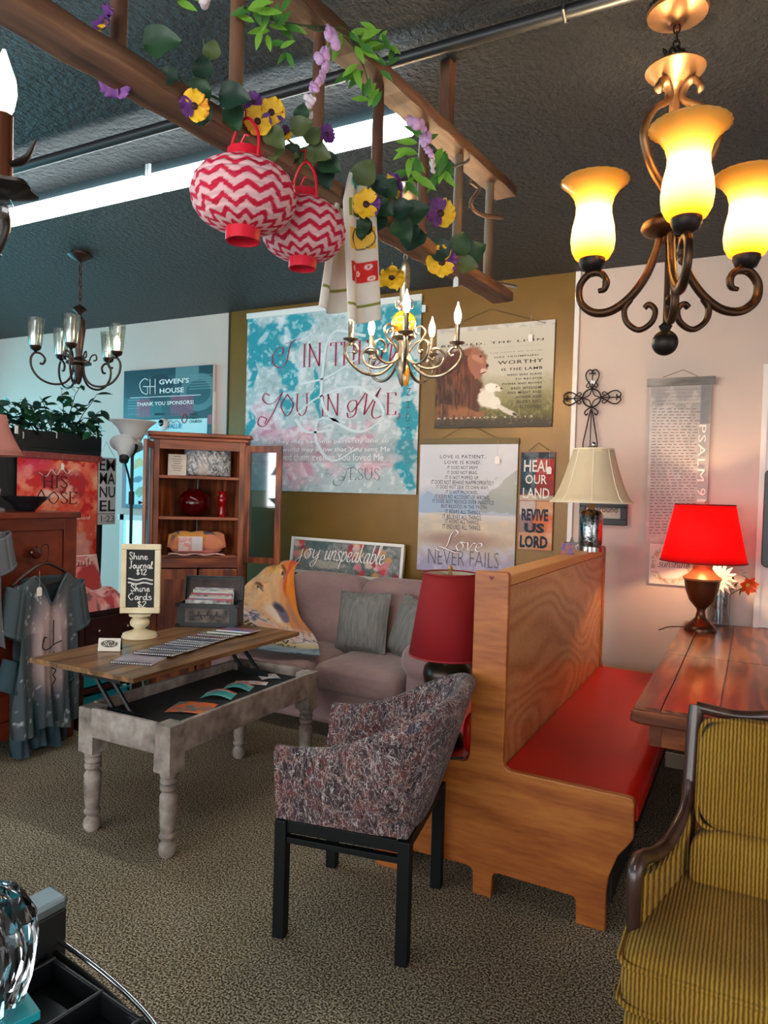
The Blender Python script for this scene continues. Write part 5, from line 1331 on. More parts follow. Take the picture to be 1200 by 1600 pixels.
for (lat, tow_, lf) in ((-.05, .245, 1), (.25, -.03, 1), (-.2, -.1, 1)):
    an = cam_ang(lat, tow_); R_ = math.hypot(lat, tow_); f = R_/.25
    zsh = zh-.09
    a = MB().tube(arm_pts([(r*f, z) for r, z in prof_arm], an, 6), [.0145+.003*math.sin(PI*min(1, k/40)) if k < 60 else .0165-.007*(k-60)/12 for k in range(73)], 10, flat=.75).build('arm', BRZ, chR, smooth=60)
    MB().tube(arm_pts([(r*f, z) for r, z in in_sc], an, 6), .012, 8, flat=.75).build('scroll', BRZ, a, smooth=60)
    up = [(.02, zp(300)), (.10, zp(268)), (.135, zp(225)), (.095, zp(185)), (.03, zp(160)), (.03, zp(140)), (.055, zp(132)), (.075, zp(146)), (.07, zp(156))]
    MB().tube(arm_pts([(r, z) for r, z in up], an+1.05, 6), [.014]*45+[.012, .010, .007, .005], 10, flat=.7).build('upper_scroll', BRZL, chR, smooth=60)
    cx, cy = R_*math.cos(an), R_*math.sin(an)
    cup = MB().lathe([(.008, -.012), (.01, 0), (.03, .008), (.04, .03), (.04, .042), (.0, .042)], 24, (cx, cy, zsh-.02)).build('socket_cup', BRZD, chR, smooth=50)
    sh_ = MB().lathe([(.028, .0), (.05, .006), (.062, .03), (.066, .06), (.062, .10), (.053, .14), (.052, .165), (.060, .195), (.078, .222), (.096, .238), (.104, .243)], 48, (0, 0, 0), cap=False, flute=.012, nf=24).build('shade', AMB, chR, smooth=60, solid=.003)
    sh_.matrix_local = T((cx, cy, zsh+.02))
    bb = MB().ell((cx, cy, zsh+.13), (.028, .028, .045), 16, 12).build('bulb', emit('bulb_amber', (1, .76, .46), 1000), chR, smooth=60)
# silver candle chandelier in the middle
SIL = mat('silver_worn', (168, 156, 140), .34, .85, c2=(110, 98, 86), nscale=24)
cc = onz(637, 290, ZC); dC = Vector(CM[2]).dot(cc-Vector(CP)); zq = lambda y: dep(634, y, dC).z
chC = thing('chandelier', 'silver candle chandelier with flame bulbs and an amber ball', 'chandelier', (cc.x, cc.y, 0))
MB().lathe([(.012, ZC-.085), (.03, ZC-.075), (.06, ZC-.05), (.072, ZC-.025), (.074, ZC-.01), (.06, ZC-.001), (0, ZC-.001)], 32).build('canopy', SIL, chC, smooth=50)
chain(chC, zq(405), ZC-.085, SIL, .035)
MB().lathe([(0, zq(404)), (.012, zq(406)), (.022, zq(416)), (.024, zq(425)), (.022, zq(470)), (.03, zq(474)), (.03, zq(478)), (.012, zq(482))], 24).build('column', SIL, chC, smooth=50)
AMG = mat('amber_ball', (226, 152, 40), .12, trans=.25, coat=.5)
MB().ell((0, 0, zq(503)), (.058, .058, .058), 28, 18).build('glass_ball', AMG, chC, smooth=60)
zhb = zq(525)
MB().lathe([(.012, zq(522)), (.055, zq(521)), (.058, zq(526)), (.03, zq(532)), (.028, zq(560)), (.034, zq(575)), (.02, zq(590)), (.012, zq(598)), (0, zq(604))], 24).build('stem', SIL, chC, smooth=50)
MB().lathe([(0, zq(606)), (.012, zq(600)), (.018, zq(588)), (.014, zq(576)), (.004, zq(570))], 16, (.03, -.02, 0)).build('amber_drop', AMG, chC, smooth=60)
FLM = emit('flame_bulb', (1, .70, .40), 220)
R5 = .262
za = zq(556); 
for k in range(5):
    an = cam_ang(math.sin(2*PI*k/5+.02), math.cos(2*PI*k/5+.02))
    p1 = [(.025, za+.01), (.06, za-.05), (.12, za-.095), (.19, za-.095), (.25, za-.06), (.285, za-.01), (.275, za+.03), (.245, za+.035), (.228, za+.015), (.238, za-.003), (.25, za)]
    a = MB().tube(arm_pts(p1, an, 5), .0075, 8).build('arm', SIL, chC, smooth=60)
    p2 = [(.025, za+.0), (.07, za-.035), (.13, za-.05), (.19, za-.03), (.21, za+.02), (.18, za+.05), (.14, za+.04), (.13, za+.01), (.15, za-.005), (.16, za+.008)]
    MB().tube(arm_pts(p2, an+.55, 5), .006, 8).build('scroll', SIL, chC, smooth=60)
    p3 = [(.03, za+.02), (.055, za+.06), (.09, za+.085), (.105, za+.12), (.085, za+.145), (.06, za+.135), (.06, za+.115), (.075, za+.11)]
    MB().tube(arm_pts(p3, an+.2, 5), .0055, 8).build('upper_scroll', SIL, chC, smooth=60)
    p4 = [(.02, zq(472)), (.035, zq(468)), (.045, zq(474)), (.038, zq(481)), (.028, zq(478))]
    MB().tube(arm_pts(p4, an, 4), .004, 6).build('top_curl', SIL, chC)
    cx, cy = R5*math.cos(an), R5*math.sin(an); zc = za+.042
    MB().lathe([(.01, -.012), (.008, 0), (.014, .006), (.034, .012), (.037, .017), (.012, .016), (.0115, .022), (0, .022)], 20, (cx, cy, zc)).build('drip_cup', SIL, chC, smooth=50)
    MB().lathe([(.0115, .02), (.0115, .10), (.009, .103)], 14, (cx, cy, zc), flute=.08, nf=7).build('candle_sleeve', SIL, chC, smooth=40)
    MB().lathe([(.006, .10), (.013, .115), (.0165, .135), (.015, .155), (.009, .175), (.004, .19), (.0008, .205)], 16, (cx, cy, zc)).build('flame_bulb', FLM, chC, smooth=60)
# bronze one with seeded glass at the left
cl_ = onz(126, 395, ZC); dL = Vector(CM[2]).dot(cl_-Vector(CP)); zr = lambda y: dep(125, y, dL).z
chL = thing('chandelier', 'small dark bronze chandelier with clear glass shades above the plants', 'chandelier', (cl_.x, cl_.y, 0))
CPR = mat('copper_dark', (76, 58, 52), .4, .8, c2=(52, 40, 38), nscale=18)
MB().lathe([(.01, ZC-.06), (.02, ZC-.055), (.06, ZC-.035), (.078, ZC-.022), (.078, ZC-.018), (.06, ZC-.012), (.06, ZC-.001), (0, ZC-.001)], 32).build('canopy', CPR, chL, smooth=45)
chain(chL, zr(478), ZC-.06, CPR, .05, .004)
MB().lathe([(.008, zr(476)), (.04, zr(481)), (.046, zr(484)), (.02, zr(488)), (.01, zr(492)), (.02, zr(497)), (.036, zr(500)), (.038, zr(515)), (.028, zr(535)), (.018, zr(557)), (.05, zr(562)), (.075, zr(565)), (.078, zr(568)), (.035, zr(571)), (.03, zr(578)), (.018, zr(595)), (.008, zr(600))], 28).build('column', CPR, chL, smooth=45)
SEED = pane_glass('seeded_glass', (232, 236, 230), .22, .15)
zl = zr(566)
for k in range(5):
    th = math.radians(13+72*k); an = cam_ang(math.sin(th), math.cos(th))
    p1 = [(.03, zl-.005), (.04, zl-.08), (.08, zl-.135), (.15, zl-.15), (.22, zl-.125), (.265, zl-.07), (.275, zl-.01), (.255, zl+.03), (.22, zl+.03), (.195, zl+.0), (.205, zl-.03), (.225, zl-.03)]
    a = MB().tube(arm_pts(p1, an, 5), .007, 8).build('arm', CPR, chL, smooth=60)
    p3 = [(.06, zl+.01), (.075, zl+.05), (.10, zl+.06), (.105, zl+.03), (.085, zl+.02)]
    MB().tube(arm_pts(p3, an+.6, 5), .005, 8).build('curl', CPR, a, smooth=60)
    cx, cy = .25*math.cos(an), .25*math.sin(an); zc = zl+.042
    MB().lathe([(.006, -.012), (.01, 0), (.03, .01), (.036, .03), (.03, .036), (0, .037)], 20, (cx, cy, zc)).build('socket_cup', CPR, chL, smooth=50)
    MB().lathe([(.036, .032), (.041, .06), (.046, .12), (.052, .2), (.05, .2), (.044, .12), (.039, .06), (.034, .034)], 28, (cx, cy, zc), cap=False).build('glass_shade', SEED, chL, smooth=60)
    on = (k == 1)
    MB().lathe([(.008, .035), (.012, .05), (.018, .075), (.019, .09), (.012, .11), (.003, .13)], 14, (cx, cy, zc)).build('bulb', emit('bulb_lit', (1, .75, .45), 40) if on else pane_glass('bulb_clear', (235, 235, 230), .25, .1), chL, smooth=60)
# candle arm chandelier cut by the left edge, close to the camera
ce = dep(3, 305, .95); 
chE = thing('chandelier', 'dark candle arm fixture with a lit bulb cut by the left edge', 'chandelier', (0, 0, 0))
toff = -Vector(CM[0]); toff.z = 0; toff.normalize()
ctr = Vector((ce.x, ce.y, 0))+toff*.27
chE.location = (ctr.x, ctr.y, 0)
COPB = mat('candle_copper', (120, 70, 46), .3, .8); DKM = mat('dark_pewter', (66, 62, 60), .35, .85)
zce = ce.z
MB().lathe([(.01, zce-.12), (.03, zce-.1), (.02, zce-.04), (.03, zce), (.018, zce+.1), (.025, zce+.2), (.008, zce+.25)], 20).build('column', DKM, chE, smooth=50)
MB().lathe([(.006, zce+.24), (.006, ZC-.03)], 8).build('stem_rod', DKM, chE)
MB().lathe([(.05, ZC-.03), (.06, ZC-.01), (0, ZC-.001)], 24).build('canopy', DKM, chE, smooth=50)
base_an = math.atan2(-toff.y, -toff.x)
for k in range(5):
    an = base_an+2*PI*k/5
    MB().tube(arm_pts([(.02, zce-.05), (.08, zce-.1), (.17, zce-.125), (.24, zce-.1), (.272, zce-.05), (.27, zce-.015)], an, 6), .008, 10).build('arm', DKM, chE, smooth=60)
    cx, cy = .27*math.cos(an), .27*math.sin(an)
    MB().ell((cx, cy, zce-.018), (.015, .015, .02), 12, 10).build('crystal_bead', pane_glass('crystal_bead', (230, 236, 240), .35, .03), chE, smooth=30)
    MB().lathe([(.012, -.003), (.03, .002), (.042, .008), (.038, .014), (.012, .012), (0, .012)], 24, (cx, cy, zce), flute=.12, nf=5).build('drip_cup', DKM, chE, smooth=50)
    MB().lathe([(.0125, .01), (.0125, .105), (.01, .107)], 18, (cx, cy, zce)).build('candle_sleeve', COPB, chE, smooth=50)
    MB().lathe([(.008, .105), (.013, .115), (.0165, .135), (.015, .152), (.007, .175), (.002, .19)], 16, (cx, cy, zce)).build('bulb', emit('bulb_edge', (1, .9, .78), 30), chE, smooth=60)
    MB().tube(arm_pts([(.255, zce+.045), (.275, zce+.04), (.30, zce+.048), (.315, zce+.075)], an, 5), [.006]*8+[.008, .008, .007, .006, .005, .004, .003, .001], 8, flat=.5).build('leaf_spike', DKM, chE, smooth=60)

# ================================================================ PRINTS ON THE WALL
PW = WY-.03
INK = {}
def ink(c, n=None, rough=.7): return mat('ink_%d_%d_%d' % c, c, rough)
class Sheet:
    """a hanging sheet on the back wall given by pixel corners; local x right, z up, origin at its lower left corner"""
    def __init__(s, name, label, cat, TL, BR, y=PW, TR=None, group=None):
        a, b = ony(*TL, y), ony(*BR, y); s.x0, s.z1, s.x1, s.z0, s.y = a.x, a.z, b.x, b.z, y
        s.W, s.H = s.x1-s.x0, s.z1-s.z0
        s.t = thing(name, label, cat, (s.x0, y, s.z0), 0, group); s.mbs = {}
    def px(s, x, y): q = ony(x, y, s.y); return q.x-s.x0, q.z-s.z0
    def mb(s, c):
        m = MB(); s.mbs.setdefault(c, []).append(m); return m
    def text(s, c, str_, x0, y0, x1, y1, **kw):
        """ink box by pixel corners: left-bottom x0,y0 and right-top x1,y1"""
        a, b = s.px(x0, y0), s.px(x1, y1); fit_text(s.mb(c), str_, a[0], a[1], b[0], b[1], y=kw.pop('dy', -.004), **kw)
    def scr(s, c, toks, x0, y0, x1, cap_px, thin, thick, shear=0, nibang=0, dy=-.004, jit=0):
        a, b = s.px(x0, y0), s.px(x1, y0); h = s.px(x0, y0-cap_px)[1]-a[1]
        random.seed(hash(str(toks)) % 1000 if 0 else len(toks)*7+int(x0)); script(s.mb(c), toks, a[0], (a[1]+b[1])/2, b[0], h, thin, thick, shear, nibang, dy, jit)
    def stroke(s, c, pts, w0, w1, nibang=0, dy=-.004): nib(s.mb(c), [s.px(*p) for p in pts], w0, w1, nibang, y=dy)
    def paint(s, P, m=None, wave=.004, name='cloth'):
        W, H = s.W, s.H
        return P.mesh(name, lambda u, v: (W*u, wave*math.sin(7*u+3*v)*(1-v)*.5, H*v), m or vcol('print_cloth', .7), s.t, smooth=180)
    def done(s, names='lettering'):
        for c, ms in s.mbs.items():
            for m in ms:
                if m.v: m.build(names, ink(c), s.t)
    def bar(s, h0, h1, m, d=.012, ext=.004, name='hanging_bar'):
        return MB().box(-ext, s.W+ext, -d, d*.6, h0, h1).build(name, m, s.t, bevel=.002)
    def cord(s, pts, r=.0018, c=(70, 56, 40)):
        MB().tube([(a[0], -.006, a[1]) for a in (s.px(*p) for p in pts)], r, 5).build('cord', ink(c), s.t)

# ---- large floral banner
B = Sheet('wall_banner', 'large turquoise floral banner with dark red script', 'banner', (387, 499), (650, 773))
P = Paint(210, 200, (172, 188, 192), 31).prep(9)
n1, n2, n3 = P.noise(5), P.noise(14), P.noise(40)
P.mix(np.clip((n1-.47)*9, 0, 1)*.75, (206, 206, 212))
P.mix(np.clip((n2-.55)*9, 0, 1)*.6, (150, 188, 196)); P.mix(np.clip((n2-.6)*9, 0, 1)*.5, (222, 218, 216))
for u, v, ru, rv in ((.16, .86, .13, .12), (.03, .8, .05, .2), (.27, .62, .035, .18), (.26, .92, .14, .07), (.85, .83, .13, .17), (.95, .42, .06, .3), (.93, .2, .07, .12), (.9, .95, .12, .05), (.44, .55, .025, .12), (.02, .35, .03, .09), (.72, .88, .08, .08), (.97, .06, .05, .05)):
    P.blob(u, v, ru, rv, (40, 146, 164), soft=.25, wob=.16)
for k in range(26):
    u, v = P.rng.random(2); a = P.rng.random()*3; P.blob(u, v, .045, .02, (214, 216, 222), rot=a, soft=.5, a=.75, wob=.05)
for u, v, r in ((.2, .22, .13), (.32, .1, .12), (.36, .3, .1), (.7, .3, .08), (.14, .36, .09), (.8, .12, .06), (.5, .2, .08)):
    P.blob(u, v, r, r, (214, 162, 178), soft=.7, a=.7, wob=.25)
    for k in range(5): P.blob(u+P.rng.normal()*r*.4, v+P.rng.normal()*r*.4, r*.4, r*.16, (196, 120, 146) if k % 2 else (228, 200, 208), rot=P.rng.random()*3, soft=.5, a=.6, wob=.08)
P.mix(np.clip((n3-.6)*12, 0, 1)*.55, (232, 230, 230)); P.mix(np.clip((.36-n3)*12, 0, 1)*.4, (120, 150, 150))
P.mix(((P.V > .16) & (P.V < .29))*.28, (110, 120, 128))
B.paint(P, wave=.008)
B.bar(B.H, B.H+.045, mat('hem_white', (222, 222, 220), .7), name='top_hem')
for pts in ([(572, 525), (520, 520), (505, 580), (508, 640), (560, 675), (600, 645), (560, 605), (500, 620), (460, 650)], [(470, 600), (510, 590), (560, 560)], [(540, 660), (500, 655), (495, 690), (520, 720), (560, 700)], [(462, 655), (480, 675), (520, 672)]):
    B.stroke((208, 218, 222), pts, .01, .028, .6, -.006)
CR = (150, 24, 66); DKI = (54, 48, 58)
B.scr(CR, ['I~'], 424, 570, 466, 36, .004, .013, .12, .3); B.scr(CR, ['I', 'N'], 472, 573, 504, 36, .003, .014); B.scr(CR, ['T', 'H', 'E'], 516, 570, 577, 36, .003, .014); B.scr(CR, ['M~'], 580, 568, 640, 36, .004, .013, .1)
B.scr(CR, ['Y~'], 403, 651, 438, 36, .004, .013, .15, .3); B.scr(CR, ['O', 'U'], 438, 650, 484, 34, .003, .013); B.scr(CR, ['I', 'N'], 501, 650, 532, 34, .003, .013); B.scr(CR, ['M~'], 541, 650, 600, 38, .004, .013, .1); B.scr(CR, ['E'], 603, 648, 621, 34, .003, .013)
B.stroke(CR, [(623, 646), (625, 650), (622, 656)], .004, .008)
GT = (226, 228, 230)
B.text(GT, 'that they may become perfectly one so', 410, 695, 608, 685); B.text(GT, 'that the world may know that You sent Me', 404, 708, 610, 698); B.text(GT, 'and loved them even as You loved Me', 412, 719, 600, 709)
B.scr((90, 60, 60), ['J~'], 522, 752, 548, 22, .002, .006, .2, .4); B.scr((90, 60, 60), ['E', 'S', 'U', 'S'], 546, 750, 595, 18, .002, .006); B.stroke((90, 60, 60), [(507, 742), (512, 739), (517, 742), (521, 740)], .002, .004)
B.text((70, 96, 110), 'JOHN', 634, 672, 644, 606, rot=90, space=1.6)
B.done()
for x, y in ((662, 482),): 
    q = ony(x, y, PW-.01); MB().cbox((q.x-B.x0, -.006, q.z-B.z0), (.03, .012, .05)).build('corner_tape', mat('tape_white', (214, 220, 224), .3), B.t)

# ---- lion and lamb poster
L = Sheet('wall_poster', 'lion and lamb poster with serif text under the chandelier candles', 'poster', (683, 515), (862, 666))
P = Paint(190, 170, (196, 190, 176), 41, 1.2).prep(9)
n1, n2, n3 = P.noise(4), P.noise(16), P.noise(40)
P.mix(np.clip((.55-P.V+.2*(n1-.5))*2.4, 0, 1), (132, 124, 80)); P.mix(np.clip((.34-P.V+.2*(n2-.5))*4, 0, 1), (96, 92, 54)); P.mix(np.clip((n3-.55)*8, 0, 1)*np.clip((.55-P.V)*4, 0, 1)*.6, (156, 146, 96))
P.mix(np.clip((P.V-.7)*2, 0, 1)*.5, (206, 204, 200))
# mane, body, face
for u, v, ru, rv, c, r in ((.18, .42, .24, .34, (84, 50, 38), .2), (.10, .25, .22, .24, (78, 52, 38), 0), (.28, .58, .14, .22, (116, 64, 44), -.2), (.2, .66, .12, .12, (92, 50, 36), 0), (.33, .30, .09, .22, (98, 58, 42), .1), (.12, .12, .25, .1, (120, 80, 54), 0), (.3, .13, .16, .05, (150, 96, 66), -.1)):
    P.blob(u, v, ru, rv, c, rot=r, soft=.3, wob=.13)
st_ = P.noise(9, 3, 6); P.mix(np.clip((st_-.55)*8, 0, 1)*np.clip((.42-P.U)*5, 0, 1)*np.clip((.8-P.V)*5, 0, 1)*.55, (54, 30, 24)); P.mix(np.clip((.42-st_)*8, 0, 1)*np.clip((.4-P.U)*5, 0, 1)*np.clip((.78-P.V)*5, 0, 1)*.5, (156, 96, 66))
P.poly([(.30, .80), (.36, .77), (.40, .73), (.435, .66), (.46, .62), (.465, .57), (.44, .53), (.41, .49), (.36, .48), (.31, .56), (.28, .68)], (164, 104, 84), .95, .03)
P.blob(.37, .67, .06, .03, (186, 128, 104), rot=-.5, wob=.04); P.blob(.43, .55, .03, .035, (204, 176, 158), wob=.03); P.blob(.455, .605, .012, .018, (70, 40, 36)); P.blob(.395, .70, .012, .008, (50, 30, 24)); P.blob(.42, .535, .03, .006, (80, 44, 38), rot=.3); P.blob(.28, .75, .035, .04, (140, 86, 66), wob=.04)
# lamb
for u, v, ru, rv, c, r in ((.46, .28, .07, .1, (222, 214, 200), .4), (.53, .23, .06, .06, (226, 218, 206), -.6), (.62, .16, .09, .022, (214, 206, 194), -.5), (.66, .14, .06, .016, (204, 196, 184), -.3), (.50, .38, .055, .045, (230, 224, 212), -.2), (.55, .365, .03, .024, (226, 216, 202), -.2), (.425, .37, .03, .014, (206, 190, 176), -.2), (.575, .37, .008, .01, (90, 70, 62), 0), (.535, .385, .006, .007, (40, 34, 30), 0), (.70, .12, .02, .012, (60, 52, 46), -.3)):
    P.blob(u, v, ru, rv, c, rot=r, soft=.25, wob=.04)
P.mix(np.clip((.12-P.V)/.06, 0, 1)*.85, (70, 62, 54)); P.mix(np.clip((n3-.58)*8, 0, 1)*np.clip((.16-P.V)/.06, 0, 1)*.5, (120, 106, 80))
P.rect(0, .955, 1, 1, (176, 172, 166), .8); P.mix(np.clip((n2-.5)*9, 0, 1)*(P.V > .955)*.6, (214, 212, 208))
L.paint(P)
TXT = (58, 50, 44)
L.text(TXT, 'BEHOLD, THE LION', 690, 544, 850, 528, space=1.25, bold=.012)
for s_, x0, y0, x1, y1 in (('OF THE TRIBE OF JUDAH,', 757, 545, 850, 538), ('THE ROOT OF DAVID,', 765, 553, 850, 546), ('HAS TRIUMPHED', 773, 560, 842, 553), ('WORTHY', 778, 570, 849, 560), ('IS THE LAMB', 784, 580, 848, 572), ('WHO WAS SLAIN', 792, 588, 846, 582), ('TO RECEIVE', 805, 594, 847, 589), ('POWER AND RICHES', 785, 602, 847, 596), ('AND WISDOM', 798, 609, 846, 603), ('AND MIGHT AND', 793, 616, 846, 610), ('HONOR AND', 806, 623, 846, 617), ('GLORY AND', 808, 630, 846, 624), ('BLESSING!', 812, 638, 845, 632)):
    L.text(TXT, s_, x0, y0, x1, y1, space=1.15, bold=.012)
L.text((214, 206, 190), 'REVELATION 5:5,12', 684, 656, 833, 649, space=1.7)
L.done(); L.bar(0, .02, ink((70, 60, 54)), .004, .0, 'bottom_hem')
L.cord([(697, 514), (768, 483), (853, 505)])
p = ony(830, 492, PW-.02); price_tag('price tag hanging at the upper right of the lion poster', (p.x, p.y, p.z), .13, 0, (.03, .045))

# ---- love poster
V = Sheet('wall_poster', 'pale landscape poster listing what love is', 'poster', (657, 692), (803, 902))
P = Paint(130, 190, (206, 206, 212), 51, .7).prep(6); n1, n2 = P.noise(4), P.noise(14)
P.mix(np.clip((n1-.5)*6, 0, 1)*.5, (224, 220, 220)); P.mix(np.clip((.66-P.V+.14*(n1-.5))*9, 0, 1)*.6*(P.V > .45), (150, 168, 188)); P.poly([(0, .55), (.1, .62), (.25, .56), (.42, .64), (.6, .54), (.6, .46), (0, .44)], (150, 176, 204), .6, .06)
P.poly([(.62, .52), (.8, .68), (.9, .74), (1, .8), (1, .46), (.62, .47)], (142, 146, 132), .5, .12); P.mix(np.clip((n2-.52)*9, 0, 1)*np.clip((P.U-.6)*4, 0, 1)*((P.V > .46) & (P.V < .75))*.6, (168, 168, 150))
P.mix(np.clip((.46-P.V)*14, 0, 1)*.75, (196, 178, 156)); P.mix(np.clip((n2-.5)*7, 0, 1)*((P.V < .46) & (P.V > .2))*.6, (214, 196, 170)); P.mix(np.clip((.22-P.V+.1*(n1-.5))*7, 0, 1)*.8, (156, 150, 186)); P.mix(np.clip((n2-.52)*8, 0, 1)*(P.V < .22)*.6, (196, 196, 214)); P.blob(.45, .25, .4, .06, (128, 84, 74), a=.45, soft=.9)
V.paint(P)
V.bar(V.H-.012, V.H+.028, mat('bar_olive', (110, 94, 58), .7), .008, .006)
V.cord([(679, 692), (722, 668), (742, 667), (783, 688)])
T2 = (66, 68, 78)
V.text(T2, 'LOVE IS PATIENT,', 688, 717, 759, 711, space=1.15); V.text(T2, 'LOVE IS KIND.', 695, 725, 752, 720, space=1.15)
for k, (s_, x0, x1) in enumerate((('IT DOES NOT ENVY.', 699, 748), ('IT DOES NOT BRAG.', 699, 747), ('IT IS NOT PUFFED UP.', 696, 749), ('IT DOES NOT BEHAVE INAPPROPRIATELY', 674, 772), ('IT DOES NOT SEEK ITS OWN WAY,', 682, 764), ('IT IS NOT PROVOKED,', 697, 747), ('IT KEEPS NO ACCOUNT OF WRONG,', 680, 766), ('IT DOES NOT REJOICE OVER INJUSTICE', 676, 772), ('BUT REJOICES IN THE TRUTH.', 690, 762), ('IT BEARS ALL THINGS,', 696, 752), ('IT BELIEVES ALL THINGS.', 692, 753), ('IT HOPES ALL THINGS,', 696, 749), ('IT ENDURES ALL THINGS.', 692, 752))):
    y = 733+7.75*k; V.text(T2, s_, x0, y, x1, y-4.6, space=1.1)
V.scr((120, 50, 54), ['L~'], 685, 861, 720, 30, .007, .022, .15, .5, -.004); V.scr((120, 50, 54), ['o', 'v', 'e'], 710, 861, 755, 27, .006, .020, .2, .5, -.004)
V.scr((236, 230, 228), ['L~'], 685, 861, 720, 30, .003, .014, .15, .5, -.006); V.scr((236, 230, 228), ['o', 'v', 'e'], 710, 861, 755, 27, .003, .013, .2, .5, -.006)
V.text((90, 88, 96), 'NEVER FAILS', 669, 880, 780, 864, bold=-.022)
V.text((190, 188, 200), '1 CORINTHIANS 13:4', 690, 892, 752, 887, space=1.2)
V.done()
p = ony(778, 688, PW-.02); price_tag('price tag hanging at the upper right of the love poster', (p.x, p.y, p.z), .11, 0, (.035, .05))

# ---- narrow patchwork banner
N_ = Sheet('wall_banner', 'narrow patchwork banner reading heal our land', 'banner', (814, 706), (862, 861))
P = Paint(50, 150, (150, 40, 36), 61, .3).prep(7); n1 = P.noise(8)
P.rect(0, .93, 1, 1, (24, 38, 52)); P.rect(0, .72, .45, .93, (36, 62, 78)); P.rect(.45, .72, 1, .93, (160, 40, 36)); P.rect(0, .56, .5, .72, (26, 50, 62)); P.rect(.5, .56, 1, .72, (140, 42, 40)); P.rect(0, .5, 1, .555, (176, 160, 140)); P.rect(0, .36, .5, .5, (188, 170, 164)); P.rect(.5, .36, 1, .5, (200, 150, 110)); P.rect(0, .18, .4, .36, (150, 118, 122)); P.rect(.4, .18, 1, .36, (206, 110, 66)); P.rect(0, 0, .55, .18, (196, 150, 110)); P.rect(.55, 0, 1, .18, (206, 140, 96)); P.mix(np.clip((n1-.55)*8, 0, 1)*.3, (230, 220, 210))
N_.paint(P)
WT = (228, 222, 214); NV = (22, 40, 60)
N_.text(WT, 'HEAL', 819, 737, 861, 719, bold=.01); N_.text(WT, 'OUR', 821, 756, 855, 742, bold=.01); N_.text(WT, 'LAND', 817, 778, 859, 763, bold=.01)
N_.text(NV, 'REVIVE', 815, 813, 857, 796, bold=.035); N_.text(NV, 'US', 819, 832, 851, 818, bold=.05); N_.text(NV, 'LORD', 812, 855, 856, 838, bold=.04); N_.done()
N_.cord([(826, 705), (842, 692), (858, 704)])
p = ony(859, 706, PW-.02); price_tag('price tag hanging on the heal our land banner', (p.x, p.y, p.z), .10, 0, (.03, .045))

# ---- psalm scroll
S = Sheet('wall_scroll', 'long grey paper scroll with a vertical psalm title', 'scroll', (1017, 604), (1102, 850))
P = Paint(70, 200, (196, 186, 180), 71, .4).prep(6); n1, n2 = P.noise(4), P.noise(18)
P.mix(np.clip((P.V-.72+.2*(n1-.5))*6, 0, 1)*.75, (150, 148, 150)); P.mix(np.clip((n2-.55)*9, 0, 1)*.35, (224, 218, 212)); P.blob(.35, .78, .3, .08, (214, 206, 200), wob=.2, a=.6); P.blob(.3, .62, .35, .12, (216, 206, 198), wob=.25, a=.6); P.rect(.84, .75, 1, 1, (112, 116, 122), .7); P.rect(.84, .3, 1, .75, (170, 164, 162), .6)
S.paint(P, wave=.02)
GW = wood('grey_bar', ((96, 92, 90), (130, 126, 122), (156, 150, 146)), (.2, 1, 1), .6, 8, 3, 60, .1)
a_ = S.px(1019, 592); S.bar(S.H-.002, a_[1], GW, .01, .02)
S.cord([(1036, 590), (1068, 578), (1098, 592)], .002, (120, 100, 80))
TG = (112, 104, 100)
for k, s_ in enumerate(('THOSE WHO LIVE IN', 'THE SHELTER OF THE', 'MOST HIGH WILL FIND', 'REST IN THE SHADOW', 'OF THE ALMIGHTY')): S.text(TG, s_, 1027, 611+5.6*k, 1102, 607+5.6*k, dy=-.014)
rr3 = random.Random(5)
md = S.mb(TG)
for k in range(44):
    y = 640+4.6*k
    if 835 < y: break
    x = 1020+.01*(640-y)*3
    while x < 1088-(y-640)*.03:
        l_ = rr3.uniform(3, 9); a, b = S.px(x, y), S.px(x+l_, y)
        md.add([(a[0], -.014, a[1]), (b[0], -.014, a[1]), (b[0], -.014, a[1]+.004), (a[0], -.014, a[1]+.004)], [(0, 1, 2, 3)]); x += l_+rr3.uniform(2, 4)
S.text((240, 236, 230), 'PSALM', 1089, 752, 1104, 664, rot=-90, space=1.1, dy=-.016); S.text((240, 236, 230), '9', 1089, 774, 1103, 763, rot=-90, dy=-.016); S.text((240, 236, 230), '1', 1089, 784, 1103, 780, rot=-90, dy=-.016); S.done()
# ---- sunshine sign
U = Sheet('wall_sign', 'small white floral sign reading hello sunshine behind the red lamp', 'sign', (1017, 851), (1079, 915), WY-.02)
P = Paint(70, 70, (232, 220, 208), 81).prep(8); r_ = np.sqrt((P.U-.5)**2+(P.V-.5)**2)
n1 = P.noise(16); ring = np.clip(1-abs(r_-.44)/.09, 0, 1); P.mix(np.clip((n1-.45)*8, 0, 1)*ring*.8, (170, 160, 120)); n1 = P.noise(14); P.mix(np.clip((n1-.58)*9, 0, 1)*ring, (214, 130, 100)); n1 = P.noise(20); P.mix(np.clip((n1-.58)*9, 0, 1)*ring*.8, (120, 124, 110))
U.paint(P, wave=0, name='panel'); MB().box(-.006, U.W+.006, .002, .018, -.006, U.H+.006).build('board', mat('sign_white', (236, 230, 222), .5), U.t, bevel=.002)
U.text((96, 80, 70), 'HELLO', 1036, 876, 1070, 871); U.scr((80, 62, 52), ['s', 'u', 'n', 's', 'h', 'i', 'n', 'e'], 1028, 887, 1077, 15, .0015, .004, .15, .4); U.done()
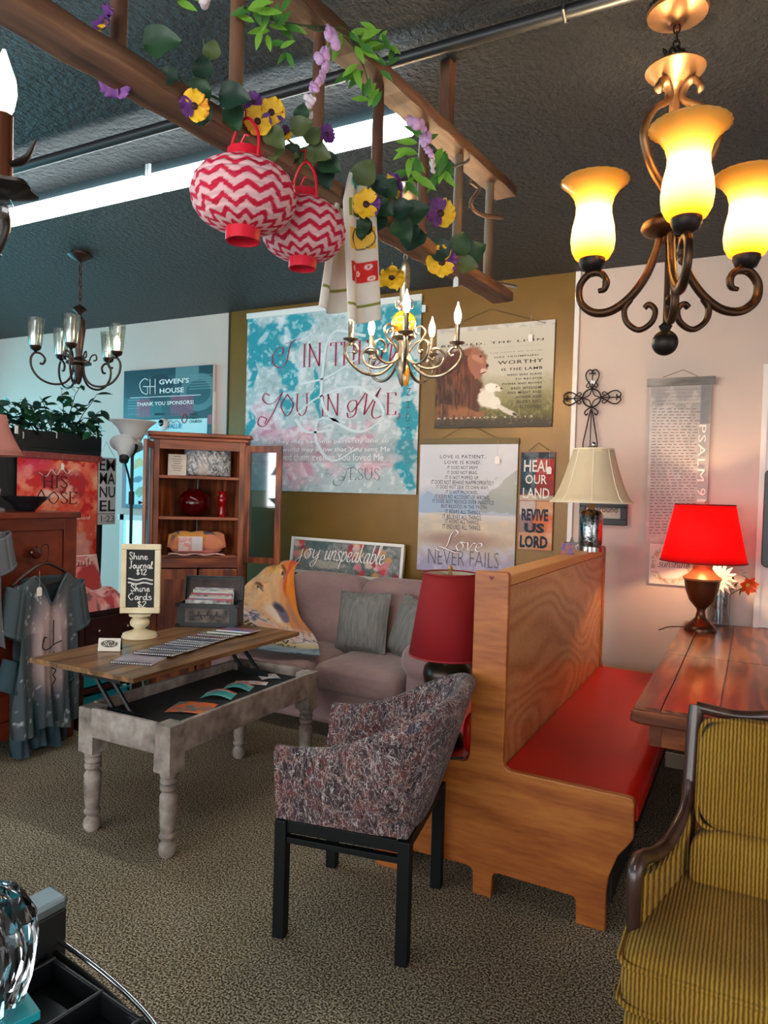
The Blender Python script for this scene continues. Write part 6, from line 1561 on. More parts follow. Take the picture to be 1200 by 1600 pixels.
# ---- small black frame behind the white lamp
R_ = Sheet('picture_frame', 'small black frame on the wall behind the white lamp', 'frame', (911, 789), (977, 814), WY-.02)
MB().box(0, R_.W, 0, .018, 0, R_.H).build('board', mat('frame_in', (190, 178, 168), .7), R_.t)
for x0, x1, z0, z1 in ((-.02, R_.W+.01, -.03, .012), (-.02, R_.W+.01, R_.H-.012, R_.H+.02), (-.02, .02, 0, R_.H), (R_.W-.03, R_.W+.01, 0, R_.H)): MB().box(x0, x1, -.016, .018, z0, z1).build('frame_side', mat('frame_blk', (26, 22, 22), .4), R_.t, bevel=.004)
R_.text((60, 50, 46), 'around', 931, 800, 965, 791); R_.done()
# ---- wire cross
x0_, z0_ = ony(925, 622, WY-.02).x, ony(925, 622, WY-.02).z
cross = thing('wire_cross', 'dark wire scroll cross hanging on the wall above the white lamp', 'cross', (x0_, WY-.03, z0_))
WI = mat('wire_dark', (58, 44, 38), .45, .6)
sc_ = 4.68/F*.97
def wp(pts, r=.0042, n=5, closed=False): return MB().tube([Vector((p.x, 0, p.y)) for p in cr([(x*sc_, -y*sc_, 0) for x, y in pts], n, closed)], r, 6, closed=closed)
wp([(14*math.cos(a), 14*math.sin(a)) for a in np.linspace(0, 2*PI, 17)[:-1]], .005, 3, True).build('ring', WI, cross)
for a in range(4):
    ca_, sa_ = [(1, 0), (0, 1), (-1, 0), (0, -1)][a]
    def rt(pts): return [(x*ca_-y*sa_, x*sa_+y*ca_) for x, y in pts]
    wp(rt([(14, 0), (4, 4), (0, 14)]), .0035).build('inner_curl', WI, cross)
    if a != 1:
        for s in (-1, 1):
            wp(rt([(15, s*1), (22, s*4), (30, s*9), (38, s*10), (44, s*5), (42, s*0.5), (38, s*2), (38, s*5)])).build('scroll', WI, cross)
            wp(rt([(28, 0), (24, s*5), (19, s*9), (16, s*6), (19, s*4)]), .0035).build('scroll', WI, cross)
        wp(rt([(14, 0), (28, 0), (44, 0)]), .0035).build('spoke', WI, cross)
    else:
        for s in (-1, 1):
            wp(rt([(15, 0), (17, s*5), (22, s*10), (27, s*8), (24, s*5)])).build('scroll', WI, cross)
            wp(rt([(18, s*1), (50, s*7), (72, s*11), (80, s*9), (80, s*3), (76, s*2)])).build('scroll', WI, cross)
        wp(rt([(14, 0), (50, 0), (80, 0)]), .0035).build('spoke', WI, cross)
MB().cbox((.004, -.006, .1), (.03, .002, .02), 0, 0, .3).build('tag', mat('tag_white', (232, 228, 222), .6), cross)

# ---- sponsor board at the left
G = Sheet('sponsor_board', 'teal and white sponsor board on the white wall left of the cabinet', 'board', (194, 580), (328, 800), WY-.04)
P = Paint(150, 220, (30, 62, 74), 91, .6).prep(6)
P.rect(0, .65, .45, .8, (40, 88, 98)); P.rect(.3, .78, .62, .95, (44, 78, 86)); P.blob(.85, .82, .2, .13, (76, 116, 122), soft=.02); P.blob(.85, .82, .13, .085, (40, 80, 90), soft=.02); P.rect(.6, .9, .85, 1, (92, 130, 136)); P.rect(.15, .66, .32, .79, (150, 60, 92), .8); P.rect(.55, .66, .8, .8, (140, 58, 88), .75); P.blob(.42, .86, .16, .1, (22, 44, 58), soft=.02)
for k in range(6): P.rect(.75, .84+.018*k, 1, .848+.018*k, (110, 150, 156), .6); P.rect(.05, .68+.02*k, .2, .688+.02*k, (120, 160, 166), .6)
P.rect(0, .0, .045, .66, (130, 52, 84)); P.rect(.955, .0, 1, .66, (156, 74, 96)); P.rect(0, .3, .045, .52, (26, 48, 60)); P.rect(.955, .35, 1, .6, (30, 56, 66))
P.rect(.05, .03, .95, .64, (190, 226, 230)); n1 = P.noise(30)
for u, v, ru, rv, c in ((.2, .42, .07, .025, (40, 60, 70)), (.5, .4, .06, .03, (40, 130, 170)), (.78, .4, .08, .02, (90, 110, 116)), (.2, .33, .08, .02, (210, 170, 60)), (.5, .3, .07, .03, (60, 110, 110)), (.8, .3, .06, .03, (170, 60, 60)), (.2, .22, .06, .03, (60, 80, 120)), (.5, .2, .08, .02, (70, 90, 90)), (.8, .2, .07, .03, (90, 60, 90)), (.25, .12, .08, .02, (120, 130, 60)), (.6, .11, .1, .02, (70, 100, 120))):
    P.blob(u, v, ru, rv, c, soft=.3, a=.8, wob=.1)
G.paint(P, vcol('board_print', .35), 0, 'print'); MB().box(0, G.W, .002, .03, 0, G.H).build('board', mat('foam_white', (220, 224, 224), .5), G.t)
WH = (236, 240, 240); G.text(WH, "GWEN'S", 249, 601, 296, 590, bold=.02); G.text(WH, 'HOUSE', 250, 615, 288, 605, bold=.02)
for pts in ([(232, 594), (226, 592), (219, 600), (222, 612), (229, 616), (231, 615)], [(231, 616), (231, 604)], [(224, 604), (231, 604)], [(235, 592), (235, 616)], [(243, 592), (243, 616)], [(231, 604), (243, 604)]): G.stroke(WH, pts, .006, .008)
G.stroke(WH, [(204, 622), (314, 617)], .005, .006); G.text(WH, 'THANK YOU SPONSORS!', 214, 635, 303, 625, bold=.02)
G.text((34, 60, 66), 'MILL', 242, 649, 257, 645, bold=.03); G.text((90, 120, 124), 'WOOD', 259, 649, 277, 645); G.text((60, 80, 84), 'FAITH', 296, 650, 308, 645, bold=.02); G.text((60, 80, 84), 'FAMILY', 296, 655, 311, 651, bold=.02); G.text((60, 80, 84), 'CHURCH', 296, 661, 315, 656, bold=.02); G.text((30, 150, 196), 'VALUE', 261, 670, 284, 662, bold=.02, shear=.15)
G.text((140, 160, 166), 'IN LOVING MEMORY', 206, 647, 234, 644)
G.stroke((170, 60, 50), [(288, 646), (284, 655), (288, 661), (292, 655), (288, 646)], .006, .012); G.stroke((40, 70, 90), [(263, 662), (267, 657), (271, 661), (276, 657), (282, 662)], .004, .006)
G.done()
q = ony(253, 663, WY-.1); ss = thing('security_camera', 'small white dome camera in front of the sponsor board', 'camera', (ony(253, 663, WY-.062).x, WY-.048, ony(253, 663, WY-.062).z))
MB().ell((0, -.0, 0), (.055, .03, .055), 20, 14).build('dome', mat('cam_white', (226, 228, 228), .4), ss, smooth=60); MB().ell((0, -.026, .01), (.03, .012, .03), 16, 10).build('lens', mat('cam_lens', (18, 20, 22), .1), ss, smooth=60)
a = ony(330, 612, WY-.02); wf = MB().box(0, .045, -.03, 0, 0, a.z-1.3).build('wall_frame', M_TRIM, bevel=.003); tag(wf, 'thin white frame edge on the wall right of the sponsor board', 'frame', None, (a.x, WY-.002, 1.3))

# ---- banners on the rack (they face +x)
class Side(Sheet):
    def __init__(s, name, label, cat, TL, BR, X):
        a, b = onx(*TL, X), onx(*BR, X); s.X = X; s.y0, s.z1, s.y1, s.z0 = a.y, a.z, b.y, b.z; s.W, s.H = s.y1-s.y0, s.z1-s.z0
        s.t = thing(name, label, cat, (X, s.y0, s.z0), PI/2); s.mbs = {}
    def px(s, x, y): q = onx(x, y, s.X); return q.y-s.y0, q.z-s.z0
r = Side('wall_banner', 'red and coral abstract banner hanging on the black rack', 'banner', (27, 712), (150, 889), RX+.03)
P = Paint(120, 160, (226, 90, 70), 101, .75).prep(5); n1, n2 = P.noise(4), P.noise(9)
P.mix(np.clip((n1-.5)*6, 0, 1)*.9, (236, 150, 116)); P.mix(np.clip((P.V-.75)*5, 0, 1)*np.clip((.5-P.U)*4, 0, 1)*.8, (206, 40, 88)); P.blob(.5, .82, .28, .07, (160, 38, 50), rot=-.2, wob=.2); P.blob(.75, .78, .1, .12, (176, 44, 52), wob=.2); P.mix(np.clip((n2-.58)*9, 0, 1)*.9, (200, 34, 34)); P.blob(.25, .55, .3, .1, (226, 56, 30), wob=.25, a=.8); P.blob(.5, .5, .2, .06, (244, 140, 30), wob=.2, a=.8); P.blob(.75, .22, .2, .14, (226, 160, 150), wob=.25, a=.9); P.mix(np.clip((.42-n2)*9, 0, 1)*.5, (240, 190, 160)); P.blob(.5, .72, .2, .03, (240, 220, 210), wob=.25, a=.6)
r.paint(P); r.mbs = {}
DG = (84, 26, 10)
r.scr(DG, ['H', 'I', 'S'], 66, 762, 106, 19, .004, .011); r.scr(DG, ['O'], 58, 787, 70, 22, .004, .010); r.scr(DG, ['O', 'S', 'E'], 74, 787, 121, 19, .004, .010); r.stroke((240, 226, 220), [(60, 738), (72, 744), (80, 734), (88, 742), (96, 732), (104, 740), (110, 735)], .002, .006)
r.text((240, 220, 200), 'behold', 114, 812, 139, 806, shear=.2); r.done()
pw = MB().box(-.02, r.W+.03, -.012, .006, r.H-.01, r.H+.035); pw.build('hanging_bar', mat('bar_rose', (150, 74, 70), .5, c2=(122, 52, 50), nscale=30), r.t, bevel=.006)
p = onx(98, 712, RX+.05); price_tag('price tag hanging on the red and coral banner', (RX+.05, p.y, p.z), .055, PI/2, (.025, .04))
e = Side('wall_banner', 'narrow white banner with stacked black serif capitals beside the floor lamp', 'banner', (154, 714), (180, 819), RX+.03)
P = Paint(30, 100, (206, 204, 202), 111, .3).prep(6); n1 = P.noise(10); P.mix(np.clip((n1-.5)*7, 0, 1)*.4, (186, 184, 184)); P.mix(((P.V > .15) & (P.V < .165))*.8, (60, 60, 60)); e.paint(P)
for k, s_ in enumerate(('EM', 'MA', 'NU', 'EL')): e.text((34, 32, 32), s_, 155, 735+21.3*k, 179.5, 718+21.3*k, bold=.012)
e.text((90, 88, 88), '1:23', 157, 816, 178, 805); e.done(); e.cord([(156, 714), (165, 690), (178, 714)], .002, (200, 200, 196))
bs_ = thing('hanging_shirt', 'black shirt hanging at the end of the rack beside the white banner', 'shirt', (RX-.27, RY1+.05, onx(180, 790, RX).z))
MB().grid(10, 14, lambda u, v: (-.1+.3*u+.02*math.sin(9*u), .02*math.sin(7*u+2*v)+.10*v*(1-u)*0, (-.55+.72*v))).build('body', mat('shirt_black', (18, 26, 30), .9), bs_, smooth=180, solid=.01)
MB().grid(8, 8, lambda u, v: (.16+.09*v+.01*math.sin(6*u), .02*math.cos(9*u), .16-.2*v-.10*u)).build('sleeve', mat('shirt_black', (18, 26, 30), .9), bs_, smooth=180, solid=.01)

# ---- painted wooden sign on the sofa back
j0, j1 = ony(452, 893, 4.6), ony(628, 911, 4.6); jt0, jt1 = ony(457, 838, 4.64), ony(637, 851, 4.64)
jw = (j1-j0).length; jh = (jt0-j0).length
joy = thing('wooden_sign', 'white framed floral sign with joyful script on the sofa back', 'sign', tuple(j0), math.atan2(j1.y-j0.y, j1.x-j0.x))
jr = math.atan2(j1.z-j0.z, j1.x-j0.x)
jm = Matrix.Rotation(-jr, 4, 'Y')
def jb(o): o.matrix_local = jm @ Matrix.Rotation(-.10, 4, 'X'); return o
P = Paint(160, 44, (120, 124, 122), 121, 3.6).prep(6); n1, n2 = P.noise(5), P.noise(12)
P.mix(np.clip((n1-.5)*7, 0, 1)*.8, (74, 92, 90)); P.mix(np.clip((n2-.56)*8, 0, 1)*.6, (176, 166, 160))
for k in range(34):
    u, v = (P.rng.random()*.45+.52, P.rng.random()) if k > 8 else (P.rng.random()*.16, .5+.5*P.rng.random()); P.blob(u, v, .03, .12, [(196, 56, 64), (214, 120, 130), (206, 150, 90), (226, 190, 180), (150, 40, 50)][k % 5], rot=P.rng.random()*3, soft=.5, a=.85, wob=.06)
P.blob(.33, .25, .16, .12, (190, 176, 160), a=.7, wob=.1); P.blob(.22, .85, .1, .2, (60, 84, 84), a=.7, wob=.1)
jb(P.mesh('painting', lambda u, v: (.02+(jw-.04)*u, -.002, .02+(jh-.04)*v), vcol('joy_print', .6), joy))
jb(MB().box(0, jw, 0, .02, 0, jh).build('board', mat('sign_back', (150, 140, 130), .7), joy))
for b4 in ((0, jw, 0, .022), (0, jw, jh-.022, jh), (0, .022, .022, jh-.022), (jw-.022, jw, .022, jh-.022)): jb(MB().box(b4[0], b4[1], -.012, .02, b4[2], b4[3]).build('frame_side', mat('frame_white', (232, 228, 220), .5), joy, bevel=.002))
for dy, c, wd in ((-.004, (54, 50, 50), .016), (-.0065, (240, 236, 230), .011)):
    m = MB(); script(m, list('joy'), .07+(.004 if dy > -.005 else 0), jh*.42, .07+jw*.20, .15, wd*.45, wd, .25, .5, dy); script(m, list('unspeakable'), jw*.315, jh*.42, jw*.84, .15, wd*.45, wd, .25, .5, dy)
    jb(m.build('lettering', ink(c), joy))

# ================================================================ LAMPS AND SMALL THINGS
# ---- lit red lamp on the table
lb_ = onz(1094, 985, TZ); LY = min(lb_.y, 4.36)
base = onz(1093, 986, TZ); base = Vector((ony(1094, 984, LY).x, LY, TZ+.001)); dl_ = Vector(CM[2]).dot(base-Vector(CP))
rl = thing('table_lamp', 'lit lamp with a bright red shade on the oak table', 'lamp', tuple(base))
u_ = dl_/F
URN = mat('urn_bronze', (104, 68, 44), .28, .7, c2=(78, 48, 32), nscale=6); BRS = mat('lamp_brass', (190, 150, 96), .3, .6)
def hz(y): return (985-y)*u_
MB().lathe([(24*u_, 0), (24*u_, hz(981)), (22*u_, hz(977)), (14*u_, hz(971)), (8*u_, hz(965)), (6*u_, hz(955)), (7*u_, hz(951)), (5.5*u_, hz(948))], 32).build('foot', URN, rl, smooth=40)
MB().lathe([(5*u_, hz(953)), (9*u_, hz(949)), (18*u_, hz(938)), (24*u_, hz(922)), (26.5*u_, hz(905))], 32).build('urn', URN, rl, smooth=50)
MB().lathe([(27.5*u_, hz(906)), (28.5*u_, hz(903)), (26*u_, hz(901)), (20*u_, hz(896)), (14*u_, hz(888)), (13*u_, hz(880)), (4*u_, hz(878)), (3*u_, hz(840))], 32).build('neck', BRS, rl, smooth=40)
RSH = translucent('shade_red', (176, 6, 8), (255, 20, 8), .5, .8, .4, 220)
shd = MB().lathe([(62.5*u_, hz(878)), (43*u_, hz(788))], 48, cap=False).build('shade', RSH, rl, smooth=60, solid=.002)
for r_, z_ in ((62.7, 877), (43.2, 789)): MB().tube([(r_*u_*math.cos(a), r_*u_*math.sin(a), hz(z_)) for a in np.linspace(0, 2*PI, 49)[:-1]], .004, 6, closed=True).build('shade_trim', mat('trim_red', (110, 8, 16), .7), rl)
MB().lathe([(.003, hz(840)), (.003, hz(790)), (.007, hz(787)), (0, hz(783))], 10).build('finial', BRS, rl)
MB().ell((0, 0, hz(838)), (.026, .026, .04), 16, 10).build('bulb', emit('bulb_red_lamp', (1, .66, .36), 260), rl, smooth=60)
cdp = [(-.03, .0, .006), (-.10, .03, .004), (-.16, -.02, .004), (-.185, -.1, .004), (-.20, -.16, .004)]
MB().tube(cr(cdp, 6), .003, 6).build('cord', mat('cord_black', (24, 20, 20), .6), rl)
# ---- glass with flowers beside it
gv = Vector((ony(1122, 968, 4.57).x, 4.575, TZ+.001)); gu = Vector(CM[2]).dot(gv-Vector(CP))/F
fv = thing('flower_vase', 'clear glass tumbler with a white daisy and an orange flower', 'vase', tuple(gv))
CG = pane_glass('tumbler_glass', (226, 234, 236), .22, .05)
MB().lathe([(0, .001), (15*gu, .001), (16*gu, .02), (17*gu, 58*gu), (16*gu, 58*gu), (15*gu, .024), (0, .02)], 32, cap=False).build('glass', CG, fv, smooth=40)
MB().ell((0, 0, 40*gu), (13*gu, 13*gu, 15*gu), 16, 10).build('moss', mat('moss', (70, 82, 84), .9, c2=(150, 156, 160), nscale=60, bump=1, bscale=60), fv)
PET = leaf_mesh(.075, .02, .2, .1).build('petal', mat('petal_white', (244, 238, 220), .6), None, smooth=180)
pd = PET.data; bpy.data.objects.remove(PET)
PO = leaf_mesh(.05, .03, .3, -.25).build('petal', mat('petal_org', (226, 84, 24), .6), None, smooth=180); po = PO.data; bpy.data.objects.remove(PO)
def bloom(cxp, cyp, dat, n, rows, s, face, cmat, name):
    q = ony(cxp, cyp, 4.55); M = T((q.x-gv.x, q.y-gv.y, q.z-gv.z)) @ lookrot(Vector(face), (0, 0, 1)) @ Matrix(((0, 0, 1, 0), (0, 1, 0, 0), (-1, 0, 0, 0), (0, 0, 0, 1)))
    c = MB().ell((0, 0, .004), (.014, .014, .008), 14, 8).build(name, cmat, fv, smooth=60); c.matrix_local = M
    for rw in range(rows):
        for k in range(n): inst(dat, 'petal', c, rotz(2*PI*(k+.5*rw)/n) @ Matrix.Rotation(-.15-.25*rw, 4, 'Y') @ Matrix.Diagonal((s*(1-.12*rw),)*3+(1,)))
    MB().tube(cr([(q.x-gv.x, q.y-gv.y, q.z-gv.z), (0.3*(q.x-gv.x), 0, (q.z-gv.z)*.7), (0, 0, 40*gu)], 5), .003, 6).build('stem', mat('stem_green', (70, 84, 46), .7), fv)
bloom(1124, 905, pd, 16, 2, 1.45, (-.5, -1, .1), mat('daisy_eye', (150, 100, 30), .8), 'daisy')
bloom(1168, 914, po, 7, 2, 1.2, (.5, -1, -.2), mat('org_eye', (230, 160, 60), .7), 'orange_flower')
lf = leaf_mesh(.06, .02).build('leaf', mat('moss_leaf', (72, 84, 50), .6), fv, smooth=180); lf.matrix_local = T((.02, 0, 60*gu))
for k in range(22):
    d = Vector((rnd.uniform(-.3, 1), rnd.uniform(-.8, .1), rnd.uniform(-.2, .8))); inst(lf, 'leaf', fv, T((rnd.uniform(-.01, .12), rnd.uniform(-.03, .0), rnd.uniform(58, 88)*gu)) @ lookrot(d) @ Matrix.Diagonal((.8, .8, .8, 1)))
# ---- white lamp on the bench back
wb = onz(932, 862, 1.205); wl_ = thing('table_lamp', 'cream bell shade lamp with a mercury glass base on the bench top', 'lamp', (BXC+.035, wb.y, 1.206))
wu = Vector(CM[2]).dot(Vector((BXC, wb.y, 1.3))-Vector(CP))/F
def hw_(y): return (862-y)*wu
MER = mat('mercury_glass', (190, 190, 190), .08, 1.0, c2=(60, 60, 62), nscale=40, bump=.5, bscale=60, stretch=(1, 1, .25)); CHR = mat('chrome', (200, 196, 192), .12, 1.0)
MB().lathe([(20*wu, 0), (20*wu, hw_(855)), (17*wu, hw_(854)), (0, hw_(854))], 32).build('foot', CHR, wl_, smooth=40)
MB().lathe([(17*wu, hw_(855)), (18*wu, hw_(850)), (18*wu, hw_(806)), (15*wu, hw_(800)), (6*wu, hw_(797)), (0, hw_(797))], 32).build('base', MER, wl_, smooth=50)
MB().lathe([(6*wu, hw_(798)), (5*wu, hw_(788)), (2*wu, hw_(785)), (1.2*wu, hw_(704))], 16).build('neck', CHR, wl_, smooth=50)
CRM = translucent('shade_cream', (226, 212, 182), (236, 220, 180), .3, .8)
sp = []
for k in range(13):
    f = k/12; y = 786-82*f; sp.append(((63-33*f**.62)*wu, hw_(y)))
MB().lathe(sp, 48, cap=False).build('shade', CRM, wl_, smooth=80, solid=.003)
for k in range(8):
    a = 2*PI*k/8+.2; MB().tube([(r_*1.006*math.cos(a), r_*1.006*math.sin(a), z_) for r_, z_ in sp], .0028, 6).build('shade_rib', mat('rib_cream', (236, 224, 198), .7), wl_)
for r_, z_ in (sp[0], sp[-1]): MB().tube([(r_*math.cos(a), r_*math.sin(a), z_) for a in np.linspace(0, 2*PI, 49)[:-1]], .005, 6, closed=True).build('shade_trim', mat('rib_cream', (236, 224, 198), .7), wl_)
MB().ell((0, 0, hw_(697)), (.016, .016, .018), 16, 10).build('finial', CHR, wl_, smooth=60)
# ---- star and card on the bench top
st2 = thing('star_ornament', 'small clear star ornament on the bench top beside the white lamp', 'ornament', (BXC-.02, wb.y-.22, 1.206), .3)
sp5 = [((.045 if k % 2 == 0 else .019)*math.sin(PI*k/5), .045+(.045 if k % 2 == 0 else .019)*math.cos(PI*k/5)) for k in range(10)]
MB().prism(sp5, -.008, .008).build('star', pane_glass('star_glass', (220, 222, 224), .3, .08), st2)
cd_ = MB().cbox((0, 0, .03), (.07, .004, .06), 0, -.15).build('gift_card', mat('card_multi', (200, 120, 60), .5, c2=(50, 90, 170), nscale=40)); tag(cd_, 'small colourful card leaning on the bench top near the star', 'card', None, (BXC-.01, wb.y-.36, 1.2065), .5)
# ---- unlit red lamp on the far bench seat
ur = Vector((-1.085, 2.69, .49)); du = Vector(CM[2]).dot(ur-Vector(CP))/F
ul = thing('table_lamp', 'unlit lamp with a dark red shade on the seat behind the bench end', 'lamp', tuple(ur))
def hu(y): return (1168-y)*du
DRK = mat('lamp_dark_bronze', (52, 40, 32), .3, .7)
MB().lathe([(30*du, 0), (30*du, hu(1160)), (24*du, hu(1150)), (12*du, hu(1142)), (10*du, hu(1130)), (20*du, hu(1110)), (34*du, hu(1080)), (38*du, hu(1060)), (36*du, hu(1048)), (28*du, hu(1040)), (18*du, hu(1032)), (10*du, hu(1020)), (4*du, hu(1010)), (3*du, hu(908))], 32).build('base', DRK, ul, smooth=40)
RS2 = translucent('shade_dark_red', (150, 12, 20), (150, 10, 16), .25, .8, .2, 300)
MB().lathe([(60*du, hu(1028)), (41*du, hu(902))], 48, cap=False).build('shade', RS2, ul, smooth=60, solid=.003)
MB().lathe([(59*du, hu(1027)), (40*du, hu(903))], 48, cap=False).build('shade_lining', mat('lining', (220, 206, 176), .8), ul, smooth=60)
for r_, z_ in ((60, 1028), (41, 902)): MB().tube([(r_*du*math.cos(a), r_*du*math.sin(a), hu(z_)) for a in np.linspace(0, 2*PI, 49)[:-1]], .004, 6, closed=True).build('shade_trim', mat('trim_red2', (140, 14, 24), .7), ul)
for k in range(3):
    a = 2*PI*k/3+.4; MB().tube([(0, 0, hu(906)), (40*du*math.cos(a), 40*du*math.sin(a), hu(904))], .002, 6).build('spider_arm', BRS, ul)
MB().lathe([(.006, hu(908)), (.01, hu(904)), (.006, hu(899)), (.012, hu(895)), (0, hu(888))], 14).build('finial', BRS, ul, smooth=60)
MB().tube(cr([(.07, -.05, .006), (.05, -.12, .006), (.09, -.16, .006), (.13, -.13, .006)], 6), .004, 6).build('cord', mat('cord_black', (24, 20, 20), .6), ul)
rc_ = MB().ell((0, 0, .08), (.028, .075, .08), 28, 16, .8, .8).build('cushion', M_RED, smooth=80); tag(rc_, 'small round red cushion on the seat beside the unlit lamp', 'cushion', None, (-.955, 2.66, .49), 0)

# ---- lion throw over the left end of the sofa
P = Paint(110, 120, (222, 178, 130), 131).prep(6); n1, n2, n3 = P.noise(4), P.noise(10), P.noise(30)
P.mix(np.clip((n2-.5)*7, 0, 1)*.5, (232, 206, 160)); P.mix(np.clip((P.V-.72+.15*(n1-.5))*7, 0, 1)*.9, (168, 132, 134)); P.mix(np.clip((P.V-.9)*14, 0, 1)*.8, (110, 104, 110))
P.mix(np.clip((P.U-.66+.2*(n1-.5))*5, 0, 1)*(P.V > .36)*.8, (206, 126, 70)); P.blob(.86, .8, .11, .24, (206, 70, 24), wob=.2); P.blob(.93, .6, .08, .24, (232, 132, 20), wob=.2); P.blob(.72, .78, .07, .14, (224, 120, 40), wob=.25); P.blob(.8, .9, .1, .05, (196, 50, 44), wob=.2); P.blob(.55, .76, .12, .08, (232, 170, 80), wob=.25); P.blob(.88, .4, .08, .16, (196, 130, 90), wob=.2)
P.mix(np.clip((n3-.6)*9, 0, 1)*(P.V > .4)*.4, (196, 120, 80))
for u, v in ((.42, .60), (.74, .72)):
    P.blob(u, v+.03, .07, .022, (120, 66, 36), rot=-.5, wob=.04); P.blob(u, v, .05, .02, (236, 200, 120), rot=-.5); P.blob(u, v, .018, .016, (60, 36, 28)); P.blob(u+.04, v-.02, .03, .012, (90, 84, 130), rot=-.7)
P.blob(.70, .45, .1, .05, (112, 104, 124), wob=.1); P.blob(.70, .47, .06, .02, (70, 60, 74), wob=.05); P.blob(.6, .40, .1, .05, (228, 208, 186), wob=.1)
P.mix(np.clip((.36-P.V)*14, 0, 1), (214, 196, 186)); w3 = P.noise(12, 3); P.mix(np.clip((.05-abs(w3-.5))*40, 0, 1)*np.clip((.36-P.V)*14, 0, 1)*.9, (84, 88, 124)); P.mix(np.clip((w3-.6)*12, 0, 1)*(P.V < .34)*.8, (226, 160, 130)); P.mix(np.clip((.2-P.V)*20, 0, 1), (196, 180, 130)); P.mix(np.clip((.12-P.V)*20, 0, 1)*.9, (116, 140, 158)); P.mix(np.clip((n3-.56)*10, 0, 1)*(P.V < .12)*.7, (70, 96, 120))
# control net in the world: rows from the front hem (v=0) over seat, up the back, over the top; columns left to right
sx_ = (SX0+SX1)/2
def wp_(x, y, Y): q = ony(x, y, Y); return Vector((q.x, q.y, q.z))
rowsn = [
 [(-3.20, 3.55, .55), (-3.04, 3.54, .68), (-2.74, 3.57, .51), (-2.30, 3.66, .497)],
 [(-3.22, 3.66, .67), (-3.04, 3.66, .72), (-2.76, 3.76, .53), (-2.42, 3.84, .50)],
 [(-3.24, 3.84, .69), (-3.05, 3.84, .725), (-2.80, 3.94, .58), (-2.56, 3.98, .54)],
 [(-3.26, 4.00, .72), (-3.08, 4.01, .75), (-2.90, 4.03, .71), (-2.72, 4.04, .65)],
 [(-3.28, 4.10, .75), (-3.16, 4.11, .82), (-2.98, 4.13, .86), (-2.84, 4.15, .82)],
 [(-3.29, 4.20, .78), (-3.18, 4.26, .90), (-3.05, 4.32, .965), (-2.95, 4.33, .95)],
 [(-3.30, 4.32, .76), (-3.20, 4.40, .88), (-3.08, 4.46, .95), (-2.99, 4.47, .94)],
]
cols = [cr(rw, 8) for rw in rowsn]; K = len(cols[0])
grid_ = [cr([cols[r][k] for r in range(len(rowsn))], 8) for k in range(K)]     # grid_[k][j]
J = len(grid_[0])
def thr(u, v):
    a = u*(K-1); b = v*(J-1); i, j = min(K-2, int(a)), min(J-2, int(b)); fa, fb_ = a-i, b-j
    p = grid_[i][j].lerp(grid_[i+1][j], fa).lerp(grid_[i][j+1].lerp(grid_[i+1][j+1], fa), fb_)
    w_ = .010*math.sin(26*u+5*v)*(.3+v*(1-v)*2)+.006*math.sin(17*u-21*v)
    return (p.x+w_*.3, p.y-.012-w_*1.2, p.z+.014+w_*.6)
thw = thing('throw_blanket', 'orange and cream lion face throw draped over the left end of the sofa', 'blanket', (0, 0, 0))
P.mesh('cloth', thr, vcol('throw_fleece', .9, sheen=.2), thw, solid=.006)
lt = MB(); base_ = MB()
fit_text(base_, 'THE LION', .40, .145, .80, .20); fit_text(base_, 'OF JUDAH', .48, .085, .86, .135)
for k, vv in enumerate(base_.v):
    q = thr(min(.999, max(0, vv[0])), vv[2]); base_.v[k] = (q[0], q[1]-.006, q[2]+.006)
base_.build('lettering', mat('ink_brown', (70, 52, 30), .8), thw)
ob = thw
# ---- things on the raised table top
def ontop(x, y): return onz(x, y, LZ)
z0 = LZ+.001
cb0 = ontop(218, 996); cbx = thing('chalkboard_sign', 'cream framed chalkboard price sign on a turned stand', 'sign', (cb0.x, cb0.y, z0), .62)
cu2 = Vector(CM[2]).dot(cb0-Vector(CP))/F
CRE = mat('cream_paint', (222, 208, 172), .5, c2=(206, 190, 152), nscale=10)
def hc(y): return (996-y)*cu2
MB().lathe([(r, z*.70) for r, z in [(26*cu2, 0), (27*cu2, .008), (25*cu2, hc(986)), (12*cu2, hc(980)), (8*cu2, hc(976)), (9*cu2, hc(974)), (14*cu2, hc(968)), (15*cu2, hc(962)), (13*cu2, hc(955)), (9*cu2, hc(951)), (16*cu2, hc(948)), (17*cu2, hc(944)), (0, hc(944))]], 32).build('stand', CRE, cbx, smooth=45)
bw, bh0, bh1 = 30*cu2, hc(958), hc(850)
for b4 in ((-bw, bw, bh0, bh0+.03), (-bw, bw, bh1-.03, bh1), (-bw, -bw+.03, bh0+.03, bh1-.03), (bw-.03, bw, bh0+.03, bh1-.03)): MB().box(b4[0], b4[1], -.014, .012, b4[2], b4[3]).build('frame_side', CRE, cbx, bevel=.004)
cbb = MB().box(-bw+.02, bw-.02, -.004, .008, bh0+.02, bh1-.02).build('slate', mat('slate', (34, 36, 36), .8), cbx)
chk = MB(); cz_ = lambda y: hc(y+1); k_2 = 1.0
ix = bw-.035
for toks, y, cap, x0, x1 in ((['S', 'h', 'i', 'n', 'e'], 873, 11, -.9, .55), (['J', 'o', 'u', 'r', 'n', 'a', 'l'], 887, 11, -.9, .95), (['$', '1', '2'], 897, 9, -.35, .5), (['S', 'h', 'i', 'n', 'e'], 923, 11, -.75, .75), (['C', 'a', 'r', 'd', 's'], 936, 11, -.9, .9), (['$', '2'], 948, 10, -.2, .5)):
    random.seed(y); script(chk, toks, x0*ix, cz_(y), x1*ix, cap*cu2, .0035, .0045, 0, 0, -.006, .03)
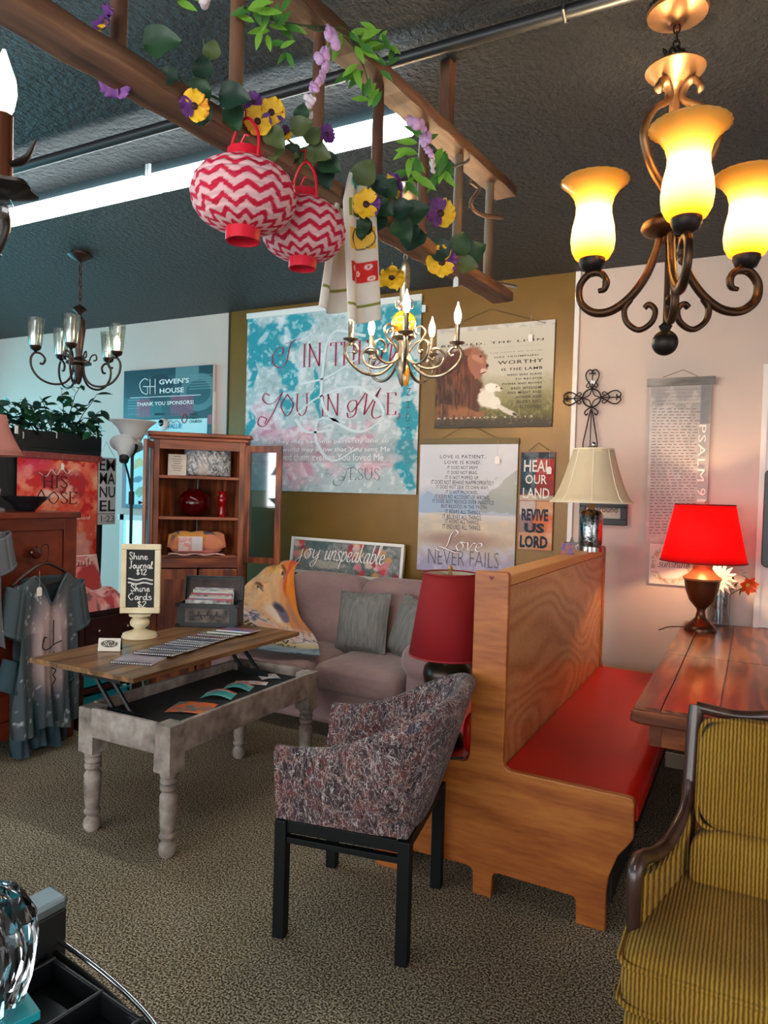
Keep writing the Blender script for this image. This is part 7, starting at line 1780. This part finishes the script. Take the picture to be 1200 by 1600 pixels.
for y in (905, 911):
    for o_ in (0, .003, .006): nib(chk, [(x*ix, cz_(y)+o_+.004*math.sin(5*x)) for x in np.linspace(-.95, .95, 12)], .002, .003, y=-.006)
chk.build('chalk_lettering', mat('chalk', (226, 224, 216), .9), cbx)
# trunk box
tk0 = ontop(286, 986); tk1 = ontop(381, 984)
tkc = ontop(320, 979); tk = thing('trinket_chest', 'small black chest with an open lid full of cards', 'box', (tkc.x, tkc.y+.05, z0), .46)
tu = Vector(CM[2]).dot(tkc-Vector(CP))/F
tw_, td, th_ = 47*tu, .085, 37*tu
LEA = mat('chest_leather', (30, 34, 34), .5, c2=(44, 48, 46), nscale=20, bump=.3, bscale=60); CRK = mat('chest_crackle', (120, 106, 96), .6, c2=(40, 34, 32), nscale=16, bump=.4, bscale=30)
for b4 in ((-tw_, tw_, -td, -td+.008), (-tw_, tw_, td-.008, td)): MB().box(b4[0], b4[1], b4[2], b4[3], 0, th_).build('wall', LEA, tk, bevel=.002)
for b4 in ((-tw_, -tw_+.008), (tw_-.008, tw_)): MB().box(b4[0], b4[1], -td+.008, td-.008, 0, th_).build('wall', LEA, tk, bevel=.002)
MB().box(-tw_, tw_, -td, td, 0, .008).build('bottom', LEA, tk)
MB().box(-tw_*.72, tw_*.74, -td-.004, -td, th_*.22, th_*.8).build('front_plaque', CRK, tk)
mt = MB(); 
for k in range(9):
    f = k/8; nib(mt, [(-tw_*.4+tw_*.8*f, th_*.5), (-tw_*.4+tw_*.8*f+.008, th_*(.5+.2*math.sin(k*2)))], .003, .008, y=-td-.005)
nib(mt, [(-tw_*.5, th_*.48), (0, th_*.53), (tw_*.5, th_*.48)], .004, .004, y=-td-.005); mt.build('branch_motif', mat('motif_blk', (24, 22, 22), .6), tk)
for x in (-tw_, tw_):
    for zz2 in (0, th_-.02): MB().cbox((x*.985, -td*.99, zz2+.01), (.024, .006, .022)).build('corner_mount', mat('mount_blk', (18, 20, 20), .35, .4), tk, bevel=.002)
lid = bpy.data.objects.new('lid', None)
lm_ = T((0, td-.004, th_)) @ Matrix.Rotation(-.14, 4, 'X')
lo_ = MB(); lh = 38*tu
lo_.box(-tw_, tw_, -.004, .008, 0, lh).box(-tw_, -tw_+.008, -.035, -.004, 0, lh).box(tw_-.008, tw_, -.035, -.004, 0, lh).box(-tw_+.008, tw_-.008, -.035, -.004, lh-.008, lh)
lo = lo_.build('lid', LEA, tk, bevel=.002); lo.matrix_local = lm_
MB().box(-tw_+.02, tw_-.02, -.007, -.004, .03, lh-.02).build('lid_panel', mat('lid_panel', (70, 54, 46), .6, c2=(40, 30, 28), nscale=14), lo)
cc_ = [(226, 222, 214), (60, 120, 130), (200, 190, 190), (40, 44, 60), (196, 60, 60), (150, 170, 170), (220, 200, 170), (90, 80, 120)]
for k in range(8):
    c = MB().cbox((0, 0, (.20-.008*(7-k))/2), (tw_*1.5-.004*k, .0016, .20-.008*(7-k)), 0, -.1).build('greeting_card', mat('card_%d' % k, cc_[k], .5, c2=cc_[(k+3) % 8], nscale=18))
    loc = rotz(.46) @ Vector((.004*(k % 3)-.004, -td+.022+.018*k, .010)) + Vector((tkc.x, tkc.y+.05, z0))
    tag(c, ['front most', 'second', 'third', 'fourth', 'fifth', 'sixth', 'seventh', 'rear most'][k]+' greeting card standing in the open black chest', 'card', 'greeting cards in the black chest', tuple(loc), .46)
# journals
JP = [(214, 1034, (176, 160, 166), (120, 110, 130)), (248, 1024, (150, 148, 152), (90, 92, 104)), (272, 1017, (150, 150, 156), (70, 84, 110)), (294, 1010, (190, 190, 192), (110, 120, 140)), (312, 1004, (120, 130, 140), (60, 70, 90)), (328, 999, (160, 120, 126), (90, 60, 70)), (342, 995, (176, 170, 160), (60, 80, 60)), (358, 992, (150, 170, 150), (60, 90, 80)), (372, 989, (196, 60, 50), (40, 140, 190))]
ordn = ['nearest', 'second', 'third', 'fourth', 'fifth', 'sixth', 'seventh', 'eighth', 'last']
WIRE = mat('spiral_wire', (36, 36, 38), .4, .6)
ring_me = MB().tube([(0, .007*math.cos(a), .007*math.sin(a)) for a in np.linspace(0, 2*PI, 9)[:-1]], .0015, 5, closed=True).build('spiral_ring', WIRE, None, smooth=180); ring_d = ring_me.data; bpy.data.objects.remove(ring_me)
for k, (x, y, c1_, c2_) in enumerate(JP):
    q = ontop(x, y)
    W_, D_ = .10, .075; tl_ = -.085 if k else 0.0
    jn = thing('spiral_journal', ordn[k]+' spiral journal in the fanned row on the raised table top', 'journal', (q.x-.01, q.y+.02, LZ+.001+abs(math.sin(tl_))*D_), 0, 'spiral journals on the table top')
    jn.rotation_euler = (tl_, 0, .32-.012*k)
    MB().box(-W_, W_, -D_, D_, .0008, .0058).build('pages', mat('page_white', (222, 218, 214), .8), jn)
    MB().box(-W_, W_, -D_, D_, .0058, .0068).build('cover', mat('jcover_%d' % k, c1_, .35, c2=c2_, nscale=9), jn)
    MB().box(-W_, W_, -D_, D_, 0, .0008).build('back_cover', mat('jback', (60, 60, 64), .5), jn)
    if k < 7:
        for i in range(18): inst(ring_d, 'spiral_ring', jn, T((-W_+.006+2*(W_-.006)*i/17, -D_, .0042)))
# business card sign
bc0 = ontop(172, 1017); bcs = thing('business_card_sign', 'small folded business card sign at the near end of the table top', 'sign', (bc0.x, bc0.y, z0), .55)
MB().cbox((0, -.012, .032), (.105, .003, .062), 0, -.2).build('front_card', mat('card_cream', (206, 196, 180), .5), bcs)
MB().cbox((0, .014, .032), (.105, .003, .062), 0, .2).build('back_card', mat('card_blk', (34, 30, 30), .5), bcs)
om = MB(); om.M = Matrix.Rotation(-.2, 4, 'X'); om.prism([(.04*math.cos(a), .033+.017*math.sin(a)) for a in np.linspace(0, 2*PI, 29)[:-1]], -.0215, -.0205); om.build('oval_emblem', mat('emblem', (70, 60, 48), .5), bcs)
om2 = MB(); om2.M = Matrix.Rotation(-.2, 4, 'X'); script(om2, ['S', 'C', 'J'], -.03, .024, .03, .02, .001, .003, .2, .4, -.0222); om2.build('monogram', mat('emblem_l', (220, 210, 180), .5), bcs)
# ---- leaflets in the tray of the coffee table
def leaflet(label, x, y, w_, h_, rz, pc, c2, z=.5035, bend=.02):
    q = onz(x, y, z); P = Paint(30, 20, pc, int(x), 1.6).prep(5); n = P.noise(5); P.mix(np.clip((n-.52)*8, 0, 1)*.8, c2)
    if label.startswith('teal'): P.rect(0, .82, 1, 1, (190, 40, 40)); P.rect(0, .78, 1, .84, (230, 226, 220)); [P.rect(.2, .2+.14*k, .8, .25+.14*k, (40, 80, 84), .7) for k in range(4)]
    o = P.mesh('leaflet', lambda u, v: ((u-.5)*w_, (v-.5)*h_, .002+bend*math.sin(PI*u)), vcol('leaflet_gloss', .3), None, solid=.0012); tag(o, label, 'leaflet', 'leaflets in the coffee table tray', (q.x, q.y, z), rz); return o
leaflet('orange illustrated card with script lying in the table tray', 300, 1107, .19, .16, .35, (206, 106, 60), (60, 120, 140), bend=.006)
leaflet('teal and red folded leaflet in the middle of the table tray', 342, 1088, .15, .11, .4, (70, 160, 160), (110, 190, 186))
leaflet('teal and red leaflet closer to the sofa in the table tray', 372, 1076, .14, .10, .4, (60, 150, 156), (110, 190, 186))
leaflet('white leaflet with a red stripe flat in the table tray', 392, 1068, .17, .06, .45, (214, 206, 204), (180, 60, 50), bend=.004)
leaflet('small white card at the sofa end of the table tray', 420, 1058, .10, .10, .9, (224, 218, 214), (120, 140, 180), bend=.004)
# ---- counter corner at the lower left: box, tray, crystal jar
CT = .74
kc = onz(103, 1510, CT)
ctr_ = thing('counter', 'black counter corner at the lower left of the frame', 'counter', (kc.x, kc.y, 0))
MB().prism([(-.8, -.55), (.14, -.55), (.14, -.09), (-.003, -.09), (-.003, -.003), (-.8, -.003)], CT-.03, CT, 'xy').build('top', mat('counter_blk', (16, 18, 20), .4), ctr_, bevel=.004)
for x in (-.75, .08):
    for y in (-.5, -.16): MB().box(x-.02, x+.02, y-.02, y+.02, 0, CT-.03).build('leg', BLK, ctr_)
bxk = thing('storage_case', 'black case with a silver top edge on the counter', 'case', (kc.x-.0, kc.y-.0, CT-.03))
bxk.location = (kc.x, kc.y, 0)
zt2 = onz(103, 1407, .86)
topz = .855
cpg = [(0, 0), (-.046, .006), (-.052, -.075), (-.005, -.085)]
MB().prism(cpg, CT+.001, topz-.02, 'xy').build('body', mat('case_blk', (14, 18, 20), .5), bxk, bevel=.003)
MB().prism([(.002, .001), (-.048, .008), (-.054, -.078), (-.003, -.088)], topz-.02, topz, 'xy').build('rim', mat('case_silver', (128, 140, 144), .35, .7), bxk, bevel=.006)
tr0 = onz(110, 1560, CT+.03)
tray = thing('organizer_tray', 'black divided organizer tray with a chrome rim on the counter', 'tray', (tr0.x, tr0.y, CT+.001), -.12)
TB = mat('tray_blk', (18, 20, 22), .35)
MB().box(-.25, .22, -.22, .03, 0, .006).build('base', TB, tray)
for x in (-.25, -.09, .03, .12, .214): MB().box(x, x+.006, -.22, .03, .006, .04).build('divider', TB, tray, bevel=.002)
for y in (-.22, -.1, .024): MB().box(-.244, .214, y, y+.006, .006, .038).build('divider', TB, tray, bevel=.002)
MB().tube(cr([(-.25, .05, .045), (-.1, .05, .045), (.05, .042, .045), (.17, .02, .045), (.225, -.02, .045), (.235, -.1, .045), (.235, -.22, .045)], 8), .004, 8).build('chrome_rim', CHR, tray, smooth=60)
MB().tube(cr([(-.25, .042, .03), (-.1, .042, .03), (.05, .034, .03), (.165, .014, .03), (.216, -.022, .03), (.226, -.1, .03)], 8), .005, 8).build('rim_base', TB, tray, smooth=60)
tq = MB().box(-.06, .02, -.03, .012, 0, .012).build('note_pad', mat('teal_note', (30, 150, 160), .4), bevel=.001); pq = onz(40, 1594, CT+.04); tag(tq, 'turquoise note pad lying in front of the crystal jar', 'note pad', None, (pq.x, pq.y, CT+.046), -.3)
jc = onz(-8, 1560, CT+.06); jar = thing('crystal_jar', 'cut crystal jar at the lower left corner', 'jar', (jc.x, jc.y-.02, CT+.043))
CRY = mat('crystal', (236, 238, 240), .03, trans=1.0, ior=1.5)
m = MB(); nn = 28
prf = [(0, 0), (.035, 0), (.05, .02), (.062, .06), (.066, .10), (.062, .135), (.045, .165), (.02, .18), (.012, .19), (.018, .2), (.012, .21), (0, .212)]
vs, fs = [], []
for k, (r_, z_) in enumerate(prf):
    for i in range(nn):
        a = 2*PI*(i+.5*(k % 2))/nn; rr_ = r_*(1+.06*(1 if (i+k) % 2 else -1)*(1 if .02 < r_ else 0)); vs.append((rr_*math.cos(a), rr_*math.sin(a), z_))
for k in range(len(prf)-1):
    for i in range(nn):
        j = (i+1) % nn; a, b, c, d = k*nn+i, k*nn+j, (k+1)*nn+j, (k+1)*nn+i
        fs += [(a, b, d), (b, c, d)] if k % 2 == 0 else [(a, b, c), (a, c, d)]
m.add(vs, fs).build('body', CRY, jar, merge=True)
